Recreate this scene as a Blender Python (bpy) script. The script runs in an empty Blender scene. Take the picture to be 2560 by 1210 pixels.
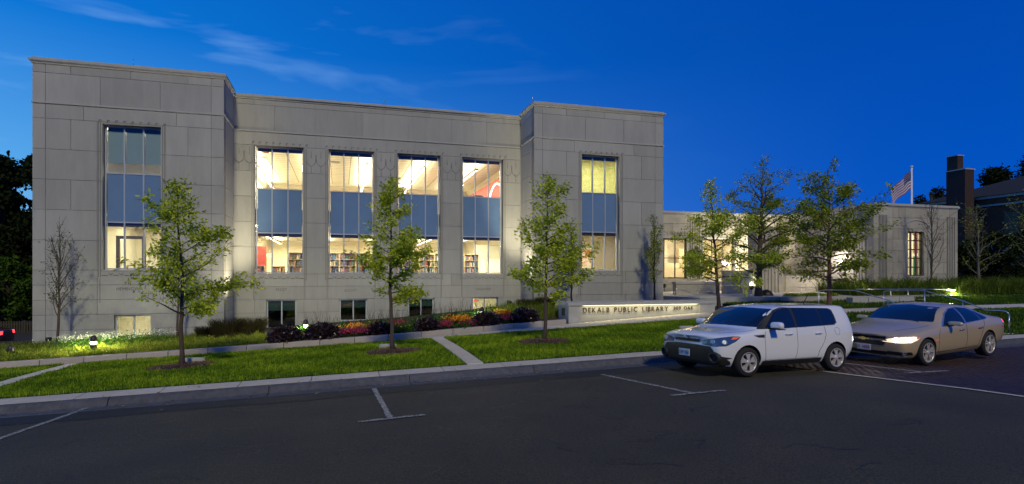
import bpy, bmesh, math, random
import numpy as np
from mathutils import Vector, Matrix
from mathutils.bvhtree import BVHTree
from mathutils.geometry import delaunay_2d_cdt
R = math.radians
random.seed(7)
rng = np.random.default_rng(7)
sc = bpy.context.scene
C = sc.collection

# ------------------------------------------------------------------ camera
# world: x runs along the library front, y goes into the building, z = 0 is the eye height
cd = bpy.data.cameras.new('camera')
cam = bpy.data.objects.new('camera', cd)
C.objects.link(cam)
cam.location = (0, 0, 0)
cam.rotation_euler = (R(90), 0, R(-16.37))
cd.sensor_width = 36.0
cd.lens = 36.0 * 1460 / 2560
cd.shift_y = 83 / 2560
cd.clip_start = 0.1
cd.clip_end = 3000
sc.camera = cam

# ------------------------------------------------------------------ sky, light of the street
SUN_EL, SUN_AZ = 36.0, 3.0          # low light from behind the camera
w = bpy.data.worlds.new('World')
sc.world = w
w.use_nodes = True
nt = w.node_tree
for n in list(nt.nodes):
    nt.nodes.remove(n)
N = nt.nodes.new
L = nt.links.new
out = N('ShaderNodeOutputWorld')
bg = N('ShaderNodeBackground')
L(bg.outputs[0], out.inputs[0])
tc = N('ShaderNodeTexCoord')
sep = N('ShaderNodeSeparateXYZ')
L(tc.outputs['Generated'], sep.inputs[0])


def wmath(op, a, b=None, clamp=False):
    n = N('ShaderNodeMath')
    n.operation = op
    n.use_clamp = clamp
    for i, v in enumerate((a, b)):
        if v is None:
            continue
        if isinstance(v, (int, float)):
            n.inputs[i].default_value = v
        else:
            L(v, n.inputs[i])
    return n.outputs[0]


def wramp(fac, stops):
    n = N('ShaderNodeValToRGB')
    L(fac, n.inputs[0])
    e = n.color_ramp.elements
    e[0].position, e[0].color = stops[0][0], (*stops[0][1], 1)
    e[1].position, e[1].color = stops[-1][0], (*stops[-1][1], 1)
    for p, c in stops[1:-1]:
        k = e.new(p)
        k.color = (*c, 1)
    return n.outputs[0]


el = wmath('MAXIMUM', sep.outputs['Z'], 0.0)
# after sunset the western sky (to the left) keeps more light than the east
dot = N('ShaderNodeVectorMath')
dot.operation = 'DOT_PRODUCT'
L(tc.outputs['Generated'], dot.inputs[0])
dot.inputs[1].default_value = (-0.80, 0.60, -0.10)
westf = N('ShaderNodeMapRange')
L(dot.outputs['Value'], westf.inputs[0])
westf.inputs[1].default_value = -0.35
westf.inputs[2].default_value = 1.0
west_s = wmath('POWER', westf.outputs[0], 1.9)
east = wramp(el, [(0.0, (0.0006, .088, .52)), (.12, (0.0005, .076, .47)), (.35, (0.0004, .060, .375)), (1.0, (.0004, .045, .27))])
west = wramp(el, [(0.0, (.26, .56, .88)), (.14, (.11, .42, .82)), (.34, (.004, .20, .68)), (.6, (.002, .12, .5)), (1.0, (.001, .07, .33))])
mx = N('ShaderNodeMix')
mx.data_type = 'RGBA'
L(west_s, mx.inputs[0])
L(east, mx.inputs[6])
L(west, mx.inputs[7])
# thin high clouds, stretched and slanting down to the right
mp = N('ShaderNodeMapping')
L(tc.outputs['Generated'], mp.inputs[0])
mp.inputs['Rotation'].default_value = (0, R(33), 0)
mp.inputs['Scale'].default_value = (1.6, 1.6, 8.5)
ns = N('ShaderNodeTexNoise')
L(mp.outputs[0], ns.inputs['Vector'])
ns.inputs['Scale'].default_value = 2.1
ns.inputs['Detail'].default_value = 4
ns.inputs['Roughness'].default_value = .5
ns.inputs['Distortion'].default_value = .35
cm = N('ShaderNodeMapRange')
L(ns.outputs[0], cm.inputs[0])
cm.inputs[1].default_value = .54
cm.inputs[2].default_value = .80
cmask = wmath('MULTIPLY', cm.outputs[0], wmath('MULTIPLY', wmath('MULTIPLY', west_s, west_s), 2.2, True), True)
cmix = N('ShaderNodeMix')
cmix.data_type = 'RGBA'
L(wmath('MULTIPLY', cmask, .75), cmix.inputs[0])
L(mx.outputs[2], cmix.inputs[6])
cmix.inputs[7].default_value = (.26, .50, .86, 1)
L(cmix.outputs[2], bg.inputs[0])
bg.inputs[1].default_value = 1.12

sl = bpy.data.lights.new('street_light_glow', 'SUN')
sl.energy = 1.5
sl.angle = R(5)
sl.color = (1.0, .89, .55)
sun = bpy.data.objects.new('street_light_glow', sl)
C.objects.link(sun)
sun.rotation_euler = (R(90 - SUN_EL), 0, R(-SUN_AZ))

sc.view_settings.view_transform = 'Standard'
sc.view_settings.look = 'None'
sc.view_settings.exposure = 0
sc.view_settings.gamma = 1
sc.view_settings.use_curve_mapping = False
sc.render.engine = 'CYCLES'
sc.cycles.use_denoising = True
sc.cycles.max_bounces = 6
sc.cycles.diffuse_bounces = 4
sc.cycles.glossy_bounces = 3
sc.cycles.transparent_max_bounces = 12
sc.cycles.caustics_reflective = False
sc.cycles.caustics_refractive = False
sc.cycles.sample_clamp_indirect = 10

# ------------------------------------------------------------------ survey of the place
CA, SA, F = math.cos(R(16.37)), math.sin(R(16.37)), 1460.0


def col(px, y):
    """x of what the survey column px meets on the vertical plane at depth y"""
    t = (px - 1280) / F
    return y * (CA * t + SA) / (CA - SA * t)


def hgt(px, py, y):
    t = (px - 1280) / F
    return (688 - py) * y / (CA - SA * t) / F


def interp(tab, x):
    return np.interp(x, [a for a, b in tab], [b for a, b in tab])


GUT = [(-80, -4.6), (-12, -2.88), (-6.4, -2.72), (.7, -2.52), (8.3, -2.30), (12, -2.35), (15.5, -2.42), (21.8, -2.25), (30, -2.2), (80, -2.0)]
WALKN = [(-80, -5.0), (-11.57, -2.86), (2.83, -2.27), (8.8, -2.02), (14.6, -1.76), (20, -1.70), (30, -1.66), (80, -1.5)]
WALKF = [(-80, -5.0), (-10.3, -2.97), (-4.1, -2.72), (2.2, -2.41), (7.4, -2.09), (9.5, -1.95), (15.05, -1.65), (20, -1.62), (24, -1.60), (40, -1.5), (80, -1.4)]
BASE = [(-80, -4.4), (-12.5, -3.06), (-5, -2.84), (3, -2.38), (10, -1.78), (17, -1.40), (22, -1.25), (32, -1.05), (40, -1.0), (80, -.9)]
CROWN = .030
YG, YC, YS0, YS1 = 13.25, 13.80, 20.7, 22.2     # road edge, kerb, pavement near and far edge


def ground(x, y):
    x = np.asarray(x, float)
    y = np.asarray(y, float)
    g = interp(GUT, x)
    road = g + CROWN * np.clip(YC - y, 0, 5.6) + .01 * np.clip(8.2 - y, 0, 30)
    top = g + .16
    a, b, c = interp(WALKN, x), interp(WALKF, x), interp(BASE, x)
    t1 = np.clip((y - 14.5) / (YS0 - 14.5), 0, 1)
    # the lawn bellies up a little between kerb and pavement
    lawn = top + .02 + (a - top - .02) * t1 + .035 * np.sin(np.pi * t1) * np.clip((x + 14) / 8, .2, 1)
    t2 = np.clip((y - YS0) / (YS1 - YS0), 0, 1)
    t3 = np.clip((y - YS1) / (29.4 - YS1), 0, 1)
    z = np.where(y < YC, road, np.where(y < 14.5, top + .02 * (y - YC) / .7, np.where(y < YS0, lawn, np.where(y < YS1, a + (b - a) * t2, b + (c - b) * t3))))
    return z


def gz(x, y):
    return float(ground(x, y))


def on_road(px, py):
    """where the survey ray px, py meets the road"""
    t = (px - 1280) / F
    lo, hi = 2.0, 60.0
    for _ in range(50):
        m = (lo + hi) / 2
        X, Z = t * m, m
        x, y = CA * X + SA * Z, -SA * X + CA * Z
        z = (688 - py) * m / F
        g = interp(GUT, x) + CROWN * min(max(YC - y, 0), 5.6) + .01 * max(8.2 - y, 0)
        if z > g:
            lo = m
        else:
            hi = m
    return x, y


# ------------------------------------------------------------------ building helpers
def link(o):
    C.objects.link(o)
    return o


def tag(o, label=None, cat=None, group=None, kind=None):
    if label:
        o['label'] = label
    if cat:
        o['category'] = cat
    if group:
        o['group'] = group
    if kind:
        o['kind'] = kind
    return o


def empty(name, loc=(0, 0, 0), rz=0.0, label=None, cat=None, group=None, kind=None):
    o = bpy.data.objects.new(name, None)
    o.empty_display_size = .2
    link(o)
    o.location = loc
    o.rotation_euler = (0, 0, rz)
    return tag(o, label, cat, group, kind)


def copy_tree(o, parent=None):
    c = o.copy()
    C.objects.link(c)
    c.parent = parent
    for ch in o.children:
        copy_tree(ch, c)
    return c


class MB:
    def __init__(self):
        self.v, self.f, self.m, self.s = [], [], [], []

    def add(self, verts, faces, mi=0, smooth=False):
        b = len(self.v)
        self.v.extend([tuple(p) for p in verts])
        for f in faces:
            self.f.append(tuple(i + b for i in f))
            self.m.append(mi)
            self.s.append(smooth)
        return self

    def box(self, x0, x1, y0, y1, z0, z1, mi=0, fn=None):
        p = [(x0, y0, z0), (x1, y0, z0), (x1, y1, z0), (x0, y1, z0), (x0, y0, z1), (x1, y0, z1), (x1, y1, z1), (x0, y1, z1)]
        if fn:
            p = [fn(*q) for q in p]
        return self.add(p, [(0, 3, 2, 1), (4, 5, 6, 7), (0, 1, 5, 4), (1, 2, 6, 5), (2, 3, 7, 6), (3, 0, 4, 7)], mi)

    def quad(self, a, b, c, d, mi=0):
        return self.add([a, b, c, d], [(0, 1, 2, 3)], mi)

    def tube(self, pts, rad, seg=8, mi=0, cap=True, smooth=True):
        pts = [Vector(p) for p in pts]
        n = len(pts)
        if not hasattr(rad, '__len__'):
            rad = [rad] * n
        vs = []
        prev = None
        for i, p in enumerate(pts):
            d = (pts[min(i + 1, n - 1)] - pts[max(i - 1, 0)])
            if d.length < 1e-9:
                d = Vector((0, 0, 1))
            d.normalize()
            if prev is None:
                a = d.cross(Vector((0, 0, 1)))
                if a.length < .05:
                    a = d.cross(Vector((1, 0, 0)))
            else:
                a = prev - d * prev.dot(d)
            a.normalize()
            prev = a
            b = d.cross(a)
            for k in range(seg):
                th = 2 * math.pi * k / seg
                vs.append(p + (a * math.cos(th) + b * math.sin(th)) * rad[i])
        fs = []
        for i in range(n - 1):
            for k in range(seg):
                k2 = (k + 1) % seg
                fs.append((i * seg + k, i * seg + k2, (i + 1) * seg + k2, (i + 1) * seg + k))
        if cap:
            fs.append(tuple(range(seg - 1, -1, -1)))
            fs.append(tuple((n - 1) * seg + k for k in range(seg)))
        return self.add(vs, fs, mi, smooth)

    def lathe(self, prof, seg=20, c=(0, 0, 0), mi=0, axis='z', smooth=True):
        vs = []
        for r, h in prof:
            for k in range(seg):
                th = 2 * math.pi * k / seg
                a, b = r * math.cos(th), r * math.sin(th)
                if axis == 'z':
                    vs.append((c[0] + a, c[1] + b, c[2] + h))
                elif axis == 'y':
                    vs.append((c[0] + a, c[1] + h, c[2] + b))
                else:
                    vs.append((c[0] + h, c[1] + a, c[2] + b))
        fs = []
        for i in range(len(prof) - 1):
            for k in range(seg):
                k2 = (k + 1) % seg
                fs.append((i * seg + k, i * seg + k2, (i + 1) * seg + k2, (i + 1) * seg + k))
        return self.add(vs, fs, mi, smooth)

    def build(self, name, mats, parent=None, loc=None):
        me = bpy.data.meshes.new(name)
        me.from_pydata(self.v, [], self.f)
        if not isinstance(mats, (list, tuple)):
            mats = [mats]
        for m in mats:
            me.materials.append(m)
        me.polygons.foreach_set('material_index', self.m)
        me.polygons.foreach_set('use_smooth', self.s)
        me.update()
        o = bpy.data.objects.new(name, me)
        link(o)
        if parent:
            o.parent = parent
        if loc:
            o.location = loc
        return o


def np_mesh(name, V, Fq, mat, parent=None, smooth=False, col_attr=None):
    """fast mesh: V (n,3) array, Fq (m,k) index array of equal sized faces"""
    me = bpy.data.meshes.new(name)
    V = np.ascontiguousarray(V, dtype=np.float32)
    Fq = np.ascontiguousarray(Fq, dtype=np.int32)
    m, k = Fq.shape
    me.vertices.add(len(V))
    me.vertices.foreach_set('co', V.ravel())
    me.loops.add(m * k)
    me.loops.foreach_set('vertex_index', Fq.ravel())
    me.polygons.add(m)
    me.polygons.foreach_set('loop_start', np.arange(0, m * k, k, dtype=np.int32))
    if smooth:
        me.polygons.foreach_set('use_smooth', np.ones(m, dtype=bool))
    me.update(calc_edges=True)
    if col_attr is not None:
        at = me.attributes.new('tone', 'FLOAT', 'POINT')
        at.data.foreach_set('value', np.ascontiguousarray(col_attr, dtype=np.float32))
    for mm in (mat if isinstance(mat, (list, tuple)) else [mat]):
        me.materials.append(mm)
    o = bpy.data.objects.new(name, me)
    link(o)
    if parent:
        o.parent = parent
    return o


# ------------------------------------------------------------------ materials
def mat(name, base=(.5, .5, .5), rough=.6, metal=0.0, spec=.5, bump=0.0, bscale=20.0, var=0.0, vscale=3.0, var2=None,
        emit=None, estr=0.0, rand=0.0, tone=None, coat=0.0, trans=0.0, detail=6, stretch=None, blotch=None, backlit=0.0):
    m = bpy.data.materials.new(name)
    m.use_nodes = True
    t = m.node_tree
    b = t.nodes['Principled BSDF']
    b.inputs['Base Color'].default_value = (*base, 1)
    b.inputs['Roughness'].default_value = rough
    b.inputs['Metallic'].default_value = metal
    b.inputs['Specular IOR Level'].default_value = spec
    b.inputs['Coat Weight'].default_value = coat
    b.inputs['Coat Roughness'].default_value = .03
    ln = t.links.new
    geo = t.nodes.new('ShaderNodeNewGeometry')
    pos = geo.outputs['Position']
    if stretch:
        mpn = t.nodes.new('ShaderNodeMapping')
        ln(pos, mpn.inputs[0])
        mpn.inputs['Scale'].default_value = stretch
        pos = mpn.outputs[0]
    cur = None

    def mul(c, facsock, lo, hi):
        mr = t.nodes.new('ShaderNodeMapRange')
        ln(facsock, mr.inputs[0])
        noisy = facsock.node.type == 'TEX_NOISE'
        hard = hi >= 1.4
        mr.inputs[1].default_value = (.40 if hard else .25) if noisy else 0
        mr.inputs[2].default_value = (.60 if hard else .75) if noisy else 1
        mr.inputs[3].default_value = lo
        mr.inputs[4].default_value = hi
        vm = t.nodes.new('ShaderNodeVectorMath')
        vm.operation = 'SCALE'
        if c is None:
            vm.inputs[0].default_value = base
        else:
            ln(c, vm.inputs[0])
        ln(mr.outputs[0], vm.inputs['Scale'])
        return vm.outputs[0]

    if var2 is not None:
        n1 = t.nodes.new('ShaderNodeTexNoise')
        ln(pos, n1.inputs['Vector'])
        n1.inputs['Scale'].default_value = vscale
        n1.inputs['Detail'].default_value = detail
        mr = t.nodes.new('ShaderNodeMapRange')
        ln(n1.outputs[0], mr.inputs[0])
        mr.inputs[1].default_value = .38
        mr.inputs[2].default_value = .62
        mm = t.nodes.new('ShaderNodeMix')
        mm.data_type = 'RGBA'
        ln(mr.outputs[0], mm.inputs[0])
        mm.inputs[6].default_value = (*base, 1)
        mm.inputs[7].default_value = (*var2, 1)
        cur = mm.outputs[2]
    if var:
        n2 = t.nodes.new('ShaderNodeTexNoise')
        ln(pos, n2.inputs['Vector'])
        n2.inputs['Scale'].default_value = vscale
        n2.inputs['Detail'].default_value = detail
        n2.inputs['Roughness'].default_value = .65
        cur = mul(cur, n2.outputs[0], 1 - var, 1 + var)
    if blotch:
        n3 = t.nodes.new('ShaderNodeTexNoise')
        ln(geo.outputs['Position'], n3.inputs['Vector'])
        n3.inputs['Scale'].default_value = blotch[0]
        n3.inputs['Detail'].default_value = 4
        cur = mul(cur, n3.outputs[0], 1 - blotch[1], 1 + blotch[1])
    if rand:
        oi = t.nodes.new('ShaderNodeObjectInfo')
        cur = mul(cur, oi.outputs['Random'], 1 - rand, 1 + rand)
    if tone:
        at = t.nodes.new('ShaderNodeAttribute')
        at.attribute_name = 'tone'
        rp = t.nodes.new('ShaderNodeValToRGB')
        ln(at.outputs['Fac'], rp.inputs[0])
        e = rp.color_ramp.elements
        e[0].position, e[0].color = 0, (*tone[0], 1)
        e[1].position, e[1].color = 1, (*tone[-1], 1)
        for i, c in enumerate(tone[1:-1]):
            k = e.new((i + 1) / (len(tone) - 1))
            k.color = (*c, 1)
        cur = rp.outputs[0]
    if cur is not None:
        ln(cur, b.inputs['Base Color'])
    if bump:
        n4 = t.nodes.new('ShaderNodeTexNoise')
        ln(pos, n4.inputs['Vector'])
        n4.inputs['Scale'].default_value = bscale
        n4.inputs['Detail'].default_value = 5
        bp = t.nodes.new('ShaderNodeBump')
        bp.inputs['Strength'].default_value = bump
        bp.inputs['Distance'].default_value = .02
        ln(n4.outputs[0], bp.inputs['Height'])
        ln(bp.outputs[0], b.inputs['Normal'])
    if emit:
        b.inputs['Emission Color'].default_value = (*emit, 1)
        b.inputs['Emission Strength'].default_value = estr
        m.cycles.emission_sampling = 'NONE'
    if backlit:
        tr = t.nodes.new('ShaderNodeBsdfTranslucent')
        if cur is not None:
            ln(cur, tr.inputs[0])
        else:
            tr.inputs[0].default_value = (*base, 1)
        ms = t.nodes.new('ShaderNodeMixShader')
        ms.inputs[0].default_value = backlit
        ln(b.outputs[0], ms.inputs[1])
        ln(tr.outputs[0], ms.inputs[2])
        ln(ms.outputs[0], t.nodes['Material Output'].inputs[0])
    return m


def glass_mat(name, tint=(1, 1, 1), refl=.08):
    m = bpy.data.materials.new(name)
    m.use_nodes = True
    t = m.node_tree
    t.nodes.remove(t.nodes['Principled BSDF'])
    tr = t.nodes.new('ShaderNodeBsdfTransparent')
    tr.inputs[0].default_value = (*tint, 1)
    gl = t.nodes.new('ShaderNodeBsdfGlossy')
    gl.inputs['Roughness'].default_value = .02
    lw = t.nodes.new('ShaderNodeLayerWeight')
    lw.inputs['Blend'].default_value = .5
    pw = t.nodes.new('ShaderNodeMath')
    pw.operation = 'POWER'
    pw.inputs[1].default_value = 4.5
    t.links.new(lw.outputs['Facing'], pw.inputs[0])
    ma = t.nodes.new('ShaderNodeMath')
    ma.operation = 'ADD'
    ma.inputs[1].default_value = .03 + refl
    t.links.new(pw.outputs[0], ma.inputs[0])
    mx_ = t.nodes.new('ShaderNodeMixShader')
    t.links.new(ma.outputs[0], mx_.inputs[0])
    t.links.new(tr.outputs[0], mx_.inputs[1])
    t.links.new(gl.outputs[0], mx_.inputs[2])
    t.links.new(mx_.outputs[0], t.nodes['Material Output'].inputs[0])
    return m


M = {}
M['stone'] = mat('limestone', (.37, .37, .345), .85, bump=.3, bscale=30, var=.09, vscale=2.2, rand=.075, blotch=(.45, .08), stretch=(1.6, 1.6, .28))
M['joint'] = mat('stone_joint', (.24, .23, .21), .9)
M['trim'] = mat('limestone_trim', (.40, .40, .375), .8, bump=.15, bscale=30, var=.12, vscale=3)
M['oldstone'] = mat('old_limestone', (.38, .36, .30), .9, bump=.4, bscale=18, var=.12, vscale=2.5, rand=.12, blotch=(.5, .15))
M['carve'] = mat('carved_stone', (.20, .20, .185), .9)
M['carve_light'] = mat('carved_stone_edge', (.40, .38, .35), .85)
M['alu'] = mat('aluminium_frame', (.42, .46, .52), .4, .2)
M['darkframe'] = mat('dark_window_frame', (.05, .035, .02), .5)
M['spandrel'] = mat('blue_spandrel', (.15, .25, .42), .22, spec=.35, var=.06, vscale=1.5)
M['glass'] = glass_mat('window_glass', (.96, .97, .95), .02)
M['dimglass'] = glass_mat('dark_window_glass', (.6, .66, .66), .10)
M['cream'] = mat('cream_paint', (.80, .76, .58), .8)
M['ceil'] = mat('ceiling_tile', (.80, .77, .62), .9, rand=.03)
M['tbar'] = mat('ceiling_grid', (.30, .24, .14), .7)
M['carpet'] = mat('carpet', (.18, .14, .10), .95)
M['lamp'] = mat('lamp_lens', (1, 1, 1), .5, emit=(1, .87, .62), estr=9)
M['redwall'] = mat('red_wall', (.42, .06, .03), .7)
M['wood'] = mat('shelf_wood', (.52, .40, .22), .6)
M['metal'] = mat('rail_steel', (.62, .62, .62), .28, .9)
M['concrete'] = mat('concrete', (.56, .50, .40), .85, bump=.4, bscale=40, var=.14, vscale=5, rand=.06, blotch=(.8, .10))
M['kerb'] = mat('kerb_concrete', (.080, .083, .095), .8, bump=.8, bscale=35, var=.35, vscale=7, rand=.07, blotch=(1.2, .16))  # dark bluish base puts the shade on the kerb face into the colour
M['cap'] = mat('bed_kerb', (.40, .355, .31), .8, bump=.3, bscale=40, var=.1, vscale=4, rand=.06)
M['soil'] = mat('soil', (.035, .024, .016), .95, bump=1, bscale=25, var=.3, vscale=9)
M['mulch'] = mat('mulch_chips', (.085, .045, .028), .9, var=.5, vscale=30, tone=[(.06, .03, .015), (.20, .10, .05), (.45, .27, .15)])
M['asphalt'] = mat('asphalt', (.045, .037, .019), .85, bump=1, bscale=45, var=.55, vscale=42, blotch=(.5, .30), detail=8)
M['newasphalt'] = mat('fresh_asphalt', (.014, .011, .008), .75, bump=.6, bscale=60, var=.3, vscale=12)
M['paint'] = mat('road_paint', (.26, .25, .22), .8, bump=.5, bscale=60, var=.75, vscale=22, detail=8)
M['seal'] = mat('crack_sealer', (.012, .012, .013), .5)
M['turf'] = mat('turf', (.030, .060, .008), .95, bump=1, bscale=60, var=.4, vscale=6)
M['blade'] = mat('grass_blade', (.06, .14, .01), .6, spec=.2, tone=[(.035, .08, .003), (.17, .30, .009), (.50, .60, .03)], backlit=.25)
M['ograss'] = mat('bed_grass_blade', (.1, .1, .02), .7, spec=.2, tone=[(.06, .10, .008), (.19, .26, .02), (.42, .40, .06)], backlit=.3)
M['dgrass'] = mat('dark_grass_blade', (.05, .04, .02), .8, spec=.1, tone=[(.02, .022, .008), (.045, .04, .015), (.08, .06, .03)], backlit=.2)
M['leaf'] = mat('oak_leaf', (.1, .16, .02), .5, spec=.3, tone=[(.14, .21, .008), (.46, .55, .025), (.80, .80, .10)], backlit=.35)
M['leafdim'] = mat('maple_leaf', (.05, .08, .015), .6, spec=.2, tone=[(.055, .095, .005), (.23, .30, .016), (.50, .52, .05)], backlit=.25)
M['leafpear'] = mat('pear_leaf', (.1, .1, .03), .45, spec=.4, tone=[(.035, .05, .012), (.09, .11, .03), (.30, .28, .11)], backlit=.25)
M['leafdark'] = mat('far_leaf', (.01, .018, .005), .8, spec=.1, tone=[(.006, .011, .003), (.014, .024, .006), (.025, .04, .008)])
M['leafmid'] = mat('hedge_leaf', (.03, .06, .01), .8, spec=.1, tone=[(.02, .045, .006), (.05, .10, .01), (.09, .16, .015)], backlit=.2)
M['leafplum'] = mat('plum_leaf', (.03, .012, .02), .28, spec=.7, tone=[(.012, .007, .010), (.035, .017, .022), (.17, .11, .10)])
M['leafbed'] = mat('bed_plant_leaf', (.04, .12, .01), .5, spec=.3, tone=[(.015, .05, .004), (.04, .12, .012), (.10, .24, .02)], backlit=.2)
M['orange'] = mat('orange_petal', (.75, .22, .012), .6, tone=[(.65, .09, .01), (.80, .26, .012), (.85, .52, .03)], backlit=.3)
M['magenta'] = mat('magenta_petal', (.35, .02, .07), .6, tone=[(.14, .012, .03), (.34, .02, .07), (.55, .06, .16)], backlit=.2)
M['lavender'] = mat('pale_flower', (.6, .6, .55), .6, tone=[(.3, .38, .22), (.55, .6, .45), (.75, .75, .7)], backlit=.2)
M['bark'] = mat('young_bark', (.085, .062, .045), .9, bump=.7, bscale=40, var=.25, vscale=25, stretch=(1, 1, .3))
M['barkdark'] = mat('dark_bark', (.03, .024, .018), .9, bump=.5, bscale=40)
M['black'] = mat('black_plastic', (.012, .012, .013), .45)
M['bronze'] = mat('dark_bronze', (.035, .032, .028), .42, .6, bump=.4, bscale=14)
M['boll'] = mat('bollard_metal', (.045, .04, .034), .45, .5)
M['bollamp'] = mat('bollard_lens', (1, 1, 1), .5, emit=(1, .97, .72), estr=5)
lm_ = M['bollamp'].node_tree
_em = lm_.nodes.new('ShaderNodeEmission')
_em.inputs[0].default_value = (1, .97, .72, 1)
_em.inputs[1].default_value = 2.2
_tr = lm_.nodes.new('ShaderNodeBsdfTransparent')
_ad = lm_.nodes.new('ShaderNodeAddShader')
lm_.links.new(_em.outputs[0], _ad.inputs[0])
lm_.links.new(_tr.outputs[0], _ad.inputs[1])
lm_.links.new(_ad.outputs[0], lm_.nodes['Material Output'].inputs[0])
M['fence'] = mat('fence_wood', (.055, .045, .03), .9, var=.2, vscale=10)
M['brick'] = None
M['letter'] = mat('letter_metal', (.055, .022, .014), .45, .5)
M['blind'] = mat('roller_blind', (.30, .42, .44), .8)
M['white'] = mat('white_paint', (.78, .78, .78), .5)
M['roofing'] = mat('roofing', (.022, .02, .019), .9)
# ------------------------------------------------------------------ ground, road, kerb, pavement
def sheet(name, xs, ys, m, dz=0.0, label=None, kind='structure', parent=None, zf=None):
    X, Y = np.meshgrid(xs, ys, indexing='ij')
    Z = (zf(X, Y) if zf else ground(X, Y)) + dz
    V = np.stack([X, Y, Z], -1).reshape(-1, 3)
    nx, ny = len(xs), len(ys)
    i = np.arange(nx - 1)[:, None] * ny + np.arange(ny - 1)[None, :]
    i = i.ravel()
    Fq = np.stack([i, i + ny, i + ny + 1, i + 1], -1)
    o = np_mesh(name, V, Fq, m, parent, smooth=True)
    if parent is None:
        tag(o, label, kind=kind)
    return o


xs_all = np.concatenate([np.linspace(-300, -40, 8), np.arange(-38, 70, 1.0), np.linspace(75, 400, 8)])


def under(X, Y):
    z = np.minimum(ground(X, np.clip(Y, -60, 60)), 9)
    return z - .12


gnd = sheet('ground', xs_all, np.concatenate([np.linspace(-200, -10, 8), np.arange(-8, 60, 1.0), np.linspace(65, 600, 10)]), M['soil'],
            label='dark ground under and beyond the streets and lawns', zf=under)

# asphalt with a parking lane; the brick side street begins at a slanting edge on the right
b0 = on_road(2060, 930)
b1 = on_road(2560, 993)
bdir = ((b1[0] - b0[0]), (b1[1] - b0[1]))


def edge_x(y):
    """x of the asphalt / brick edge at depth y"""
    return b0[0] + (y - b0[1]) * bdir[0] / bdir[1]


ys_r = np.concatenate([np.linspace(-25, 2, 12), np.arange(2.5, 13.0, .5), [13.0, YG]])
rows = []
V, Fq = [], []
nxr = 120
for y in ys_r:
    xe = min(edge_x(y), 60)
    xe = max(xe, 9.9 if y > 10.9 else xe)
    xs = np.linspace(-60, xe, nxr)
    V.append(np.stack([xs, np.full(nxr, y), ground(xs, np.full(nxr, y))], -1))
V = np.concatenate(V)
i = (np.arange(len(ys_r) - 1)[:, None] * nxr + np.arange(nxr - 1)[None, :]).ravel()
road = np_mesh('road', V, np.stack([i, i + 1, i + nxr + 1, i + nxr], -1), M['asphalt'], smooth=True)
tag(road, 'dark worn asphalt road and parking lane in front of the library', kind='structure')


def ribbon(name, pts, width, m, dz, parent=None, seed=0, rough=.0, kind=None, label=None, step=.15):
    """flat strip that follows the road surface along a polyline"""
    r_ = random.Random(seed)
    P = []
    for (x0, y0), (x1, y1) in zip(pts[:-1], pts[1:]):
        n = max(1, int(math.hypot(x1 - x0, y1 - y0) / step))
        for k in range(n):
            P.append((x0 + (x1 - x0) * k / n, y0 + (y1 - y0) * k / n))
    P.append(pts[-1])
    b = MB()
    vs = []
    for k, (x, y) in enumerate(P):
        a, c = P[max(k - 1, 0)], P[min(k + 1, len(P) - 1)]
        dx, dy = c[0] - a[0], c[1] - a[1]
        l_ = math.hypot(dx, dy) or 1
        nx_, ny_ = -dy / l_, dx / l_
        for s in (-1, 1):
            wd = width / 2 * (1 + rough * r_.uniform(-1, 1))
            xx, yy = x + nx_ * s * wd, y + ny_ * s * wd
            vs.append((xx, yy, gz(xx, min(yy, YG + .02)) + dz))
    b.add(vs, [(2 * k, 2 * k + 2, 2 * k + 3, 2 * k + 1) for k in range(len(P) - 1)])
    o = b.build(name, m, parent)
    if parent is None:
        tag(o, label, kind=kind)
    return o


# fresher, darker asphalt along the gutter with a ragged edge
b = MB()
vs = []
n = 160
for k in range(n + 1):
    x = -30 + (b0[0] + 30) * k / n
    yy = 12.42 + .05 * math.sin(x * 1.7) + random.uniform(-.03, .03)
    for y in (yy, 12.9, YG - .005):
        vs.append((x, y, gz(x, y) + .007))
b.add(vs, [(3 * k + j, 3 * k + 3 + j, 3 * k + 4 + j, 3 * k + 1 + j) for k in range(n) for j in (0, 1)])
tag(b.build('asphalt_patch', M['newasphalt']), 'strip of darker fresh asphalt along the gutter', kind='structure')

# painted parking marks
marks = [((215, 1022), (0, 1097), None, None), ((935, 972), (976, 1046), (895, 1056), (1062, 1038)),
         ((1505, 937), (1738, 985), (1678, 990), (1812, 977)), ((2100, 914), (2308, 938), (2265, 941), (2372, 935))]
for k, (a, c, d, e) in enumerate(marks):
    A, Cc = on_road(*a), on_road(*c)
    if k == 0:
        Cc = (A[0] + (Cc[0] - A[0]) * 1.25, A[1] + (Cc[1] - A[1]) * 1.25)
    dzz = .010 if k < 3 else .075
    t_ = ribbon('parking_line', [A, Cc], .10, M['paint'], dzz, seed=k, rough=.25, kind='structure', label='worn painted line between parking bays')
    if d:
        D, E_ = on_road(*d), on_road(*e)
        ribbon('bay_end_mark', [D, E_], .10, M['paint'], dzz + .004, parent=t_, seed=k + 9, rough=.4)
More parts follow.
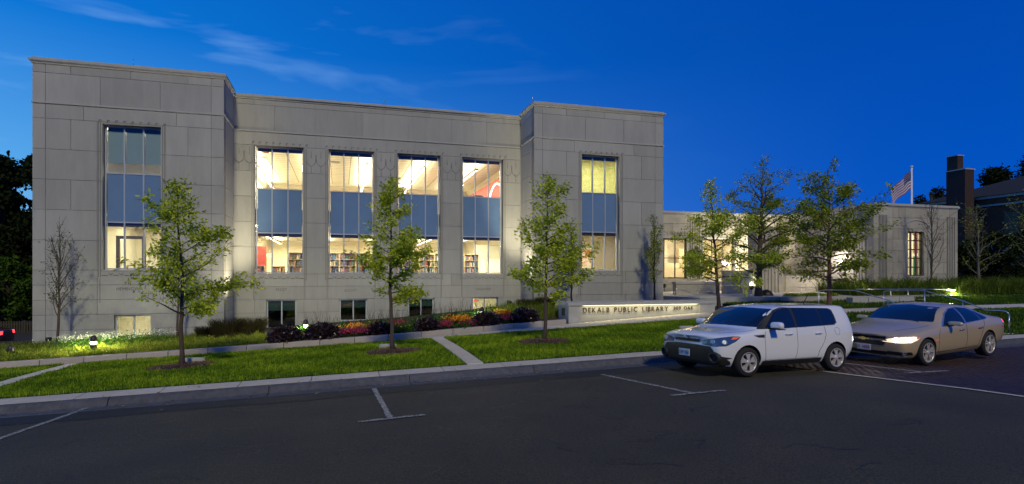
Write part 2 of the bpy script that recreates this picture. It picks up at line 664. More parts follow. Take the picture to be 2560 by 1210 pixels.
# cracks in the asphalt
cr = MB()
for s in range(60):
    r_ = random.Random(s)
    x, y = r_.uniform(-6, 12), r_.uniform(5.0, 12.6)
    a = r_.choice([0, 0, math.pi / 2]) + r_.uniform(-.5, .5)
    pts = [(x, y)]
    for k in range(r_.randint(5, 18)):
        a += r_.uniform(-.9, .9)
        x += .09 * math.cos(a)
        y += .09 * math.sin(a) * .6
        pts.append((x, min(y, 12.9)))
    for (xa, ya), (xb, yb) in zip(pts[:-1], pts[1:]):
        wv = r_.uniform(.004, .010)
        nx_, ny_ = -(yb - ya), (xb - xa)
        l_ = math.hypot(nx_, ny_) or 1
        nx_, ny_ = nx_ / l_ * wv, ny_ / l_ * wv
        cr.quad((xa - nx_, ya - ny_, gz(xa, ya) + .006), (xb - nx_, yb - ny_, gz(xb, yb) + .006), (xb + nx_, yb + ny_, gz(xb, yb) + .006), (xa + nx_, ya + ny_, gz(xa, ya) + .006))
cro = cr.build('cracks', M['seal'], road)
cro['kind'] = 'stuff'

# brick paved side street: real bricks in running bond
M['brickp'] = mat('paving_brick', (.032, .015, .010), .65, bump=.5, bscale=30, var=.3, vscale=9, rand=.35)
side = sheet('side_street', np.arange(9, 60, .5), np.concatenate([np.linspace(-20, 2, 8), np.arange(2.5, 13.2, .5), [YG]]), M['soil'], label='brick paved side street beyond the asphalt', zf=lambda X, Y: ground(X, Y) - .03)
bl, bw_ = .205, .095
BX, BY = [], []
for r_i in range(int((13.2 - 4) / .102)):
    y = 13.18 - r_i * .102
    x0 = max(edge_x(y) + .14, 9.95)
    n_ = int((30 - x0) / .212)
    if n_ <= 0:
        continue
    xs = x0 + (np.arange(n_)) * .212 + (.106 if r_i % 2 else 0)
    BX.append(xs)
    BY.append(np.full(n_, y))
BX, BY = np.concatenate(BX), np.concatenate(BY)
dist = np.hypot(BX, BY)
tz = (-SA * 0 + CA * BX - SA * BY) / (SA * BX + CA * BY)
vis = np.abs(tz) < .95
BX, BY, dist = BX[vis], BY[vis], dist[vis]
hidden = (BX > 7.6) & (BX < 12.4) & (BY > 10.3) | (BX > 13.0) & (BX < 18.4) & (BY > 10.6)
order = np.argsort(dist + np.where(hidden, 50, 0))
near, rest = order[:290], order[290:]
bm_ = MB()
bm_.box(-bl / 2, bl / 2, -bw_ / 2, bw_ / 2, -.03, 0)
proto = bm_.build('brick', M['brickp'], side)
first = True
for k in near:
    o = proto if first else proto.copy()
    if not first:
        C.objects.link(o)
        o.parent = side
    first = False
    x, y = float(BX[k]), float(BY[k])
    o.location = (x, y, gz(x, y) + .012 + random.uniform(-.003, .004))
    o.rotation_euler = (math.atan((gz(x, y + .1) - gz(x, y - .1)) / .2) if y < 13 else 0, -math.atan((gz(x + .1, y) - gz(x - .1, y)) / .2), random.uniform(-.02, .02))
bx, by = BX[rest], BY[rest]
bz = ground(bx, by) + .012 + rng.uniform(-.004, .004, len(bx))
cx_ = np.array([[-1, -1], [1, -1], [1, 1], [-1, 1]]) * np.array([bl / 2, bw_ / 2])
V = np.zeros((len(bx), 8, 3))
for k in range(4):
    V[:, k, 0] = bx + cx_[k, 0]
    V[:, k, 1] = by + cx_[k, 1]
    V[:, k, 2] = ground(V[:, k, 0], V[:, k, 1]) + (bz - ground(bx, by))
    V[:, k + 4, 0] = bx + cx_[k, 0] * 1.02
    V[:, k + 4, 1] = by + cx_[k, 1] * 1.02
    V[:, k + 4, 2] = bz - .03
f0 = np.array([[0, 1, 2, 3], [0, 4, 5, 1], [1, 5, 6, 2], [2, 6, 7, 3], [3, 7, 4, 0]])
Fq = (np.arange(len(bx))[:, None, None] * 8 + f0[None]).reshape(-1, 4)
o = np_mesh('bricks', V.reshape(-1, 3), Fq, M['brickp'], side)
o['kind'] = 'stuff'
# concrete edging between asphalt and brick
ys_e = [13.2, 11.0, 9.0, 7.0, 5.0, 3.0]
ribbon('brick_edging', [(max(edge_x(y), 9.0), y) for y in np.linspace(b0[1], 3.0, 12)], .13, M['concrete'], .016, kind='structure', label='narrow concrete edging between asphalt and brick paving')

# kerb and gutter, cast in lengths with joints
kerb = empty('kerb', (0, 0, 0), kind='structure')
kerb['label'] = 'concrete kerb and gutter along the parking lane'
prof = [(YG, -.06), (YG, .012), (YC - .16, .0), (YC - .10, .02), (YC - .03, .13), (YC + .02, .157), (YC + .13, .16), (YC + .13, -.1)]
x = -32.0
segs = []
while x < 46:
    ln_ = 3.05
    segs.append((x, x + ln_))
    x += ln_
for k, (xa, xb) in enumerate(segs):
    bb = MB()
    xsn = np.linspace(xa + .008, xb - .008, 5)
    vs = []
    for xx in xsn:
        g_ = float(interp(GUT, xx))
        for (yy, zz) in prof:
            zb_ = g_ + CROWN * (YC - yy) * (1 if yy < YC - .2 else 0) + zz
            vs.append((xx, yy, zb_))
    np_ = len(prof)
    fs = [(a * np_ + q, a * np_ + q + 1, (a + 1) * np_ + q + 1, (a + 1) * np_ + q)[::-1] for a in range(4) for q in range(np_ - 1)]
    fs += [tuple(range(np_)), tuple(4 * np_ + q for q in range(np_ - 1, -1, -1))]
    bb.add(vs, fs)
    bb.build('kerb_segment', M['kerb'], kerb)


def slab_run(parent, name, x0, x1, step, y0, y1, m, thick=.08, lift=.0, gap=.008, ny=2):
    x = x0
    while x < x1 - .01:
        xa, xb = x + gap, min(x + step, x1) - gap
        bb = MB()
        g_ = []
        for xx in (xa, (xa + xb) / 2, xb):
            for yy in np.linspace(y0, y1, ny):
                g_.append((xx, float(yy), gz(xx, float(yy) + (1e-4 if yy == y0 else -1e-4)) + lift))
        n_ = len(g_)
        bt = [(p[0], p[1], p[2] - thick) for p in g_]
        fs = []
        for a in range(2):
            for q in range(ny - 1):
                i0 = a * ny + q
                fs.append((i0, i0 + ny, i0 + ny + 1, i0 + 1))
        # sides
        ring = [a * ny for a in range(3)] + [2 * ny + q for q in range(1, ny)] + [a * ny + ny - 1 for a in (1, 0)] + [q for q in range(ny - 2, 0, -1)]
        for q in range(len(ring)):
            i0, i1 = ring[q], ring[(q + 1) % len(ring)]
            fs.append((i0, i0 + n_, i1 + n_, i1))
        bb.add(g_ + bt, fs)
        bb.build(name, m, parent)
        x += step


strip = empty('kerb_strip', kind='structure')
strip['label'] = 'pale concrete strip behind the kerb'
slab_run(strip, 'concrete_slab', -28, 36, 1.52, YC + .14, 14.5, M['concrete'], lift=.004)
walk = empty('pavement', kind='structure')
walk['label'] = 'concrete pavement rising along the planting bed'
slab_run(walk, 'concrete_slab', -32, 50, 1.9, YS0, YS1, M['concrete'], lift=.01)
# two narrow paths cross the lawn; their cuts are laid in rows
for nm, px_, nrow in (('a', -7.92, 10), ('b', 3.08, 14)):
    pth = empty('lawn_path', kind='structure')
    pth['label'] = 'narrow concrete path crossing the lawn'
    yy = np.linspace(14.5, YS0, nrow + 1)
    for a in range(nrow):
        y0_, y1_ = yy[a] + .006, yy[a + 1] - .006
        bb = MB()
        P = [(px_, y0_), (px_ + .42, y0_), (px_ + .42, y1_), (px_, y1_)]
        T_ = [(p[0], p[1], gz(p[0], min(p[1], YS0 - .001)) + .03) for p in P]
        B_ = [(p[0], p[1], p[2] - .1) for p in T_]
        bb.add(T_ + B_, [(0, 1, 2, 3), (0, 4, 5, 1), (1, 5, 6, 2), (2, 6, 7, 3), (3, 7, 4, 0)])
        bb.build('concrete_slab', M['concrete'], pth)

# ------------------------------------------------------------------ lawns
TREES = [(-4.13, 17.75), (1.50, 17.7), (6.20, 17.55)]


def in_ring(x, y):
    m_ = np.zeros_like(x, bool)
    for tx, ty in TREES:
        m_ |= ((x - tx) / .86) ** 2 + ((y - ty) / .80) ** 2 < 1 + .12 * np.sin(7 * np.arctan2(y - ty, x - tx))
    return m_


def blades(name, n, x0, x1, y0, y1, hmin, hmax, wd, m, parent=None, mask=None, lean=.35, zf=ground, label=None, cat=None, kind='stuff', tone_bias=0.0, patch=1.3):
    x = rng.uniform(x0, x1, n)
    y = rng.uniform(y0, y1, n)
    if mask is not None:
        k = mask(x, y)
        x, y = x[k], y[k]
    n = len(x)
    z = zf(x, y)
    h = rng.uniform(hmin, hmax, n) * (1 + .25 * np.sin(x * 3.1 + 1.3 * y) * np.sin(y * 4.3) + .3 * np.sin(x * 9 + 2 * np.sin(y * 7)) * np.sin(y * 11 + 2 * np.sin(x * 6)))
    a = rng.uniform(0, 2 * np.pi, n)
    la = rng.uniform(0, 2 * np.pi, n)
    lm = rng.uniform(0, lean, n) * h
    wx, wy = np.cos(a) * wd / 2, np.sin(a) * wd / 2
    mx_, my_ = np.cos(la) * lm * .35, np.sin(la) * lm * .35
    tx, ty = np.cos(la) * lm, np.sin(la) * lm
    V = np.zeros((n, 5, 3))
    V[:, 0] = np.stack([x - wx, y - wy, z], -1)
    V[:, 1] = np.stack([x + wx, y + wy, z], -1)
    V[:, 2] = np.stack([x + wx * .8 + mx_, y + wy * .8 + my_, z + h * .6], -1)
    V[:, 3] = np.stack([x - wx * .8 + mx_, y - wy * .8 + my_, z + h * .6], -1)
    V[:, 4] = np.stack([x + tx, y + ty, z + h], -1)
    b_ = np.arange(n) * 5
    T = np.concatenate([np.stack([b_, b_ + 1, b_ + 2], -1), np.stack([b_, b_ + 2, b_ + 3], -1), np.stack([b_ + 3, b_ + 2, b_ + 4], -1)])
    cl_ = np.sin(x * 9 + 2 * np.sin(y * 7)) * np.sin(y * 11 + 2 * np.sin(x * 6)) + .7 * np.sin(x * 23 + y * 9) * np.sin(y * 19 - x * 7)
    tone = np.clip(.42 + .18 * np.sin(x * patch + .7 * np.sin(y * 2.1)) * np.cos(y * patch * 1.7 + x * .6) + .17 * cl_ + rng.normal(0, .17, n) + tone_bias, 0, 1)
    o = np_mesh(name, V.reshape(-1, 3), T, m, parent, col_attr=np.repeat(tone, 5))
    o['kind'] = kind
    if label:
        o['label'] = label
    if cat:
        o['category'] = cat
    return o


lawn_parts = [(-32, -7.94, 9000, 'lawn at the left of the first path'), (-7.48, 3.06, 0, 'lawn between the two narrow paths'), (3.52, 50, 0, 'lawn sloping up behind the kerb at the right')]
for xa, xb, _, lab in lawn_parts:
    sheet('lawn', np.linspace(xa, xb, max(12, int((xb - xa) / .6))), np.linspace(14.52, YS0 - .02, 14), M['turf'], dz=.012, label=lab)
    if xa < -8:
        xa = -14
    xe = min(xb, 19)
    area = (xe - xa) * 6.2
    blades('lawn_grass', int(area * 1500), xa + .02, xe - .02, 14.50, YS0 + .01, .03, .080, .015, M['blade'], mask=lambda x, y: ~in_ring(x, y), zf=lambda x, y: ground(np.clip(x, -99, 99), np.clip(y, 14.51, YS0 - .01)) + .01,
           label='mown green grass blades, ' + lab, cat='grass')
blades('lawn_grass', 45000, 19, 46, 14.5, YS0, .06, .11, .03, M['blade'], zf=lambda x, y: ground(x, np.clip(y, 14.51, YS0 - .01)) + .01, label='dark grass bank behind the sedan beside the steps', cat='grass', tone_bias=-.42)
sheet('lawn', np.linspace(19, 60, 40), np.linspace(YS1 + .05, 28, 10), M['turf'], dz=.02, label='lawn between the pavement and the old library wing')
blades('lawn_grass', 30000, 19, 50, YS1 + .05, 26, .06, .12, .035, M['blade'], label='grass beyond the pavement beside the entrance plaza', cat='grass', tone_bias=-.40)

# mulch rings
for tx, ty in TREES:
    n = 2600
    rr = np.sqrt(rng.uniform(0, 1, n)) * .84
    aa = rng.uniform(0, 2 * np.pi, n)
    x, y = tx + rr * np.cos(aa), ty + rr * np.sin(aa) * .94
    z = ground(x, y) + .02 + .07 * np.exp(-(rr / .5) ** 2) + rng.uniform(0, .02, n)
    a = rng.uniform(0, np.pi, n)
    l_, w_ = rng.uniform(.02, .06, n), rng.uniform(.008, .018, n)
    tilt = rng.uniform(-.5, .5, n)
    dx, dy = np.cos(a) * l_ / 2, np.sin(a) * l_ / 2
    ex, ey = -np.sin(a) * w_ / 2, np.cos(a) * w_ / 2
    V = np.zeros((n, 4, 3))
    for k, (s1, s2) in enumerate(((-1, -1), (1, -1), (1, 1), (-1, 1))):
        V[:, k] = np.stack([x + s1 * dx + s2 * ex, y + s1 * dy + s2 * ey, z + s1 * tilt * l_ / 2], -1)
    base_n = 40
    o = np_mesh('mulch_ring', V.reshape(-1, 3), np.arange(n * 4).reshape(n, 4), M['mulch'], col_attr=np.repeat(rng.uniform(0, 1, n), 4))
    tag(o, 'brown bark mulch round a street tree', 'mulch', kind='stuff')
    bb = MB()
    P = [(tx + .84 * math.cos(q / 36 * 2 * math.pi), ty + .79 * math.sin(q / 36 * 2 * math.pi)) for q in range(36)]
    vs = [(tx, ty, gz(tx, ty) + .09)] + [((p[0] + tx) / 2, (p[1] + ty) / 2, gz(p[0], p[1]) * .5 + gz(tx, ty) * .5 + .06) for p in P] + [(p[0], p[1], gz(*p) + .018) for p in P]
    fs = [(0, 1 + q, 1 + (q + 1) % 36) for q in range(36)] + [(1 + q, 37 + q, 37 + (q + 1) % 36, 1 + (q + 1) % 36) for q in range(36)]
    bb.add(vs, fs, 0, True)
    bb.build('mulch_base', mat('mulch_soil', (.03, .016, .010), .95, bump=1, bscale=60, var=.5, vscale=30), o)

# ------------------------------------------------------------------ planting bed: kerb stones and soil
bed = empty('bed_kerb', label='low precast stone kerb along the planting bed beside the pavement', cat='kerb')
x = -30.0
while x < 8.85:
    xb = min(x + 1.22, 8.85)
    bb = MB()
    za, zb_ = gz(x, YS1 + .001), gz(xb, YS1 + .001)
    hh = .21 if xb < 8.0 else .19
    g_ = .010
    vs = []
    for (xx, zz) in ((x + g_, za), (xb - g_, zb_)):
        vs += [(xx, YS1 + .03, zz - .1), (xx, YS1 + .03, zz + hh - .03), (xx, YS1 + .06, zz + hh), (xx, YS1 + .28, zz + hh), (xx, YS1 + .30, zz + hh - .02), (xx, YS1 + .30, zz - .1)]
    fs = [(q, q + 1, q + 7, q + 6)[::-1] for q in range(5)] + [(0, 1, 2, 3, 4, 5), (11, 10, 9, 8, 7, 6)]
    bb.add(vs, fs)
    bb.build('kerb_stone', M['cap'], bed)
    x += 1.22
sheet('planting_soil', np.linspace(-31, 9.8, 50), np.linspace(YS1 + .28, 31.6, 12), M['soil'], dz=.13, label='dark soil of the planting bed against the library')

# fallen leaves along the gutter, kerb and lawn
n = 420
fx = rng.uniform(-9, 9, n)
fy = np.where(rng.uniform(0, 1, n) < .55, rng.normal(13.45, .16, n), rng.uniform(12.2, 20.5, n))
fz = ground(fx, fy) + .02 + np.where(fy > 14.5, .05, 0)
V = np.zeros((n, 4, 3))
fa = rng.uniform(0, 2 * np.pi, n)
fl_ = rng.uniform(.02, .05, n)
for k in range(4):
    a_ = fa + k * np.pi / 2
    rr_ = fl_ * (1 if k % 2 == 0 else .45)
    V[:, k] = np.stack([fx + np.cos(a_) * rr_, fy + np.sin(a_) * rr_, fz + rng.uniform(0, .02, n)], -1)
M['fallen'] = mat('fallen_leaf', (.2, .12, .03), .8, tone=[(.06, .03, .012), (.20, .11, .03), (.38, .30, .05)])
tag(np_mesh('fallen_leaves', V.reshape(-1, 3), np.arange(n * 4).reshape(n, 4), M['fallen'], col_attr=np.repeat(rng.uniform(0, 1, n), 4)), 'dry fallen leaves scattered along the gutter and lawn', 'leaves', kind='stuff')
# ------------------------------------------------------------------ the library
YB, YW = 29.4, 31.8                 # fronts of the two blocks and of the recessed wing
XL0, XL1, XR0, XR1 = -12.5, -5.12, 9.86, 17.60
lib = empty('library_building', (0, 0, 0), label='long pale limestone library with two projecting end blocks and tall lit windows', cat='building')


def subtract(rects, op):
    o = []
    for (a, b, c, d) in rects:
        x0, x1, z0, z1 = op
        if b <= x0 or a >= x1 or d <= z0 or c >= z1:
            o.append((a, b, c, d))
            continue
        if a < x0:
            o.append((a, x0, c, d))
        if b > x1:
            o.append((x1, b, c, d))
        ma, mb = max(a, x0), min(b, x1)
        if d > z1:
            o.append((ma, mb, z1, d))
        if c < z0:
            o.append((ma, mb, c, z0))
    return o


def stone_wall(fn, x0, x1, rows, joints, openings, parent, m='stone', gap=.0075, depth=.42, name='stone_panel', wall='wall'):
    """panels with recessed joints in front of a solid wall; fn maps (s, d, z) to the world, d into the wall"""
    wb = MB()
    for i_ in range(len(rows) - 1):
        zt, zb_ = rows[i_], rows[i_ + 1]
        js = [x0] + [j for j in joints.get(i_, []) if x0 < j < x1] + [x1]
        for a, b_ in zip(js[:-1], js[1:]):
            rs = [(a, b_, zb_, zt)]
            for op in openings:
                rs = [q for r_ in rs for q in subtract([r_], op)]
            for (p, q, r_, s_) in rs:
                if q - p < .02 or s_ - r_ < .02:
                    continue
                wb.box(p, q, .03, depth, r_, s_, 0, fn)
                g0 = 0 if any(abs(p - o_[1]) < 1e-6 for o_ in openings) else gap
                g1 = 0 if any(abs(q - o_[0]) < 1e-6 for o_ in openings) else gap
                g2 = 0 if any(abs(r_ - o_[3]) < 1e-6 and p > o_[0] - .01 and q < o_[1] + .01 for o_ in openings) else gap
                g3 = 0 if any(abs(s_ - o_[2]) < 1e-6 and p > o_[0] - .01 and q < o_[1] + .01 for o_ in openings) else gap
                pb = MB()
                off = random.uniform(-.002, .002)
                pb.box(p + g0, q - g1, off, .031, r_ + g2, s_ - g3, 0, fn)
                pb.build(name, M[m], parent)
    wb.build(wall, M['joint'], parent)


def front(Y):
    return lambda s, d, z: (s, Y + d, z)


ZB = -3.5
rowsB = [8.97, 8.62, 7.31, 6.68, 5.38, 4.09, 2.80, 1.50, .22, -.42, -1.06, -1.70, -2.36, ZB]
rowsC = [8.84, 8.58, 7.22, 6.55, 5.24, 3.97, 2.69, 1.42, .07, -.57, -1.24, -1.90, ZB]


def block(X0, X1, flip, bas):
    cx = (X0 + X1) / 2
    op = [(cx - 1.13, cx + 1.13, .24, 6.60)] + bas

    def q(*v):
        return sorted([(X0 + X1 - a) if flip else a for a in v])
    e0, e1 = X0 + .47, X1 - .53
    base = {0: [-11.11, -8.87, -6.60], 1: [-10.02, -7.71], 2: [-10.64, -7.06], 3: [-11.11, -6.60], 4: [], 5: [-11.11, -6.60], 6: [], 7: [-11.11, -6.60], 8: [-10.13], 9: [-11.11, -6.60], 10: [-10.13, -7.2], 11: [-11.11, -6.60], 12: [-10.2]}
    off = X0 - XL0
    jn = {}
    for k, v in base.items():
        vv = [a + off for a in v]
        jn[k] = sorted([e0, e1] + q(*vv) + ([cx - 1.32, cx + 1.32] if 3 <= k <= 9 else []))
    stone_wall(front(YB), X0, X1, rowsB, jn, op, lib)
    return cx


cxL = block(XL0, XL1, False, [(-9.50, -8.06, -2.88, -1.74)])
cxR = block(XR0, XR1, True, [])

bays = [-2.97, .555, 4.09, 7.65]
HW = 1.15
opsC = [(c - HW, c + HW, .08, 6.55) for c in bays]
basC = [(-3.60, -2.16, -2.72, -1.24), (-.06, 1.36, -2.42, -1.24), (3.50, 4.92, -2.40, -1.24), (7.04, 8.52, -2.05, -1.24)]
jc = {0: [col(p, YW) for p in (633.7, 736.8, 788, 848, 963, 1075, 1129.5, 1173.7, 1258.4)],
      1: [col(p, YW) for p in (686.5, 788, 907, 1020, 1129.5, 1216.7)],
      2: [col(p, YW) for p in (788, 965)]}
for k in range(3, 12):
    v = []
    for c in bays:
        v += [c - HW - .02, c + HW + .02]
    v += [c_ for c_ in (-1.15, 2.30, 5.85)] if k in (8, 10) else []
    jc[k] = sorted(v)
stone_wall(front(YW), XL1 + .0, XR0, rowsC, jc, opsC + basC, lib)
# return walls beside the recess
rj = {k: [] for k in range(20)}
stone_wall(lambda s, d, z: (XL1 - d, s, z), YB + .42, YW + .42, rowsB, rj, [], lib)
stone_wall(lambda s, d, z: (XR0 + d, s, z), YB + .42, YW + .42, rowsB, rj, [], lib)
# corner pieces that close the fronts against the returns are the fronts' own ends (0.42 m thick)
stone_wall(lambda s, d, z: (XR1 - d, s, z), YB + .42, 46, rowsB, {k: [31.5 + (k % 2) * 1.2, 35, 38.5 - (k % 2), 42] for k in range(13)}, [], lib)
stone_wall(lambda s, d, z: (XL0 + d, s, z), YB + .42, 46, rowsB, {k: [31.5 + (k % 2) * 1.2, 35, 38.5 - (k % 2), 42] for k in range(13)}, [], lib)
bk = MB()
bk.box(XL0 + .43, XR1 - .43, 52.4, 52.8, -3.4, 9.0)
bk.box(XL0 + .43, XL1 - .43, YB + .5, YW + .5, 8.35, 8.5)
bk.box(XR0 + .43, XR1 - .43, YB + .5, YW + .5, 8.35, 8.5)
bk.box(XL0 + .43, XR1 - .43, YW + .501, 52.39, 8.35, 8.5)
bk.box(XL0 + .43, XR1 - .43, 46.0, 46.3, -3.4, -3.2)
bk.box(XL0, XL0 + .4, 46.02, 52.8, -3.4, 9.0)
bk.box(XR1 - .4, XR1, 46.02, 52.8, -3.4, 9.0)
bk.build('roof', M['roofing'], lib)


def cornice(pts, z, h, name='cornice'):
    """moulded coping along a polyline at the wall face; outward is to the right of travel"""
    prof_ = [(-.45, 0), (.0, 0), (.035, .02), (.035, .08), (.09, .15), (.11, .17), (.11, .30), (.03, .305), (.03, h), (-.45, h)]
    b_ = MB()
    n_ = len(pts)
    vs = []
    prof_ = [(o_, zz * h / .4) for o_, zz in prof_[:-2]] + [(.03, h), (-.45, h)]
    for i_, p in enumerate(pts):
        if i_ == 0:
            d0 = d1 = Vector(pts[1]) - Vector(p)
        elif i_ == n_ - 1:
            d0 = d1 = Vector(p) - Vector(pts[i_ - 1])
        else:
            d0, d1 = Vector(p) - Vector(pts[i_ - 1]), Vector(pts[i_ + 1]) - Vector(p)
        n0 = Vector((d0.y, -d0.x)).normalized()
        n1 = Vector((d1.y, -d1.x)).normalized()
        nn = (n0 + n1)
        nn = nn / max(nn.dot(n0), .3)
        for (o_, zz) in prof_:
            vs.append((p[0] + nn.x * o_, p[1] + nn.y * o_, z + zz))
    k_ = len(prof_)
    fs = [(a * k_ + q, (a + 1) * k_ + q, (a + 1) * k_ + (q + 1) % k_, a * k_ + (q + 1) % k_) for a in range(n_ - 1) for q in range(k_)]
    fs += [tuple(range(k_)), tuple((n_ - 1) * k_ + q for q in range(k_ - 1, -1, -1))]
    b_.add(vs, fs)
    return b_.build(name, M['trim'], lib)


cornice([(XL0, 46), (XL0, YB), (XL1, YB), (XL1, YW - .12)], 8.975, .27)
cornice([(XL1 + .002, YW), (XR0 - .002, YW)], 8.845, .24)
cornice([(XR0, YW - .12), (XR0, YB), (XR1, YB), (XR1, 46)], 8.975, .27)
# string course: a thin projecting fillet
sb = MB()
for (xa, xb, Y, z) in ((XL0 - .03, XL1 + .03, YB, 7.31), (XL1 + .03, XR0 - .03, YW, 7.22), (XR0 - .03, XR1 + .03, YB, 7.31)):
    sb.box(xa, xb, Y - .045, Y + .02, z - .0, z + .07)
for xx, s_ in ((XL1, 1), (XR0, -1)):
    sb.box(min(xx - .02 * s_, xx + .045 * s_), max(xx - .02 * s_, xx + .045 * s_), YB + .021, YW - .046, 7.31, 7.38)
sb.build('string_course', M['trim'], lib)
for (px_, py, Y) in ((332, 165, YB), (960, 250, YW), (1165, 278, YW), (1495, 262, YB), (1333, 250, YB)):
    xx = col(px_, Y)
    lb = MB()
    zt = 9.24 if Y == YB else 9.08
    lb.tube([(xx, Y + .1, zt), (xx, Y + .1, zt + .33)], .012, 5)
    lb.build('lightning_rod', M['metal'], lib)


def box_frame(b_, x0, x1, z0, z1, y0, y1, t, mull=(), trans=(), tm=.055):
    b_.box(x0, x0 + t, y0, y1, z0, z1)
    b_.box(x1 - t, x1, y0, y1, z0, z1)
    b_.box(x0 + t, x1 - t, y0, y1, z0, z0 + t)
    b_.box(x0 + t, x1 - t, y0, y1, z1 - t, z1)
    for m_ in mull:
        b_.box(m_ - tm / 2, m_ + tm / 2, y0 + .004, y1 - .004, z0 + t, z1 - t)
    for z_ in trans:
        b_.box(x0 + t, x1 - t, y0 + .008, y1 - .008, z_ - tm / 2, z_ + tm / 2)


def tall_window(c, hw, z0, z1, zs, Y, rec=.26):
    """three bays wide, glass / blue spandrel / glass"""
    fb = MB()
    x0, x1 = c - hw + .01, c + hw - .01
    wd = (x1 - x0)
    ms = [x0 + wd / 3, x0 + 2 * wd / 3]
    y0 = Y + rec
    box_frame(fb, x0, x1, z0 + .01, z1 - .01, y0, y0 + .12, .065, ms, zs, .06)
    win = fb.build('window', M['alu'], lib)
    zl = [z0, zs[0], zs[1], z1]
    xl = [x0 + .05] + ms + [x1 - .05]
    for r_ in range(3):
        for q in range(3):
            pb = MB()
            pb.box(xl[q] + .03, xl[q + 1] - .03, y0 + (.035 if r_ == 1 else .05), y0 + .075, zl[r_] + .03, zl[r_ + 1] - .03)
            pb.build('spandrel_panel' if r_ == 1 else 'pane', M['spandrel'] if r_ == 1 else M['glass'], win)
    # dark head of the glazing just under the lintel and under the spandrel
    hb = MB()
    for q in range(3):
        for zt in (z1 - .075, zs[0] - .03):
            hb.box(xl[q] + .03, xl[q + 1] - .03, y0 + .10, y0 + .17, zt - .16, zt)
    hb.build('blind_cassette', M['darkframe'], win)
    # stone sill
    s_ = MB()
    s_.box(c - hw - .0, c + hw, Y - .02, Y + rec - .002, z0 - .05, z0 + .0)
    s_.build('sill', M['trim'], win)
    return win, xl, y0


for c in bays:
    tall_window(c, HW, .08, 6.55, (2.16, 4.40), YW)
wl, xlL, yL = tall_window(cxL, 1.13, .24, 6.60, (2.34, 4.50), YB)
tall_window(cxR, 1.13, .24, 6.60, (2.38, 4.54), YB)
# blinds in the upper left window
bb = MB()
for q in range(3):
    bb.box(xlL[q] + .045, xlL[q + 1] - .045, yL + .11, yL + .12, 4.97, 6.5)
bb.build('roller_blind', M['blind'], wl)


def low_window(x0, x1, z0, z1, Y, lit):
    fb = MB()
    y0 = Y + .16
    box_frame(fb, x0 + .005, x1 - .005, z0 + .005, z1 - .005, y0, y0 + .1, .07, [(x0 + x1) / 2], [], .06)
    win = fb.build('basement_window', M['alu'], lib)
    for a, b_ in ((x0 + .07, (x0 + x1) / 2 - .03), ((x0 + x1) / 2 + .03, x1 - .07)):
        pb = MB()
        pb.box(a, b_, y0 + .04, y0 + .06, z0 + .07, z1 - .07)
        pb.build('pane', M['glass' if lit else 'dimglass'], win)
        if not lit:
            bl_ = MB()
            bl_.box(a, b_, y0 + .12, y0 + .13, z1 - .07 - (z1 - z0) * .34, z1 - .07)
            bl_.build('roller_blind', M['blind'], win)
    s_ = MB()
    s_.box(x0 - .05, x1 + .05, Y - .06, Y + .158, z0 - .10, z0 + .004)
    s_.build('sill', M['trim'], win)
    return win


low_window(-9.50, -8.06, -2.88, -1.74, YB, True)
for k, (a, b_, c, d) in enumerate(basC):
    low_window(a, b_, c, d, YW, k == 3)

# ---- carving: key pattern over the windows, chevrons under them, arching stems on the piers
def carving(c, hw, ztop, zsill, Y):
    b_ = MB()
    n_ = 9
    for k in range(n_):
        x = c - hw - .12 + (2 * hw + .24) * k / (n_ - 1)
        b_.box(x - .015, x + .015, Y - .022, Y + .01, ztop + .05, ztop + .17)
        b_.box(x + .0151, x + .09, Y - .022, Y + .01, ztop + .14, ztop + .17)
    z = zsill - .14
    for k in range(5):
        x = c - hw + .32 + (2 * hw - .64) * k / 4
        b_.add([(x - .10, Y - .022, z), (x - .065, Y - .022, z), (x, Y - .022, z - .075), (x, Y - .022, z - .115)], [(0, 3, 2, 1)])
        b_.add([(x + .10, Y - .022, z), (x + .065, Y - .022, z), (x, Y - .022, z - .075), (x, Y - .022, z - .115)], [(0, 1, 2, 3)])
    segs_ = [c - hw - .02] + [c - hw + .32 + (2 * hw - .64) * k / 4 for k in range(5)] + [c + hw + .02]
    for k in range(6):
        a0 = segs_[k] + (.11 if k else 0)
        a1 = segs_[k + 1] - (.11 if k < 5 else 0)
        b_.box(a0, a1, Y - .02, Y + .01, z - .12, z - .09)
    co_ = b_.build('carved_ornament', M['carve'], lib)
    co_['kind'] = 'stuff'


for c in bays:
    carving(c, HW, 6.55, .08, YW)
carving(cxL, 1.13, 6.60, .24, YB)
carving(cxR, 1.13, 6.60, .24, YB)


def stems(xc, Y):
    b_ = MB()

    def seg(x0, z0, x1, z1):
        b_.tube([(x0, Y - .004, z0), (x1, Y - .004, z1)], .011, 5)
    for s_ in (-1, 1):
        x = xc + s_ * .24
        seg(x, 5.28, x, 5.62)
        for t_ in (-1, 1):
            pr = (x, 5.62)
            for k in range(1, 7):
                an = k / 6 * math.pi / 2
                q = (x + t_ * .22 * math.sin(an), 5.62 + .26 * (1 - math.cos(an)) ** .7)
                seg(*pr, *q)
                pr = q
            if t_ == -s_:
                seg(*pr, pr[0], 6.22)
        seg(x, 6.05, x, 6.42)
    cs_ = b_.build('carved_stems', M['carve'], lib)
    cs_['kind'] = 'stuff'


for xc in (-4.62, -1.2075, 2.3225, 5.87, 9.33):
    stems(xc, YW)
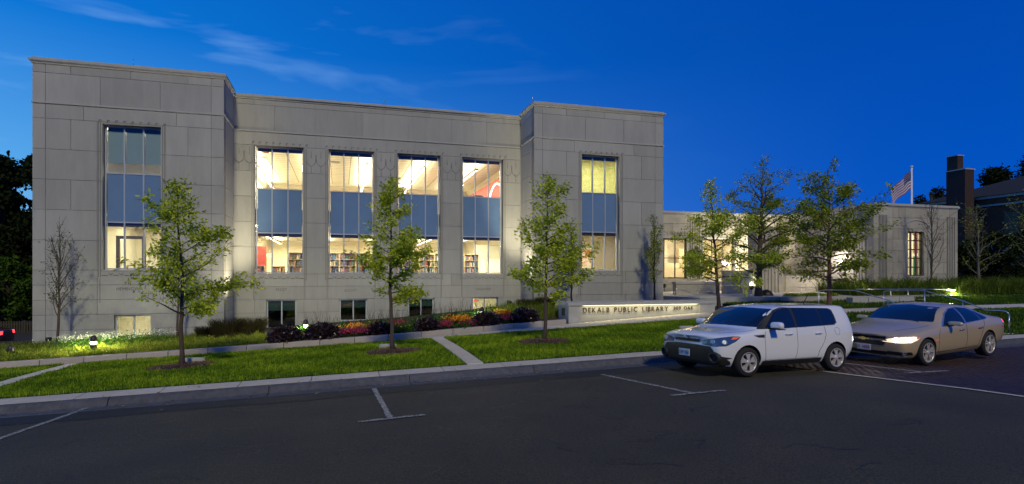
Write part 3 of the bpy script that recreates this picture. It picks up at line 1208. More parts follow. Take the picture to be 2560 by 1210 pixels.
# flat fillets on the piers beside every tall window
fb = MB()
for c, hw, Y, zt, z0 in [(c, HW, YW, 6.5, .05) for c in bays] + [(cxL, 1.13, YB, 6.66, .22), (cxR, 1.13, YB, 6.66, .22)]:
    for s_ in (-1, 1):
        for k in (1, 2):
            x = c + s_ * (hw + .07 * k)
            fb.box(x - .012, x + .012, Y - .012, Y + .01, z0 - .3, zt)
fo_ = fb.build('pilaster_fillets', M['carve'], lib)
fo_['kind'] = 'stuff'
# spandrel stones below the tall windows, with engraved names
for c, Y in [(c, YW) for c in bays] + [(cxL, YB), (cxR, YB)]:
    for s_ in (-1, 1):
        fb = MB()
        fb.box(c + s_ * 1.22 - .012, c + s_ * 1.22 + .012, Y - .010, Y + .01, -1.2, -.12)
        fb.build('carved_ornament', M['carve'], lib)


def letters(text, x0, z0, h, Y, m, parent, name, spacing=1.0, depth=.012, slant=None, width=None):
    """each character a mesh of its own, face towards -y"""
    outl = []
    x = 0.0
    made = []
    for ch in text:
        if ch == ' ':
            x += .55 * spacing
            continue
        cu = bpy.data.curves.new('glyph', 'FONT')
        cu.body = ch
        cu.size = 1.0
        cu.extrude = .0
        to = bpy.data.objects.new('glyph', cu)
        C.objects.link(to)
        dg = bpy.context.evaluated_depsgraph_get()
        me = bpy.data.meshes.new_from_object(to.evaluated_get(dg))
        bpy.data.objects.remove(to)
        vs = np.array([tuple(v.co) for v in me.vertices])
        wd = vs[:, 0].max() - vs[:, 0].min()
        made.append((ch, me, vs, x - vs[:, 0].min(), wd))
        x += wd + .16 * spacing
    tot = x - .16 * spacing
    caph = .70
    sc_z = h / caph
    sc_x = (width / tot) if width else sc_z
    for ch, me, vs, xo, wd in made:
        b_ = MB()
        fcs = [tuple(p.vertices) for p in me.polygons]
        fr = [(x0 + (v[0] + xo) * sc_x, Y - depth, z0 + v[1] * sc_z) for v in vs]
        bk_ = [(p[0], Y, p[2]) for p in fr]
        b_.add(fr, fcs)
        eds = {}
        for f in fcs:
            for i_ in range(len(f)):
                e = (f[i_], f[(i_ + 1) % len(f)])
                eds[tuple(sorted(e))] = eds.get(tuple(sorted(e)), []) + [e]
        n_ = len(fr)
        bo = MB()
        sf = [(e[0][1], e[0][0], e[0][0] + n_, e[0][1] + n_) for e in eds.values() if len(e) == 1]
        b_.v = fr + bk_
        b_.f = [tuple(f) for f in fcs] + sf
        b_.m = [0] * len(b_.f)
        b_.s = [False] * len(b_.f)
        b_.build(name, m, parent)


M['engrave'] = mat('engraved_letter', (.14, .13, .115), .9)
letters('FROST', col(690, YW), hgt(710, 727.5, YW), .135, YW - .001, M['engrave'], lib, 'engraved_letter', depth=.004, width=.52)
letters('ALCOTT', .20, -.86, .135, YW - .001, M['engrave'], lib, 'engraved_letter', depth=.004, width=.62)
letters('FAULKNER', 7.25, -.84, .135, YW - .001, M['engrave'], lib, 'engraved_letter', depth=.004, width=.86)
letters('HEMINGWAY', -9.40, -.66, .135, YB - .001, M['engrave'], lib, 'engraved_letter', depth=.004, width=1.15)
# small fittings on the wall
vb = MB()
vb.box(col(114, YB), col(130, YB), YB - .03, YB + .01, hgt(120, 852, YB), hgt(120, 843, YB))
vb.build('wall_vent', M['black'], lib)
vb = MB()
x_, z_ = col(813, YW), hgt(813, 808, YW)
vb.box(x_ - .10, x_ + .10, YW - .03, YW + .01, z_ - .10, z_ + .10)
sk = vb.build('wall_socket', M['trim'], lib)
vb = MB()
vb.box(x_ - .05, x_ + .05, YW - .04, YW - .029, z_ - .05, z_ + .05)
vb.build('socket_cover', M['black'], sk)
# granite plinth course along the foot
pl = MB()
pl.box(XL0 - .03, XL1 - .0, YB - .03, YB + .02, -3.4, -2.93)
pl.box(-2.1, XR0 - .05, YW - .035, YW + .02, -3.2, -2.62)
pl.build('plinth', M['trim'], lib)

# ------------------------------------------------------------------ rooms behind the glass
def room(x0, x1, y0, y1, z0, z1, wm, cmat=None, fm=None, name='room', t=.08, parent=None):
    par = parent or lib
    b_ = MB()
    b_.box(x0 - t, x0, y0, y1, z0, z1)
    b_.box(x1, x1 + t, y0, y1, z0, z1)
    b_.box(x0, x1, y1, y1 + t, z0, z1)
    r_ = b_.build('inner_wall', wm, par)
    b_ = MB()
    b_.box(x0, x1, y0, y1, z0 - t, z0)
    b_.build('floor', fm or M['carpet'], par)
    b_ = MB()
    b_.box(x0, x1, y0, y1, z1, z1 + t)
    return b_.build('ceiling', cmat or M['ceil'], par)


FY = YW + .425


def tile_ceiling(x0, x1, y0, ny, z, tx=1.2, ty=.6, parent=None, maxn=300):
    """hung tiles between thin bars"""
    nx_ = int(round((x1 - x0) / tx))
    tx = (x1 - x0) / nx_
    g_ = MB()
    for a in range(nx_ + 1):
        x = x0 + a * tx
        g_.box(x - .022, x + .022, y0, y0 + ny * ty, z - .004, z + .01)
    for a in range(ny + 1):
        y = y0 + a * ty
        g_.box(x0, x1, y - .016, y + .016, z - .0035, z + .009)
    cg = g_.build('ceiling_grid', M['tbar'], lib)
    tb = MB()
    tb.box(-tx / 2 + .02, tx / 2 - .02, -ty / 2 + .015, ty / 2 - .015, 0, .012)
    first_ = None
    for a in range(nx_):
        for c_ in range(ny):
            if first_ is None:
                o_ = first_ = tb.build('ceiling_tile', M['ceil'], cg)
            else:
                o_ = first_.copy()
                C.objects.link(o_)
                o_.parent = cg
            o_.location = (x0 + (a + .5) * tx, y0 + (c_ + .5) * ty, z + .001)


XA, XB_ = XL1 - .2, XR0 + .2
room(XA, XB_, FY, 48, 3.40, 6.96, M['cream'])
tile_ceiling(XA, XB_, FY, 23, 6.90)
room(XA, XB_, FY, 48, -1.0, 2.66, M['cream'])
tile_ceiling(XA, XB_, FY, 23, 2.60)


def pendant(x, y0, y1, z, zc, strn='lamp_pend', label='', e=1.0):
    t_ = empty('pendant_light', label=label, cat='light', group='linear pendant lights under the library ceilings')
    b_ = MB()
    b_.box(x - .10, x - .075, y0, y1, z - .02, z + .07)
    b_.box(x + .075, x + .10, y0, y1, z - .02, z + .07)
    b_.box(x - .10, x + .10, y0 - .02, y0, z - .02, z + .07)
    b_.box(x - .10, x + .10, y1, y1 + .02, z - .02, z + .07)
    b_.build('lamp_housing', mat('lamp_rail', (.25, .12, .07), .4, .3) if 'lamp_rail' not in bpy.data.materials else bpy.data.materials['lamp_rail'], t_)
    b_ = MB()
    b_.box(x - .07, x + .07, y0 + .01, y1 - .01, z, z + .05)
    b_.build('lamp_lens', M[strn], t_)
    b_ = MB()
    for yy in np.arange(y0 + .4, y1, 2.4):
        b_.tube([(x, yy, z + .05), (x, yy, zc)], .006, 4)
    b_.build('cable', M['metal'], t_)
    for up_ in (True, False):
        l_ = bpy.data.lights.new('pendant_lamp', 'AREA')
        l_.shape = 'RECTANGLE'
        l_.size = .14
        l_.size_y = y1 - y0 - .05
        l_.energy = e * (y1 - y0) * (15 if up_ else 34)
        l_.color = (1, .94, .70)
        lo = link(bpy.data.objects.new('pendant_lamp', l_))
        lo.parent = t_
        lo.location = (x, (y0 + y1) / 2, z + (.058 if up_ else -.006))
        lo.rotation_euler = (math.pi if up_ else 0, 0, 0)


M['lamp_pend'] = mat('pendant_lens', (1, 1, 1), .5, emit=(1, .93, .75), estr=3)
WN = ('first', 'first', 'second', 'third', 'fourth')
for k, x in enumerate((-4.75, -1.6, 1.52, 4.78, 7.95)):
    pendant(x, 34.8 if x > -3 else 33.4, 46.5, 6.42, 6.9, label='long linear pendant under the upper ceiling, %s' % ('at the left edge of the first centre window', 'between the first and second centre windows', 'in the second centre window', 'in the third centre window', 'in the fourth centre window')[k], e=1.6)
for k, x in enumerate((-4.2, -.9, 2.4, 5.6, 7.9)):
    pendant(x, 36.4, 46.5, 2.32, 2.6, label='long pendant light on the lower floor, %s' % ('crossing the first centre window', 'between the first and second centre windows', 'at the right of the second centre window', 'at the right of the third centre window', 'in the fourth centre window')[k], e=1.4)
    pendant(x, 33.0, 34.4, 2.32, 2.6, label='short linear pendant near the lower glass, %s' % ('in the first centre window', 'before the pier right of the first window', 'before the pier right of the second window', 'before the pier right of the third window', 'in the fourth centre window')[k], e=3.2)
# ceiling diffusers
for (px_, py, zc) in ((650, 393, 6.9), (836, 405, 6.9), (700, 616, 2.6), (836, 616, 2.6)):
    t = (px_ - 1280) / F
    Z = zc * F / (688 - py)
    x, y = CA * t * Z + SA * Z, -SA * t * Z + CA * Z
    if y > 46:
        y, x = 40, col(px_, 40)
    b_ = MB()
    b_.box(x - .3, x + .3, y - .3, y + .3, zc - .03, zc - .006)
    b_.box(x - .2, x + .2, y - .2, y + .2, zc - .05, zc - .0301)
    b_.build('air_diffuser', M['trim'], lib)
# red exit sign glow under the upper ceiling and in the basement
M['exitred'] = mat('exit_letter', (.8, .05, .03), .5, emit=(1, .10, .05), estr=2.2)


def exit_sign(x, y, z, w_=.34, h_=.2, lab=''):
    b_ = MB()
    b_.box(x - w_ / 2, x + w_ / 2, y, y + .05, z, z + h_)
    o_ = b_.build('exit_sign', mat('exit_box', (.8, .75, .6), .5) if 'exit_box' not in bpy.data.materials else bpy.data.materials['exit_box'])
    tag(o_, lab, 'sign')
    letters('EXIT', x - w_ / 2 + .03, z + .04, h_ - .08, y - .001, M['exitred'], o_, 'letter', depth=.006, width=w_ - .06)


exit_sign(col(664, 33.6), 33.6, 6.52, .34, .16, 'red exit sign hung under the upper ceiling in the first centre window')
exit_sign(col(1190, 33.2), 33.2, -1.56, .30, .17, 'red exit sign inside the lit basement window above the bollard')
exit_sign(col(672, 41), 41, 1.15, .4, .25, 'red exit sign beyond the bookshelf in the lower first window')

# basement rooms
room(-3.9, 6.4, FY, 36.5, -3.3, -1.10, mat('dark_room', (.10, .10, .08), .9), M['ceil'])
room(6.60, 9.4, FY, 35.4, -3.2, -1.14, M['cream'])
room(-10.6, -7.0, YB + .425, 33.6, -3.4, -1.30, M['cream'])


def ceil_lamp(x0, x1, y0, y1, z, lab, m='lamp', e=None):
    b_ = MB()
    b_.box(x0, x1, y0, y1, z - .04, z)
    o_ = b_.build('ceiling_light', M[m])
    tag(o_, lab, 'light')
    f_ = MB()
    box = [(x0 - .03, x0 - .001, y0 - .03, y1 + .03), (x1 + .001, x1 + .03, y0 - .03, y1 + .03), (x0, x1, y0 - .03, y0 - .001), (x0, x1, y1 + .001, y1 + .03)]
    for (a, b2, c_, d) in box:
        f_.box(a, b2, c_, d, z - .06, z)
    f_.build('lamp_frame', M['white'], o_)
    l_ = bpy.data.lights.new('ceiling_lamp', 'AREA')
    l_.shape = 'RECTANGLE'
    l_.size, l_.size_y = x1 - x0, y1 - y0
    l_.energy = e if e else 42 * (x1 - x0)
    l_.color = (1, .94, .70)
    lo = link(bpy.data.objects.new('ceiling_lamp', l_))
    lo.parent = o_
    lo.location = ((x0 + x1) / 2, (y0 + y1) / 2, z - .05)


M['lamp_soft'] = mat('lamp_lens_soft', (1, 1, 1), .5, emit=(1, .87, .60), estr=9)
ceil_lamp(6.9, 9.1, 33.3, 33.6, -1.16, 'ceiling strip light in the lit basement room', 'lamp_soft')
ceil_lamp(-10.2, -7.4, 31.0, 31.25, -1.32, 'ceiling strip light in the basement room of the left block', 'lamp_soft')
# end blocks
room(XL0 + .6, XL1 - .45, YB + .425, 38.5, 4.25, 7.0, M['white'])
ceil_lamp(-11, -6.8, 31.5, 31.8, 6.95, 'ceiling strip light behind the blinds of the left block', 'lamp_soft', e=300)
room(XL0 + .6, XL1 - .45, YB + .425, 40.5, -.75, 2.95, M['cream'])
for yy in (31.5, 34.5, 38):
    ceil_lamp(-11.2, -6.6, yy, yy + .14, 2.90, 'long ceiling light in the left block lower room, %s' % {31.5: 'close to the glass', 34.5: 'the middle of three', 38: 'the deepest, near the back wall'}[yy], 'lamp')
room(XR0 + .5, XR1 - .5, YB + .425, 34.0, 4.3, 7.3, mat('green_wall', (.60, .64, .22), .8, var2=(.74, .72, .38), vscale=4, bump=.8, bscale=9))
for yy in (30.4, 32.2):
    ceil_lamp(11.2, 16.5, yy, yy + .2, 7.25, 'ceiling light against the green wall of the right block, %s' % ('front row' if yy < 31 else 'back row'), e=160)
room(XR0 + .5, XR1 - .5, YB + .425, 34.6, -.7, 3.0, mat('grey_wall', (.42, .36, .27), .8))
ceil_lamp(11.2, 16.5, 31.0, 31.25, 2.95, 'ceiling light above the painting in the right block', e=420)
# embossed relief on the green wall: staggered small tiles
gw = MB()
for a in range(26):
    for c_ in range(24):
        x = 11.2 + a * .21 + (.105 if c_ % 2 else 0)
        z = 4.5 + c_ * .115
        gw.box(x, x + .13, 33.975, 33.999, z, z + .06)
o = gw.build('wall_relief', bpy.data.materials['green_wall'], lib)
o['kind'] = 'stuff'
# big pale drum near the left of that window
db = MB()
db.lathe([(.0, -.05), (.95, -.05), (.95, .0), (.88, .06), (0, .06)], 32, (11.75, 32.6, 6.6), 0, 'z')
tag(db.build('drum_lamp_shade', M['white']), 'pale round drum shade hanging in the upper window of the right block', 'lamp shade')
# painting
pb = MB()
pb.box(13.70, 15.6, 34.5, 34.56, .45, 1.75)
pt_ = pb.build('painting', M['white'])
tag(pt_, 'framed abstract painting with orange strokes on the grey wall of the right block', 'painting')
M['canvas'] = mat('canvas', (.75, .68, .52), .8, var2=(.68, .25, .05), vscale=2.3, stretch=(1, 1, 2.2))
pb = MB()
pb.box(13.78, 15.52, 34.48, 34.499, .53, 1.67)
pb.build('canvas', M['canvas'], pt_)
p2_ = copy_tree(pt_)
p2_.location = (-2.15, 0, -.1)
p2_['label'] = 'second framed painting half hidden at the left edge of the grey wall'

# red walls and partitions in the wing
rb = MB()
rb.box(XA + .02, -4.30, 38.0, 38.2, -.98, 1.75)
rb.build('red_partition', M['redwall'], lib)
rb = MB()
rb.box(9.45, 9.95, 34.3, 44, 3.45, 6.05)
rb.build('red_partition', M['redwall'], lib)
ab = MB()
pts = [(9.40, 35.6 + 1.9 * math.cos(q / 16 * math.pi), 4.2 + 1.55 * math.sin(q / 16 * math.pi)) for q in range(17)]
ab.tube(pts, .05, 6)
tag(ab.build('arched_neon', mat('neon_arch', (1, 1, 1), .5, emit=(1, .9, .7), estr=2.5)), 'glowing white arch on the red wall in the upper fourth window', 'light')
# yellow panel in the third upper window
yb = MB()
yb.box(6.35, 6.75, 38, 38.2, 3.45, 5.6)
tag(yb.build('yellow_banner', mat('yellow_cloth', (.75, .55, .03), .8)), 'yellow banner low in the upper third window', 'banner')
# dark monitor on the upper floor
mb_ = MB()
mb_.box(7.45, 8.05, 33.4, 33.5, 4.40, 4.68)
mb_.box(7.70, 7.80, 33.42, 33.48, 4.1, 4.399)
tag(mb_.build('monitor', M['black']), 'black computer monitor on the upper floor in the fourth window', 'monitor')
# glazed office front in the lower fourth window
ob = MB()
ob.box(8.05, 8.12, 35.6, 35.7, -.98, 1.0)
ob.box(8.75, 8.82, 35.6, 35.7, -.98, 1.0)
ob.box(8.0, 10.0, 35.6, 35.7, 1.0, 1.9)
ob.build('office_front', M['cream'], lib)

# ------------------------------------------------------------------ bookshelves
BOOKC = [(.30, .05, .04), (.05, .10, .22), (.10, .20, .10), (.42, .30, .12), (.12, .10, .09), (.55, .50, .40), (.25, .12, .06), (.06, .06, .07)]
bookm = [mat('book_cloth_%d' % k, c, .6) for k, c in enumerate(BOOKC)]
for k, m_ in enumerate(bookm):
    m_.name = 'book_cloth'


def shelf_unit(x0, x1, y, z0, ztop, rows_, label, seed):
    r_ = random.Random(seed)
    t_ = empty('bookshelf', (0, 0, 0), label=label, cat='bookshelf', group='bookshelves behind the lower windows')
    b_ = MB()
    b_.box(x0, x0 + .03, y, y + .3, z0, ztop)
    b_.box(x1 - .03, x1, y, y + .3, z0, ztop)
    b_.box(x0 + .03, x1 - .03, y + .28, y + .3, z0, ztop - .03)
    b_.box(x0 + .03, x1 - .03, y - .004, y + .3, ztop - .03, ztop)
    b_.build('case', M['wood'], t_)
    hh = (ztop - z0 - .05) / rows_
    bk_ = MB()
    for k in range(rows_):
        zz = z0 + .02 + k * hh
        s_ = MB()
        s_.box(x0 + .03, x1 - .03, y, y + .278, zz, zz + .025)
        s_.build('shelf_board', M['wood'], t_)
        x = x0 + .04
        while x < x1 - .07:
            wd = r_.uniform(.022, .055)
            if r_.random() < .07:
                x += r_.uniform(.05, .16)
                continue
            bk_.box(x, x + wd - .003, y + r_.uniform(.02, .06), y + .26, zz + .026, zz + .026 + hh * r_.uniform(.55, .85), r_.randrange(8))
            x += wd
    bo = bk_.build('books', bookm, t_)
    bo['kind'] = 'stuff'


SHL = ['with its bare end showing in the first centre window', 'in the right pane of the first centre window', 'left one behind the pier between first and second windows', 'right one behind the pier between first and second windows', 'in the left pane of the second centre window', 'in the middle pane of the second centre window', 'in the right pane of the second centre window', 'behind the pier right of the second window', 'in the left pane of the third centre window', 'in the middle pane of the third window behind the oak', 'in the right pane of the third centre window', 'behind the pier right of the third window', 'at the left of the fourth centre window, ending the row', 'last']
k = 0
x = -2.78
while x < 8.0 and k < 13:
    shelf_unit(x, x + .90, 34.9, -.98, 1.28, 6, 'tall bookshelf ' + SHL[k], k)
    x += .91
    k += 1
for a, y, n_ in ((-5.0, 36.5, 1), (-4.05, 38.3, 2)):
    shelf_unit(a, a + .8, y, -.98, .55, 4, 'low pale bookshelf beside the red partition, %s one' % ('front' if n_ == 1 else 'back'), 50 + n_)
for n_, a in enumerate((-8.95, -8.0, -7.05)):
    shelf_unit(a, a + .9, 36.2, -.7, 1.15, 5, 'bookshelf in the lower room of the left block, %s' % ('beside the door frame', 'middle of three', 'behind the oak tree')[n_], 60 + n_)
# door frame seen in the left block
dfb = MB()
dfb.box(-10.9, -10.75, 34, 34.15, -.7, 2.0)
dfb.box(-9.75, -9.6, 34, 34.15, -.7, 2.0)
dfb.box(-10.74, -9.76, 34, 34.15, 1.85, 2.0)
dfb.build('inner_door_frame', M['darkframe'], lib)

# ------------------------------------------------------------------ sign wall by the pavement
SX0, SX1, SY = 8.94, 15.87, 22.23
sw = empty('sign_wall', label='low illuminated limestone sign wall reading DEKALB PUBLIC LIBRARY 309 OAK', cat='sign')
zt = -1.12
px0, px1 = col(1454, SY), col(1749, SY)
b_ = MB()
b_.box(SX0, px0, SY, SY + 1.15, -2.4, zt - .13)
b_.box(px1 + .001, SX1, SY, SY + 1.15, -2.2, zt - .13)
b_.box(px0 + .001, px1, SY + .14, SY + 1.15, -2.4, zt - .13)
b_.build('wall', M['trim'], sw)
xs_ = [SX0 - .04, 9.9, 11.6, 13.3, 15.0, SX1 + .04]
for a, c_ in zip(xs_[:-1], xs_[1:]):
    q = MB()
    q.box(a + .004, c_ - .004, SY - .05, SY + 1.19, zt - .128, zt)
    q.build('coping_stone', M['trim'], sw)
q = MB()
q.box(SX0 - .02, SX0 + .01, SY + .42, SY + .74, -1.68, -1.38)
q.build('wall_vent', M['darkframe'], sw)
# strip light under the coping
M['strip'] = mat('strip_lens', (1, 1, 1), .5, emit=(1, .93, .66), estr=.9)
q = MB()
q.box(px0 + .05, px1 - .05, SY + .03, SY + .06, zt - .150, zt - .132)
q.build('strip_light', M['strip'], sw)
l_ = bpy.data.lights.new('strip_lamp', 'AREA')
l_.shape = 'RECTANGLE'
l_.size = px1 - px0 - .2
l_.size_y = .06
l_.energy = 30
l_.color = (1, .88, .48)
lo = link(bpy.data.objects.new('strip_lamp', l_))
lo.parent = sw
lo.location = ((px0 + px1) / 2, SY - .055, zt - .131)
lo.rotation_euler = (R(14), 0, 0)
# long letters follow the level coping
letters('DEKALB', col(1460, SY), -1.545, .205, SY + .10, M['letter'], sw, 'letter', depth=.022, width=col(1526, SY) - col(1460, SY), spacing=1.5)
letters('PUBLIC', col(1538.5, SY), -1.545, .205, SY + .10, M['letter'], sw, 'letter', depth=.022, width=col(1596, SY) - col(1538.5, SY), spacing=1.5)
letters('LIBRARY', col(1609, SY), -1.545, .205, SY + .10, M['letter'], sw, 'letter', depth=.022, width=col(1673, SY) - col(1609, SY), spacing=1.5)
letters('309', col(1687, SY), -1.50, .15, SY + .10, M['letter'], sw, 'letter', depth=.022, width=col(1705, SY) - col(1687, SY), spacing=1.2)
letters('OAK', col(1713, SY), -1.50, .15, SY + .10, M['letter'], sw, 'letter', depth=.022, width=col(1736, SY) - col(1713, SY), spacing=1.5)
# ------------------------------------------------------------------ older wing with the entrance, to the right
old = empty('old_library_wing', label='low older limestone wing with fluted pilasters and the entrance beside the tall library', cat='building')
YO, XS0, XS1 = 37.3, 32.8, 40.05
rowsO = [4.42, 3.75, 3.05, 2.35, 1.6, .85, .1, -.65, -2.4]
opsO = [(20.7, 24.32, -.25, 2.68), (25.6, 28.4, -.25, 2.68), (28.9, 31.6, -1.4, 1.3)]
jo = {k: [19.2 + (k % 2) * .9, 22.0 + (k % 2) * 1.1, 24.35, 25.57, 28.43, 28.87, 31.63] for k in range(8)}
_lib = lib
stone_wall(front(YO), XR1 + .01, XS0, rowsO, jo, opsO, old, 'oldstone', .012)
stone_wall(lambda s, d, z: (XS0 + d, s, z), YB + .42, YO, rowsO, {k: [31.2 + (k % 2) * .8, 33.4, 35.2 + (k % 2) * .7] for k in range(8)}, [], old, 'oldstone', .010)
wx0, wx1 = col(2270, YB), col(2311, YB)
wz0, wz1 = hgt(2290, 690, YB), hgt(2290, 579, YB)
stone_wall(front(YB), XS0, XS1, rowsO, {k: [34.4, 34.9 + (k % 2) * .5, wx0 - .25, wx1 + .25, 38.2 + (k % 2) * .6, 39.3] for k in range(8)}, [(wx0, wx1, wz0, wz1)], old, 'oldstone', .010)
b_ = MB()
b_.box(XR1 + .02, XS0 - .02, YO + .43, 48, 4.0, 4.2)
b_.box(XS0 + .43, XS1, YB + .43, 48, 4.0, 4.2)
b_.box(XS1 - .4, XS1, YB + .43, 48, -2.4, 3.99)
b_.box(XR1 + .02, XS1 - .41, 47.6, 48, -2.4, 3.99)
b_.build('roof', M['roofing'], old)
# coping
lib = old
cornice([(XR1 + .03, YO), (XS0, YO), (XS0, YO - .02)], 4.425, .33) if False else None
c_ = MB()
for z0_, z1_, o_ in ((4.425, 4.50, .03), (4.501, 4.62, .09), (4.621, 4.66, .05)):
    c_.box(XR1 + .03, XS0 - o_, YO - o_, YO + .4, z0_, z1_)
    c_.box(XS0 - o_ + .001, XS1 + o_, YB - o_, YB + .45, z0_, z1_)
    c_.box(XS0 - o_ + .001, XS0 + .4, YB + .451, YO + .4, z0_, z1_)
c_.build('coping', M['trim'], old)
# fluting: groups of ribs
def flutes(fn, s0, s1, n_, z0, z1, par, mm='oldstone'):
    b_ = MB()
    st = (s1 - s0) / n_
    for k in range(n_):
        b_.box(s0 + k * st + st * .2, s0 + (k + 1) * st - st * .2, -.07, .02, z0, z1, 0, fn)
    b_.build('fluted_pilaster', M[mm], par)


fO = front(YO)
flutes(fO, 24.5, 25.45, 5, -.3, 4.1, old)
flutes(fO, 31.7, 32.7, 5, -1.6, 4.1, old)
flutes(lambda s, d, z: (XS0 + d, s, z), 30.0, 31.0, 5, -1.2, 3.9, old)
flutes(lambda s, d, z: (XS0 + d, s, z), 33.2, 34.4, 5, -1.4, 3.9, old)
flutes(front(YB), col(2196, YB), col(2218, YB), 6, -.2, 3.9, old)
flutes(front(YB), col(2366, YB), col(2388, YB), 5, -.9, 3.9, old)
letters('LIBRARY', col(1668, YO), hgt(1690, 588, YO), .27, YO - .001, M['engrave'], old, 'engraved_letter', depth=.006, width=col(1714, YO) - col(1668, YO))
letters('PUBLIC', col(1622, YO), hgt(1690, 588, YO), .27, YO - .001, M['engrave'], old, 'engraved_letter', depth=.006, width=1.3)
# lit windows with dark bars
M['warmroom'] = mat('warm_room', (.85, .75, .55), .8)
for (a, c2, z0_, z1_) in opsO[:2]:
    fb = MB()
    nn = 4 if c2 - a > 3 else 3
    box_frame(fb, a + .01, c2 - .01, z0_ + .01, z1_ - .01, YO + .2, YO + .3, .09, [a + (c2 - a) * k / nn for k in range(1, nn)], [1.25], .06)
    wn = fb.build('window', M['darkframe'], old)
    for k in range(nn):
        for (za, zb2) in ((z0_, 1.25), (1.25, z1_)):
            p_ = MB()
            p_.box(a + (c2 - a) * k / nn + .04, a + (c2 - a) * (k + 1) / nn - .04, YO + .24, YO + .26, za + .04, zb2 - .04)
            p_.build('pane', M['glass'], wn)
    s_ = MB()
    for xx in (a - .10, c2 + .001):
        s_.box(xx, xx + .10, YO - .05, YO + .19, z0_, z1_ + .12)
    s_.box(a, c2, YO - .05, YO + .19, z1_ + .001, z1_ + .12)
    s_.build('window_surround', M['trim'], wn)
room(19.5, 31.9, YO + .43, 44.5, -1.9, 3.2, M['warmroom'], parent=old)
for yy in (38.6, 41):
    ceil_lamp(20.3, 31, yy, yy + .35, 3.15, 'bright ceiling strip in the old wing, %s' % ('front row' if yy < 40 else 'back row'))
b_ = MB()
b_.box(20, 27, 42.5, 43, -1.8, 1.0)
b_.box(27.2, 31, 43, 43.4, -1.8, 2.2)
b_.build('inner_partition', M['wood'], old)
# entrance doors
fb = MB()
box_frame(fb, 28.91, 31.59, -1.42, 1.29, YO + .18, YO + .3, .1, [29.8, 30.7], [.85], .07)
dr = fb.build('entrance_door', M['darkframe'], old)
for k in range(3):
    p_ = MB()
    p_.box(28.95 + k * .89, 29.78 + k * .89, YO + .22, YO + .24, -1.4, 1.25)
    p_.build('pane', M['glass'], dr)
# library window with coloured spines behind, in a hooded surround
fb = MB()
nx3, nz5 = 3, 5
box_frame(fb, wx0 + .01, wx1 - .01, wz0 + .01, wz1 - .01, YB + .2, YB + .28, .07, [wx0 + (wx1 - wx0) * k / 3 for k in (1, 2)], [wz0 + (wz1 - wz0) * k / 5 for k in (1, 2, 3, 4)], .07)
wn = fb.build('window', M['darkframe'], old)
for k in range(3):
    for q in range(5):
        p_ = MB()
        p_.box(wx0 + (wx1 - wx0) * k / 3 + .04, wx0 + (wx1 - wx0) * (k + 1) / 3 - .04, YB + .23, YB + .25, wz0 + (wz1 - wz0) * q / 5 + .04, wz0 + (wz1 - wz0) * (q + 1) / 5 - .04)
        p_.build('pane', M['glass'], wn)
# arched hood line
hb = MB()
xm = (wx0 + wx1) / 2
pts = [(wx0 - .32, YB - .02, -.3), (wx0 - .32, YB - .02, wz1 + .45)]
for k in range(9):
    a = k / 8
    pts.append((wx0 - .30 + (wx1 - wx0 + .60) * a, YB - .02, wz1 + .45 + .30 * math.sin(math.pi * a) ** .8))
pts += [(wx1 + .32, YB - .02, wz1 + .45), (wx1 + .32, YB - .02, -.3)]
hb.tube(pts, .035, 6, smooth=False)
hb.build('window_hood', M['trim'], old)
sb = MB()
sb.box(wx0 - .08, wx1 + .08, YB - .06, YB + .19, wz0 - .09, wz0 - .001)
sb.build('sill', M['trim'], wn)
room(XS0 + .6, XS1 - .6, YB + .43, 33.6, -1.2, 3.9, M['cream'], parent=old)
ceil_lamp(33.8, 39, 31.0, 31.4, 3.85, 'ceiling light behind the barred window of the old wing')
# tall coloured hangings behind the barred window
M['greencloth'] = mat('green_cloth', (.03, .60, .06), .8)
M['pinkcloth'] = mat('pink_cloth', (.75, .22, .14), .8, var2=(.8, .5, .4), vscale=5)
for nm, xa, xb, za, zb2, mm in (('green', .40, .66, -.4, 1.3, 'greencloth'), ('pink', .40, .66, 1.5, 3.1, 'pinkcloth'), ('rose', .78, .98, 1.35, 3.1, 'pinkcloth')):
    q = MB()
    W_ = wx1 - wx0
    y_ = 30.6
    x0_, x1_ = col(2270 + 41 * (xa - .05), y_), col(2270 + 41 * (xb - .05), y_)
    q.box(x0_, x1_, y_, y_ + .05, za, zb2)
    tag(q.build('hanging_banner', M[mm]), '%s banner hanging behind the barred window of the old wing' % nm, 'banner')
for k in range(3):
    q = MB()
    y_ = 30.45
    xx = col(2278 + k * 13.5, y_)
    q.box(xx, xx + .035, y_, y_ + .03, -.9, 3.4)
    q.build('drape_edge', M['redwall'], old)
# wall lamps: round glass globes on brackets
M['globe'] = mat('globe_glass', (1, 1, 1), .4, emit=(1, .86, .90), estr=40)


def globe(x, y, z, lab, out):
    t_ = empty('wall_lamp', (x, y, z), label=lab, cat='lamp', group='globe lamps by the entrance')
    q = MB()
    q.lathe([(.0, -.13), (.07, -.11), (.12, -.05), (.135, 0), (.12, .06), (.07, .11), (0, .13)], 16)
    q.build('globe', M['globe'], t_)
    l_ = bpy.data.lights.new('globe_lamp', 'POINT')
    l_.energy = 160
    l_.color = (1, .86, .74)
    l_.shadow_soft_size = .12
    lo = link(bpy.data.objects.new('globe_lamp', l_))
    lo.parent = t_
    lo.location = (-out[0], -out[1], .05)
    q = MB()
    q.tube([(0, 0, -.13), (0, 0, -.22), (out[0], out[1], -.22)], .02, 6)
    q.build('bracket', M['bronze'], t_)
    return t_


globe(27.15, 36.95, .92, 'glowing globe lamp right of the second entrance window behind the oak', (0, .34))
globe(32.45, 31.7, .92, 'glowing globe lamp on the pale side wall behind the maple', (.34, 0))
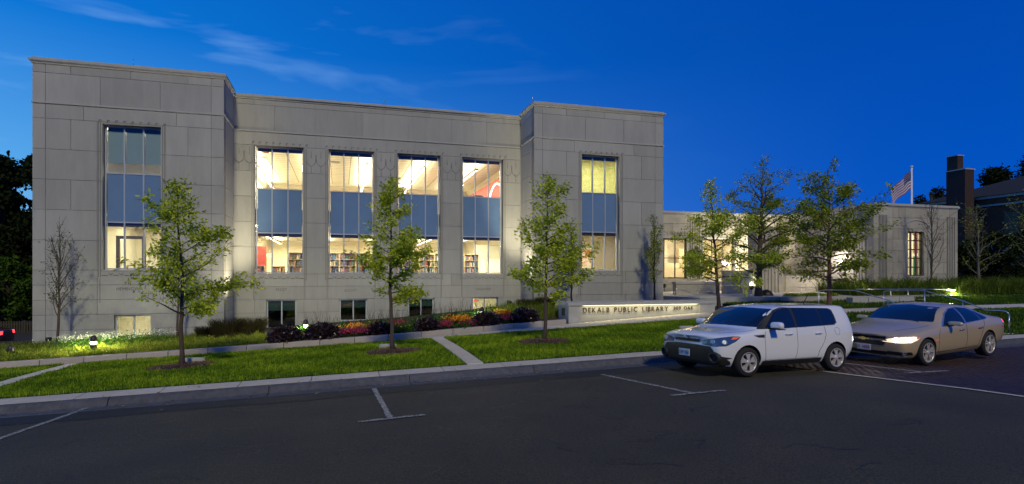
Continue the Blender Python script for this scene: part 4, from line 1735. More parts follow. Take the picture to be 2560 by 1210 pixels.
# plaza in front of the entrance: steps, walls, planter, benches
plaza = sheet('plaza', np.linspace(17.7, 33.6, 30), np.linspace(26.2, 37.2, 10), M['concrete'], dz=0, label='concrete plaza in front of the entrance', zf=lambda X, Y: X * 0 - 1.17 + .0 * Y)
PL = -1.17
q = MB()
q.box(17.7, 33.6, 26.0, 26.199, -2.4, PL + .005)
q.box(17.7, 33.6, 26.2, 37.2, -2.4, PL - .012)
tag(q.build('plaza_edge', M['trim']), 'stone edge of the entrance plaza', kind='structure')
st = empty('entrance_steps', label='broad pale stone steps up to the entrance plaza', cat='steps')
for k in range(3):
    q = MB()
    q.box(22.6 + k * .001, 32.4 - k * .001, 24.95 + .42 * k, 26.25, PL - .45 + .15 * k, PL - .30 + .15 * k)
    q.build('step', M['cap'], st)
w1 = empty('plaza_wall', label='low two-course stone wall at the edge of the entrance plaza', cat='wall')
for k in range(2):
    for j in range(4):
        q = MB()
        q.box(25.4 + j * 1.05 + .01, 26.44 + j * 1.05 - .01, 24.0, 24.4, -1.68 + k * .26 + .01, -1.42 + k * .26)
        q.build('wall_stone', M['trim'], w1)
w2 = empty('ramp_wall', label='low pale wall of the ramp under the lit grasses', cat='wall')
for j in range(5):
    q = MB()
    xx = 30.0 + j * 1.15
    q.box(xx + .01, xx + 1.14, 24.6, 25.0, -1.95, -1.33 - j * .035)
    q.build('wall_stone', M['trim'], w2)
# curved forecourt walls left of the steps, with a round carved medallion
for k, (pxa, pxb, ya, zt_, lab) in enumerate(((1690, 1800, 30.5, -.40, 'grey stone wall panel at the foot of the entrance, behind the sign wall'), (1812, 1878, 31.5, .30, 'tall grey stone wing wall beside the entrance windows'),
                                         (1965, 2060, 33.5, -.05, 'stone screen wall between the fluted piers and the entrance'))):
    xa, xb = col(pxa, ya), col(pxb, ya)
    t_ = empty('screen_wall', label=lab, cat='wall')
    n_ = max(2, int((xb - xa) / 1.1))
    for j in range(n_):
        for r_ in range(2):
            zz0, zz1 = (-1.6, (zt_ - 1.6) / 2), ((zt_ - 1.6) / 2, zt_ - .12)
            za, zb2 = (zz0, zz1)[r_]
            q = MB()
            q.box(xa + (xb - xa) * j / n_ + .008, xa + (xb - xa) * (j + 1) / n_ - .008, ya, ya + .35, za + .008, zb2 - .008)
            q.build('wall_stone', M['oldstone'], t_)
    q = MB()
    q.box(xa - .05, xb + .05, ya - .05, ya + .4, zt_ - .12, zt_)
    q.build('coping_stone', M['trim'], t_)
xm_, ym_ = col(1858, 31.45), 31.45
# pale lit piers with flutes (behind the sphere)
fp = empty('fluted_pier', label='brightly lit fluted stone pier behind the bronze sphere', cat='pier')
xa, xb = col(1892, 33), col(1958, 33)
q = MB()
q.box(xa, xb, 33, 33.9, -1.6, 3.3)
q.build('pier', M['oldstone'], fp)
q = MB()
for k in range(6):
    xx = xa + .35 + (xb - xa - .5) * k / 6
    q.box(xx, xx + .12, 32.93, 33.01, -1.5, 2.6)
q.build('flute', M['oldstone'], fp)
q = MB()
q.lathe([(.62, -.03), (.62, .0), (.54, .03), (.46, .03), (.40, -.01), (0, -.01)], 28, (col(1872, 31.4), 31.42, -.55), 0, 'y')
tag(q.build('round_medallion', M['trim']), 'round carved stone medallion on the wing wall beside the entrance', 'medallion')
# uplights that wash the entrance front, in black fittings
def flood(x, y, z, aim, lab, e, sp=110):
    t_ = empty('flood_light', (x, y, z), label=lab, cat='flood light', group='black flood lights washing the entrance walls')
    q = MB()
    q.tube([(0, 0, -.35), (0, 0, -.05)], .025, 6)
    q.box(-.14, .14, -.14, .14, -.38, -.35)
    q.build('stand', M['black'], t_)
    d = Vector(aim) - Vector((x, y, z))
    d.normalize()
    q = MB()
    q.tube([Vector((0, 0, 0)) - d * .10, Vector((0, 0, 0)) + d * .07, Vector((0, 0, 0)) + d * .1], [.09, .14, .15], 10)
    q.build('lamp_head', M['black'], t_)
    l_ = bpy.data.lights.new('flood_lamp', 'SPOT')
    l_.energy = e
    l_.color = (1, .87, .58)
    l_.spot_size = R(sp)
    l_.spot_blend = .8
    l_.shadow_soft_size = .12
    lo = bpy.data.objects.new('flood_lamp', l_)
    C.objects.link(lo)
    lo.parent = t_
    lo.location = d * .16
    lo.rotation_euler = d.to_track_quat('-Z', 'Y').to_euler()
    return t_


x_, y_ = col(2103, 28.2), 28.2
flood(x_, y_, hgt(2103, 745, 28.2), (32.8, 33, 1.2), 'black square flood light on the plaza beside the maple trunk', 4200)
flood(21.5, 35.8, -.75, (22, 37.3, 2.6), 'black flood light under the first entrance window', 240)
flood(28.6, 34.2, -.75, (29, 37.3, 2.2), 'black flood light aimed at the entrance doors', 3200)
flood(XL1 + 1.5, 29.0, -2.15, (XL1 - .1, 30.4, 1.6), 'black flood light added for the corner glow, unseen among the tall dark grasses beside the left block', 1700, 66)  # added to give the left return wall its glow; fitting unseen
flood(XR0 - 1.5, 29.0, -1.45, (XR0 + .1, 30.4, 2.6), 'added black flood light, unseen in the bed, brightening the inner corner of the right block', 2000, 66)  # unseen lamp added for the glow on the right return wall
flood(25.0, 31.2, -.8, (26.3, 33, .6), 'black flood light below the fluted pier', 150)
# bronze sphere sculpture on its plinth
SXc, SYc = col(1916, 28.0), 28.0
SZ = hgt(1916, 754, 28.0)
pl_ = empty('sculpture_plinth', (SXc, SYc, PL), label='low two-step stone plinth carrying the bronze sphere', cat='plinth')
q = MB()
q.box(-1.7, .8, -.55, .6, -.25, SZ - PL - .16)
q.build('lower_course', M['trim'], pl_)
q = MB()
q.box(-1.5, .62, -.42, .5, SZ - PL - .158, SZ - PL)
q.build('upper_course', M['oldstone'], pl_)
sph = empty('sphere_sculpture', (SXc, SYc, SZ), label='dark bronze sphere covered in relief, on the plinth in front of the entrance', cat='sculpture')
bmx = bmesh.new()
bmesh.ops.create_icosphere(bmx, subdivisions=4, radius=.36)
from mathutils import noise as mnoise
for v in bmx.verts:
    n0 = mnoise.noise(v.co * 7) * .02 + (.022 if mnoise.noise(v.co * 3.1 + Vector((3, 1, 2))) > .05 else 0)
    v.co = v.co * (1 + n0)
    v.co.z += .34
me = bpy.data.meshes.new('sphere')
bmx.to_mesh(me)
bmx.free()
me.materials.append(M['bronze'])
so = link(bpy.data.objects.new('sphere', me))
so.parent = sph
# small bronze figure crouching against the sphere
FV = [((.0, 0, .18), .085), ((.02, 0, .30), .095), ((.0, 0, .40), .05), ((-.02, 0, .47), .065), ((-.03, 0, .53), .06),
      ((.12, .08, .13), .06), ((.22, .08, .02), .045), ((.32, .09, .02), .04), ((.10, -.08, .14), .06), ((.20, -.09, .01), .045), ((.30, -.10, .02), .04),
      ((-.08, .10, .34), .035), ((-.16, .09, .40), .03), ((-.06, -.10, .33), .035), ((-.15, -.09, .38), .03)]
FE = [(0, 1), (1, 2), (2, 3), (3, 4), (0, 5), (5, 6), (6, 7), (0, 8), (8, 9), (9, 10), (1, 11), (11, 12), (1, 13), (13, 14)]


def skin_mesh(name, FV, FE, m_, parent=None, root=0, lv=2):
    me_ = bpy.data.meshes.new(name)
    me_.from_pydata([p for p, r_ in FV], FE, [])
    o_ = link(bpy.data.objects.new(name, me_))
    sk_ = o_.modifiers.new('skin', 'SKIN')
    for i_, (p, r_) in enumerate(FV):
        me_.skin_vertices[0].data[i_].radius = (r_, r_)
    me_.skin_vertices[0].data[root].use_root = True
    sk_.use_smooth_shade = True
    s_ = o_.modifiers.new('sub', 'SUBSURF')
    s_.levels = s_.render_levels = lv
    dg = bpy.context.evaluated_depsgraph_get()
    m2 = bpy.data.meshes.new_from_object(o_.evaluated_get(dg))
    bpy.data.objects.remove(o_)
    m2.materials.clear()
    m2.materials.append(m_)
    m2.polygons.foreach_set('use_smooth', [True] * len(m2.polygons))
    o_ = link(bpy.data.objects.new(name, m2))
    if parent:
        o_.parent = parent
    return o_


fig = skin_mesh('bronze_figure', FV, FE, M['bronze'])
fig.location = (SXc + .42, SYc - .05, SZ - .02)
fig.scale = (.85, .85, .85)
tag(fig, 'small dark bronze figure crouching against the sphere', 'statue')

# ------------------------------------------------------------------ handrails
def rail(name, posts, path, label, parent=None, r=.022, group='steel handrails by the entrance'):
    t_ = empty('handrail', label=label, cat='handrail', group=group)
    q = MB()
    q.tube(path, r, 8)
    q.build('rail', M['metal'], t_)
    for (a, zb2) in posts:
        q = MB()
        q.tube([(a[0], a[1], zb2), a], r, 8)
        q.build('post', M['metal'], t_)
    return t_


def rp(px_, py, y):
    return (col(px_, y), y, hgt(px_, py, y))


# by the entrance, left of the oak
for k, (ps, y_, lab) in enumerate((([(1687, 726), (1692, 722), (1700, 723), (1742, 738), (1758, 738), (1760, 742)], 29.5, 'stepped steel handrail nearest the tall library block'),
                                   ([(1744, 727), (1748, 724), (1770, 726), (1800, 737), (1818, 737), (1823, 743)], 30.0, 'steel handrail behind the oak trunk'),
                                   ([(1860, 738), (1868, 735), (1878, 736), (1881, 741)], 28.5, 'short bent steel handrail left of the bronze sphere'),
                                   ([(1998, 720), (2003, 717), (2030, 722), (2040, 724)], 31.0, 'steel handrail between the pier and the maple trunk'))):
    P = [rp(a, c2, y_) for a, c2 in ps]
    low = -1.35
    rail('r', [(P[0], low), (P[-1], low)] if k != 3 else [(P[1], low)], [P[0]] + P[1:-1] + [P[-1]], lab)
# the long guard rail and the two rails that follow the steps on the right
P = [rp(a, 723, 25.5) for a in (2140, 2227, 2270, 2311, 2378)]
rail('g', [(p, -1.7) for p in P[1:4]], P, 'level steel guard rail across the entrance ramp')
y_ = [14.9, 15.6, 16.6, 19.3, 21.2]
P = [(22.6, 14.80, hgt(2519, 786, 14.8)), (22.6, 14.9, hgt(2518, 778, 14.85)), (22.6, 15.1, hgt(2510, 776, 15.1)), (22.6, 15.55, hgt(2480, 775, 15.55)), (22.6, 16.4, hgt(2402, 752, 16.4) + .0), (22.6, 17.9, hgt(2318, 727, 17.9)), (22.6, 19.4, hgt(2230, 726, 19.4)), (22.6, 19.75, hgt(2216, 729, 19.7))]
rail('s', [(P[0], -2.0), (P[4], -1.95), (P[5], -1.75), (P[7], -1.65)], P, 'sloping steel handrail descending to the side street behind the sedan')
P2 = [(p[0] - 2.6, p[1] + .9, p[2] + .02) for p in P[3:]]
rail('s', [(P2[0], -2.0), (P2[1], -1.95), (P2[-1], -1.65)], P2, 'second sloping steel handrail over the roof of the sedan')
ss = empty('street_steps', label='concrete steps between the two sloping handrails behind the sedan', cat='steps')
for k in range(4):
    q = MB()
    q.box(20.1, 22.5, 14.6 + k * .4, 15.02 + k * .4, -2.25, -2.02 + k * .07)
    q.build('step', M['concrete'], ss)

# ------------------------------------------------------------------ flag beyond the old wing
FPx, FPy = col(2279, 44), 44.0
fz1, fz0 = hgt(2279, 418, 44), 3.5
fp = empty('flagpole', (FPx, FPy, 0), label='white flagpole rising behind the old wing roof', cat='flagpole')
q = MB()
q.tube([(0, 0, -1), (0, 0, fz1)], [.12, .08], 10)
q.build('pole', M['white'], fp)
q = MB()
q.lathe([(0, -.08), (.13, -.06), (.15, .0), (.11, .07), (0, .1)], 12, (0, 0, fz1 + .06))
q.build('finial', M['white'], fp)
fl = empty('flag', (FPx, FPy, 0), label='American flag flying to the left of its pole', cat='flag')
M['fred'] = mat('flag_red', (.36, .10, .14), .8, backlit=.3)
M['fwhite'] = mat('flag_white', (.80, .80, .86), .8, backlit=.3)
M['fblue'] = mat('flag_blue', (.02, .035, .16), .8, backlit=.2)
NU, NV = 30, 13
FWd, FH = 2.6, 1.75
ftop = fz1 - .45


def fpt(u, v):
    # u along the fly, v down the hoist; wind carries it left and gravity lets it droop
    x = -.1 - u * FWd * .86
    z = ftop - v * FH - u * u * 1.0 - u * .8 + .07 * math.sin(u * 9 + v * 2)
    y = .22 * math.sin(u * 8 + v * 1.6) * u
    return (x, y, z)


for si in range(13):
    q = MB()
    u0 = .42 if si < 7 else 0
    vs = []
    us = np.linspace(u0, 1, 20)
    for uu in us:
        vs += [fpt(uu, si / 13), fpt(uu, (si + 1) / 13)]
    q.add(vs, [(2 * k, 2 * k + 2, 2 * k + 3, 2 * k + 1) for k in range(19)], 0, True)
    q.build('stripe', M['fred'] if si % 2 == 0 else M['fwhite'], fl)
q = MB()
vs = [fpt(uu, vv) for uu in np.linspace(0, .42, 9) for vv in np.linspace(0, 7 / 13, 6)]
q.add(vs, [(a * 6 + c2, (a + 1) * 6 + c2, (a + 1) * 6 + c2 + 1, a * 6 + c2 + 1) for a in range(8) for c2 in range(5)], 0, True)
ca = q.build('canton', M['fblue'], fl)
q = MB()
for rr_ in range(9):
    for cc_ in range(6 if rr_ % 2 == 0 else 5):
        u_, v_ = (.035 + (cc_ + (0 if rr_ % 2 == 0 else .5)) * .07), (.035 + rr_ * .054)
        c0 = Vector(fpt(u_, v_))
        for s_ in (-1, 1):
            vs = [c0 + Vector((0, s_ * .012, 0))]
            for k in range(10):
                r0 = .045 if k % 2 == 0 else .019
                vs.append(c0 + Vector((r0 * math.sin(k * math.pi / 5), s_ * .012, r0 * math.cos(k * math.pi / 5))))
            q.add(vs, [(0, 1 + k, 1 + (k + 1) % 10) for k in range(10)])
so_ = q.build('stars', M['fwhite'], ca)
so_['kind'] = 'stuff'

# ------------------------------------------------------------------ brick house with the big chimney, far right
def brick_mat(name, c1, c2, mortar, scale=4.0):
    m_ = bpy.data.materials.new(name)
    m_.use_nodes = True
    t = m_.node_tree
    b = t.nodes['Principled BSDF']
    b.inputs['Roughness'].default_value = .9
    g = t.nodes.new('ShaderNodeNewGeometry')
    s_ = t.nodes.new('ShaderNodeSeparateXYZ')
    t.links.new(g.outputs['Position'], s_.inputs[0])
    ad = t.nodes.new('ShaderNodeMath')
    t.links.new(s_.outputs['X'], ad.inputs[0])
    t.links.new(s_.outputs['Y'], ad.inputs[1])
    cb = t.nodes.new('ShaderNodeCombineXYZ')
    t.links.new(ad.outputs[0], cb.inputs[0])
    t.links.new(s_.outputs['Z'], cb.inputs[1])
    br = t.nodes.new('ShaderNodeTexBrick')
    t.links.new(cb.outputs[0], br.inputs['Vector'])
    br.inputs['Color1'].default_value = (*c1, 1)
    br.inputs['Color2'].default_value = (*c2, 1)
    br.inputs['Mortar'].default_value = (*mortar, 1)
    br.inputs['Scale'].default_value = scale
    br.inputs['Mortar Size'].default_value = .012
    t.links.new(br.outputs[0], b.inputs['Base Color'])
    bp = t.nodes.new('ShaderNodeBump')
    bp.inputs['Strength'].default_value = .5
    t.links.new(br.outputs['Fac'], bp.inputs['Height'])
    bp.invert = True
    t.links.new(bp.outputs[0], b.inputs['Normal'])
    return m_


M['brick'] = brick_mat('dark_brick', (.050, .026, .022), (.030, .017, .016), (.035, .03, .028))
M['brickred'] = brick_mat('red_brick', (.16, .05, .022), (.11, .035, .018), (.05, .04, .035))
bh = empty('brick_house', label='dark red brick house with pale stone bands behind the trees at the far right', cat='house')
hx = 57.0
q = MB()
q.box(hx, hx + 16, 32, 46, -2, 2.6)
q.build('lower_wall', M['trim'], bh)
q = MB()
q.box(hx + .05, hx + 16, 32.05, 46, 2.85, 7.0)
q.build('wall', M['brickred'], bh)
for z0_, z1_ in ((2.6, 2.85), (6.3, 6.45), (7.0, 7.25)):
    q = MB()
    q.box(hx - .12, hx + 16.1, 31.9, 46.1, z0_ + .001, z1_ - .001)
    q.build('stone_band', M['trim'], bh)
q = MB()
x0_, x1_, y0_, y1_ = hx - .3, hx + 16.3, 31.7, 46.3
q.add([(x0_, y0_, 7.25), (x1_, y0_, 7.25), (x1_, y1_, 7.25), (x0_, y1_, 7.25), (x0_ + 6, 39, 9.6), (x1_ - 6, 39, 9.6)], [(0, 1, 5, 4), (1, 2, 5), (2, 3, 4, 5), (3, 0, 4), (3, 2, 1, 0)])
q.build('roof', M['roofing'], bh)
for k in range(4):
    q = MB()
    q.box(hx - .04, hx + .06, 33.5 + k * 3, 34.7 + k * 3, 3.4, 5.6)
    wq = q.build('window', M['darkframe'], bh)
cx0, cx1 = 55.4, 56.55
q = MB()
q.box(cx0, cx1, 40.0, 41.75, -2, 9.8)
ch = q.build('chimney', M['brick'], bh)
q = MB()
q.box(cx0 - .06, cx1 + .06, 39.94, 41.81, 9.801, 9.9)
q.build('chimney_cap', M['trim'], ch)
q = MB()
q.box(cx0 + .02, cx0 + .75, 40.7, 41.7, 9.9, 11.2)
q.build('chimney_stack', M['brick'], ch)
q = MB()
q.box(cx0 - .02, cx0 + .8, 40.66, 41.74, 11.2, 11.28)
q.build('chimney_cap', M['trim'], ch)
# small far lights between the trees on the right
M['farlamp'] = mat('far_lamp', (1, .8, .5), .5, emit=(1, .72, .35), estr=9)
for k, (a, c2) in enumerate(((2405, 655), (2412, 656), (2456, 668), (2447, 674), (2436, 667), (2443, 692), (2456, 691), (2470, 697), (2404, 694))):
    q = MB()
    yy = 40 + (k % 3)
    p = rp(a, c2, yy)
    q.lathe([(0, -.1), (.09, -.05), (.09, .05), (0, .1)], 8, p)
    tag(q.build('distant_lamp', M['farlamp']), 'tiny distant street lamp glinting through the dark hedge', 'lamp', 'tiny lamps glinting through the hedge')

# ------------------------------------------------------------------ far left: fence, lot, passing car
fn_ = empty('wooden_fence', label='dark wooden picket fence beyond the corner of the library at the left', cat='fence')
FYy = 40.0
gL = gz(-20, 40)
fx0, fx1 = col(-60, FYy), col(110, FYy)
ztf, zbf = hgt(30, 803, FYy), hgt(30, 842, FYy)
q = MB()
x = fx0
while x < fx1:
    q.box(x, x + .085, FYy, FYy + .02, zbf, ztf)
    x += .125
pk = q.build('pickets', M['fence'], fn_)
pk['kind'] = 'stuff'
for x in np.arange(fx0, fx1, 2.2):
    q = MB()
    q.box(x, x + .1, FYy + .045, FYy + .14, zbf - .2, ztf + .04)
    q.build('post', M['fence'], fn_)
for zz in (zbf + .2, ztf - .2):
    q = MB()
    q.box(fx0, fx1, FYy + .021, FYy + .044, zz, zz + .07)
    q.build('fence_rail', M['fence'], fn_)
lot = sheet('car_park', np.linspace(-45, XL0 - .3, 12), np.linspace(26.0, 39, 8), M['asphalt'], label='asphalt car park beyond the left end of the library', zf=lambda X, Y: -3.02 - (Y - 26) * .075 - .02 * (XL0 - X) * 0)
q = MB()
q.box(-45, XL0 - .3, 37.6, 37.9, -3.95, -3.70)
tag(q.build('far_kerb', M['kerb']), 'pale kerb in front of the wooden fence', kind='structure')
blades('verge_grass', 9000, -40, -12.6, 37.9, 39.9, .15, .45, .05, M['ograss'], zf=lambda x, y: x * 0 - 3.85, label='rough grass below the wooden fence', cat='grass')
# ------------------------------------------------------------------ trees
def leaf_cloud(P, D, size, tone, name, m, parent, droop=.6, aspect=.42, r_=None, fold=.25):
    """one folded leaf (2 quads) at each point P, pointing roughly along D and hanging"""
    n = len(P)
    d = D + rng.normal(0, .55, (n, 3))
    d[:, 2] -= droop
    d /= np.linalg.norm(d, axis=1)[:, None] + 1e-9
    u = rng.normal(0, 1, (n, 3))
    u -= d * (u * d).sum(1)[:, None]
    u /= np.linalg.norm(u, axis=1)[:, None] + 1e-9
    w_ = np.cross(d, u)
    s = size * rng.uniform(.6, 1.25, n)[:, None]
    V = np.zeros((n, 6, 3))
    V[:, 0] = P
    V[:, 1] = P + d * s * .45 + u * s * aspect * .5 + w_ * s * fold * .3
    V[:, 2] = P + d * s * .85 + u * s * aspect * .34 + w_ * s * fold * .2
    V[:, 3] = P + d * s
    V[:, 4] = P + d * s * .85 - u * s * aspect * .34 + w_ * s * fold * .2
    V[:, 5] = P + d * s * .45 - u * s * aspect * .5 + w_ * s * fold * .3
    b_ = np.arange(n) * 6
    T = np.concatenate([np.stack([b_, b_ + 1, b_ + 2, b_ + 3], -1), np.stack([b_, b_ + 3, b_ + 4, b_ + 5], -1)])
    return np_mesh(name, V.reshape(-1, 3), T, m, parent, col_attr=np.repeat(np.clip(tone, 0, 1), 6))


def spread(w_, belly, top):
    """crown outline: widest at belly, narrowing to top"""
    return lambda t: w_ * ((.55 + .45 * t / belly) if t < belly else (top + (1 - top) * ((1 - t) / (1 - belly)) ** .8))


def tree(name, x, y, z, H, crown0, prof_, nbr, leaves, lsize, lm, bm2, label, cat='tree', group=None, r0=.055, up=.55, seed=0, lean=(0, 0),
         bare_top=0.0, twig=.55, droop=.5, cl=3, wind=0.0, leaf_lo=0.0, wob=.03, minr=.004, sub=4):
    """tapered trunk, limbs, twigs and leaf clusters; prof_(t) gives branch length at crown height t in 0..1"""
    r_ = random.Random(seed)
    g = np.random.default_rng(seed + 100)
    root = empty(name, (x, y, z), label=label, cat=cat, group=group)
    b_ = MB()
    n_ = 14
    ax = [(0, 0)]
    for k in range(n_):
        ax.append((ax[-1][0] + r_.gauss(lean[0] / n_, wob) * .6, ax[-1][1] + r_.gauss(lean[1] / n_, wob) * .6))
    trunk = [Vector((ax[k][0], ax[k][1], H * k / n_)) for k in range(n_ + 1)]
    rad = [r0 * (1.35 if k == 0 else 1) * (1 - k / n_) ** .8 + minr for k in range(n_ + 1)]
    trunk[0].z = -.12
    b_.tube(trunk, rad, 9)

    def at(t):
        t = min(max(t, 0), .999) * n_
        k = int(t)
        return trunk[k].lerp(trunk[k + 1], t - k)

    LP, LD, LT = [], [], []
    az = r_.uniform(0, 6.28)
    for i_ in range(nbr):
        t = (i_ + r_.uniform(.2, .8)) / nbr
        hh = crown0 + (1 - crown0) * t ** .95
        p0 = at(hh)
        az += 2.4 + r_.uniform(-.5, .5)
        ln_ = prof_(t) * r_.uniform(.55, 1.22)
        if ln_ < .05:
            continue
        d = Vector((math.cos(az), math.sin(az), up + r_.uniform(-.15, .2) + t * .45)).normalized()
        pts = [p0]
        m_ = max(4, int(ln_ / .16))
        rb_ = max(minr, r0 * .42 * (1 - t) ** .6 * min(1, ln_ / 1.2))
        for k in range(m_):
            d = (d + Vector((r_.gauss(0, .10) + wind * .04, r_.gauss(0, .10), r_.gauss(-.01, .08)))).normalized()
            pts.append(pts[-1] + d * ln_ / m_)
        b_.tube(pts, [rb_ * (1 - k / (m_ + .5)) + minr * .6 for k in range(m_ + 1)], 5, cap=False)
        tips = [(pts, d)]
        for j in range(max(2, int(ln_ * sub))):
            k = r_.randint(max(1, int(m_ * .25)), m_)
            q = pts[k]
            dd = (d + Vector((r_.gauss(0, .8), r_.gauss(0, .8), r_.gauss(.15, .45)))).normalized()
            l2 = twig * r_.uniform(.4, 1) * min(1, ln_)
            tp = [q]
            for s_ in range(4):
                dd = (dd + Vector((r_.gauss(wind * .08, .18), r_.gauss(0, .18), r_.gauss(0, .15)))).normalized()
                tp.append(tp[-1] + dd * l2 / 4)
            b_.tube(tp, [minr * 1.3, minr, minr, minr * .8, minr * .5], 4, cap=False)
            tips.append((tp, dd))
        if t > 1 - bare_top:
            if r_.random() < .6:
                tips = tips[:1]
        dens = r_.uniform(.25, 1.75)
        for tp, dd in tips:
            L_ = sum((tp[k + 1] - tp[k]).length for k in range(len(tp) - 1))
            nc = max(1, int(L_ * cl * 3.2 * dens))
            for c in range(nc):
                s_ = r_.uniform(.35 if tp is pts else .2, 1.0)
                f = s_ * (len(tp) - 1)
                k = min(int(f), len(tp) - 2)
                q = tp[k].lerp(tp[k + 1], f - k)
                LP.append(q)
                LD.append(dd)
                LT.append(t)
    # leader tuft
    for k in range(int(nbr * .15)):
        LP.append(at(r_.uniform(.88, .999)))
        LD.append(Vector((0, 0, 1)))
        LT.append(1)
    b_.build('trunk', bm2, root)
    LP, LD, LT = np.array([tuple(p) for p in LP]), np.array([tuple(p) for p in LD]), np.array(LT)
    per = max(1, int(round(leaves / max(len(LP), 1))))
    P = np.repeat(LP, per, 0)
    D = np.repeat(LD, per, 0)
    T = np.repeat(LT, per, 0)
    keep = g.uniform(0, 1, len(P)) < leaves / max(1, len(P)) * np.where(T > 1 - bare_top, .35, 1)
    if leaf_lo:
        keep &= g.uniform(0, 1, len(P)) > (P[:, 2] / H) * leaf_lo
    P, D, T = P[keep], D[keep], T[keep]
    P = P + g.normal(0, lsize * .8, P.shape)
    D = D + np.array([wind, 0, 0])
    clump = np.sin(P[:, 0] * 5 + seed) * np.sin(P[:, 2] * 6 + 1) * np.cos(P[:, 1] * 5)
    tone = .5 + .2 * clump + g.normal(0, .2, len(P))
    leaf_cloud(P, D, lsize, tone, 'crown', lm, root, droop)
    return root


G1 = 'young oaks in the lawn strip'
oakprof = lambda w_, s=.9: (lambda t: w_ * (math.sin(min(1, (t + .16) * 1.25) * math.pi) ** .8 * .55 + .55 * (1 - t)) * (1 if t < .97 else .3) * s + .12)
zt_ = lambda x, y: gz(x, y)


def top_h(px_, py, y, base):
    return hgt(px_, py, y) - base


specs = [(-4.13, 17.75, 437, 470, 1.35, 'young oak nearest the left block, in the mulch ring by the first path', 3),
         (1.50, 17.7, 965, 462, 1.2, 'young oak in the middle of the lawn before the second and third window bays', 11),
         (6.20, 17.55, 1378, 455, 1.34, 'young oak in front of the right block corner, left of the sign wall', 23)]
for (x, y, tpx, tpy, wdt, lab, sd) in specs:
    z = gz(x, y)
    H = top_h(tpx, tpy, y, z)
    lean = (col(tpx, y) - x, .1)
    tree('oak_tree', x, y, z + .05, H, .25, {3: spread(wdt * 1.22, .10, .06), 11: spread(wdt * .98, .28, .12), 23: spread(wdt * 1.02, .20, .16)}[sd], {3: 34, 11: 30, 23: 38}[sd], 6600, .112, M['leaf'], M['bark'], lab, group=G1, seed=sd, lean=lean, r0=.06, up=.32, twig=.6, wind=.12, cl=3.0)
# the larger trees by the entrance
y4 = 23.2
z4 = gz(col(1797, y4), y4)
tree('oak_tree', col(1797, y4), y4, z4, top_h(1772, 452, y4, z4), .20, oakprof(2.2), 36, 8000, .125, M['leaf'], M['bark'], 'oak with sparse swaying top just right of the sign wall', seed=31, lean=(-.5, .0), r0=.085, up=.28, twig=.8, cl=2.6, wind=-.2)
y5 = 27.4
z5 = PL
tree('maple_tree', col(1896, y5), y5, z5, top_h(1905, 425, y5, z5), .16, spread(2.7, .30, .18), 44, 11500, .13, M['leafdim'], M['bark'], 'taller dark maple with bare upper twigs behind the bronze sphere', seed=37, lean=(.35, 0), r0=.19, up=.42, twig=.9, bare_top=.35, cl=2.6)
y6 = 21.6
z6 = gz(col(2075, y6), y6)
tree('maple_tree', col(2072, y6), y6, z6, top_h(2085, 468, y6, z6), .22, spread(2.5, .35, .25), 46, 12500, .13, M['leafdim'], mat('reddish_bark', (.13, .07, .045), .9, bump=.6, bscale=40, var=.3, vscale=20), 'dark leafy maple with a reddish trunk behind the white hatchback', seed=43, lean=(.1, 0), r0=.11, up=.30, twig=.9, cl=2.8, wind=.25)
# narrow pears close to the wall
pear = lambda w_: (lambda t: w_ * (1 - t) ** .55 * (.55 + .45 * math.sin(min(1, t * 2.2) * math.pi / 2)) + .10)
PG = 'columnar pears along the library wall'
for (bx_, tpx, tpy, y, crown, nl, lab, wd, sd, cd_) in ((143, 143, 560, 28.3, .20, 620, 'narrow leaf-shedding pear against the left block beside the lit bollard', 1.75, 51, 0),
                                               (443, 440, 620, 28.3, .30, 620, 'narrow pear hidden behind the first oak', 1.5, 52, 0),
                                               (1430, 1428, 560, 28.2, .16, 1700, 'narrow dark pear behind the oak and the end of the sign wall', 1.35, 53, 0),
                                               (1636, 1640, 545, 28.2, .16, 1500, 'narrow pear at the right corner of the tall library behind the sign wall', 1.5, 54, 0),
                                               (2328, 2318, 490, 27.6, .12, 260, 'almost bare narrow pear beside the barred window of the old wing', 3.0, 55, 0)):
    x = col(bx_, y)
    z = gz(x, y) + .1
    tree('pear_tree', x, y, z, top_h(tpx, tpy, y, z), crown, pear(wd * .95), 34, int(nl * 1.8), .095, M['leafpear'] if nl < 1000 else M['leafdim'], M['barkdark'] if nl > 1000 else M['bark'], lab, group=PG, seed=sd, r0=.05, up=2.3, twig=.45, cl=2.2, leaf_lo=.8 if nl < 1000 else .2, bare_top=.3, minr=.005, droop=.3, sub=5)
# bare-ish trees to the far right
for (bx_, tpx, tpy, y, wd, nl, lab, sd) in ((2447, 2450, 520, 29, 2.6, 700, 'nearly bare pale-trunked tree on the grass left of the dark hedge', 61), (2600, 2570, 500, 27, 3.4, 800, 'nearly bare tree reaching in at the right edge', 62)):
    x = col(bx_, y)
    z = -1.05
    tree('bare_tree', x, y, z, top_h(tpx, tpy, y, z), .14, pear(wd), 30, nl, .13, M['leafdim'], mat('pale_bark', (.16, .14, .11), .9, bump=.5, bscale=40, var=.3, vscale=20) if sd == 61 else bpy.data.materials['pale_bark'], lab, seed=sd, r0=.10, up=1.3, twig=.8, cl=1.6, minr=.007)


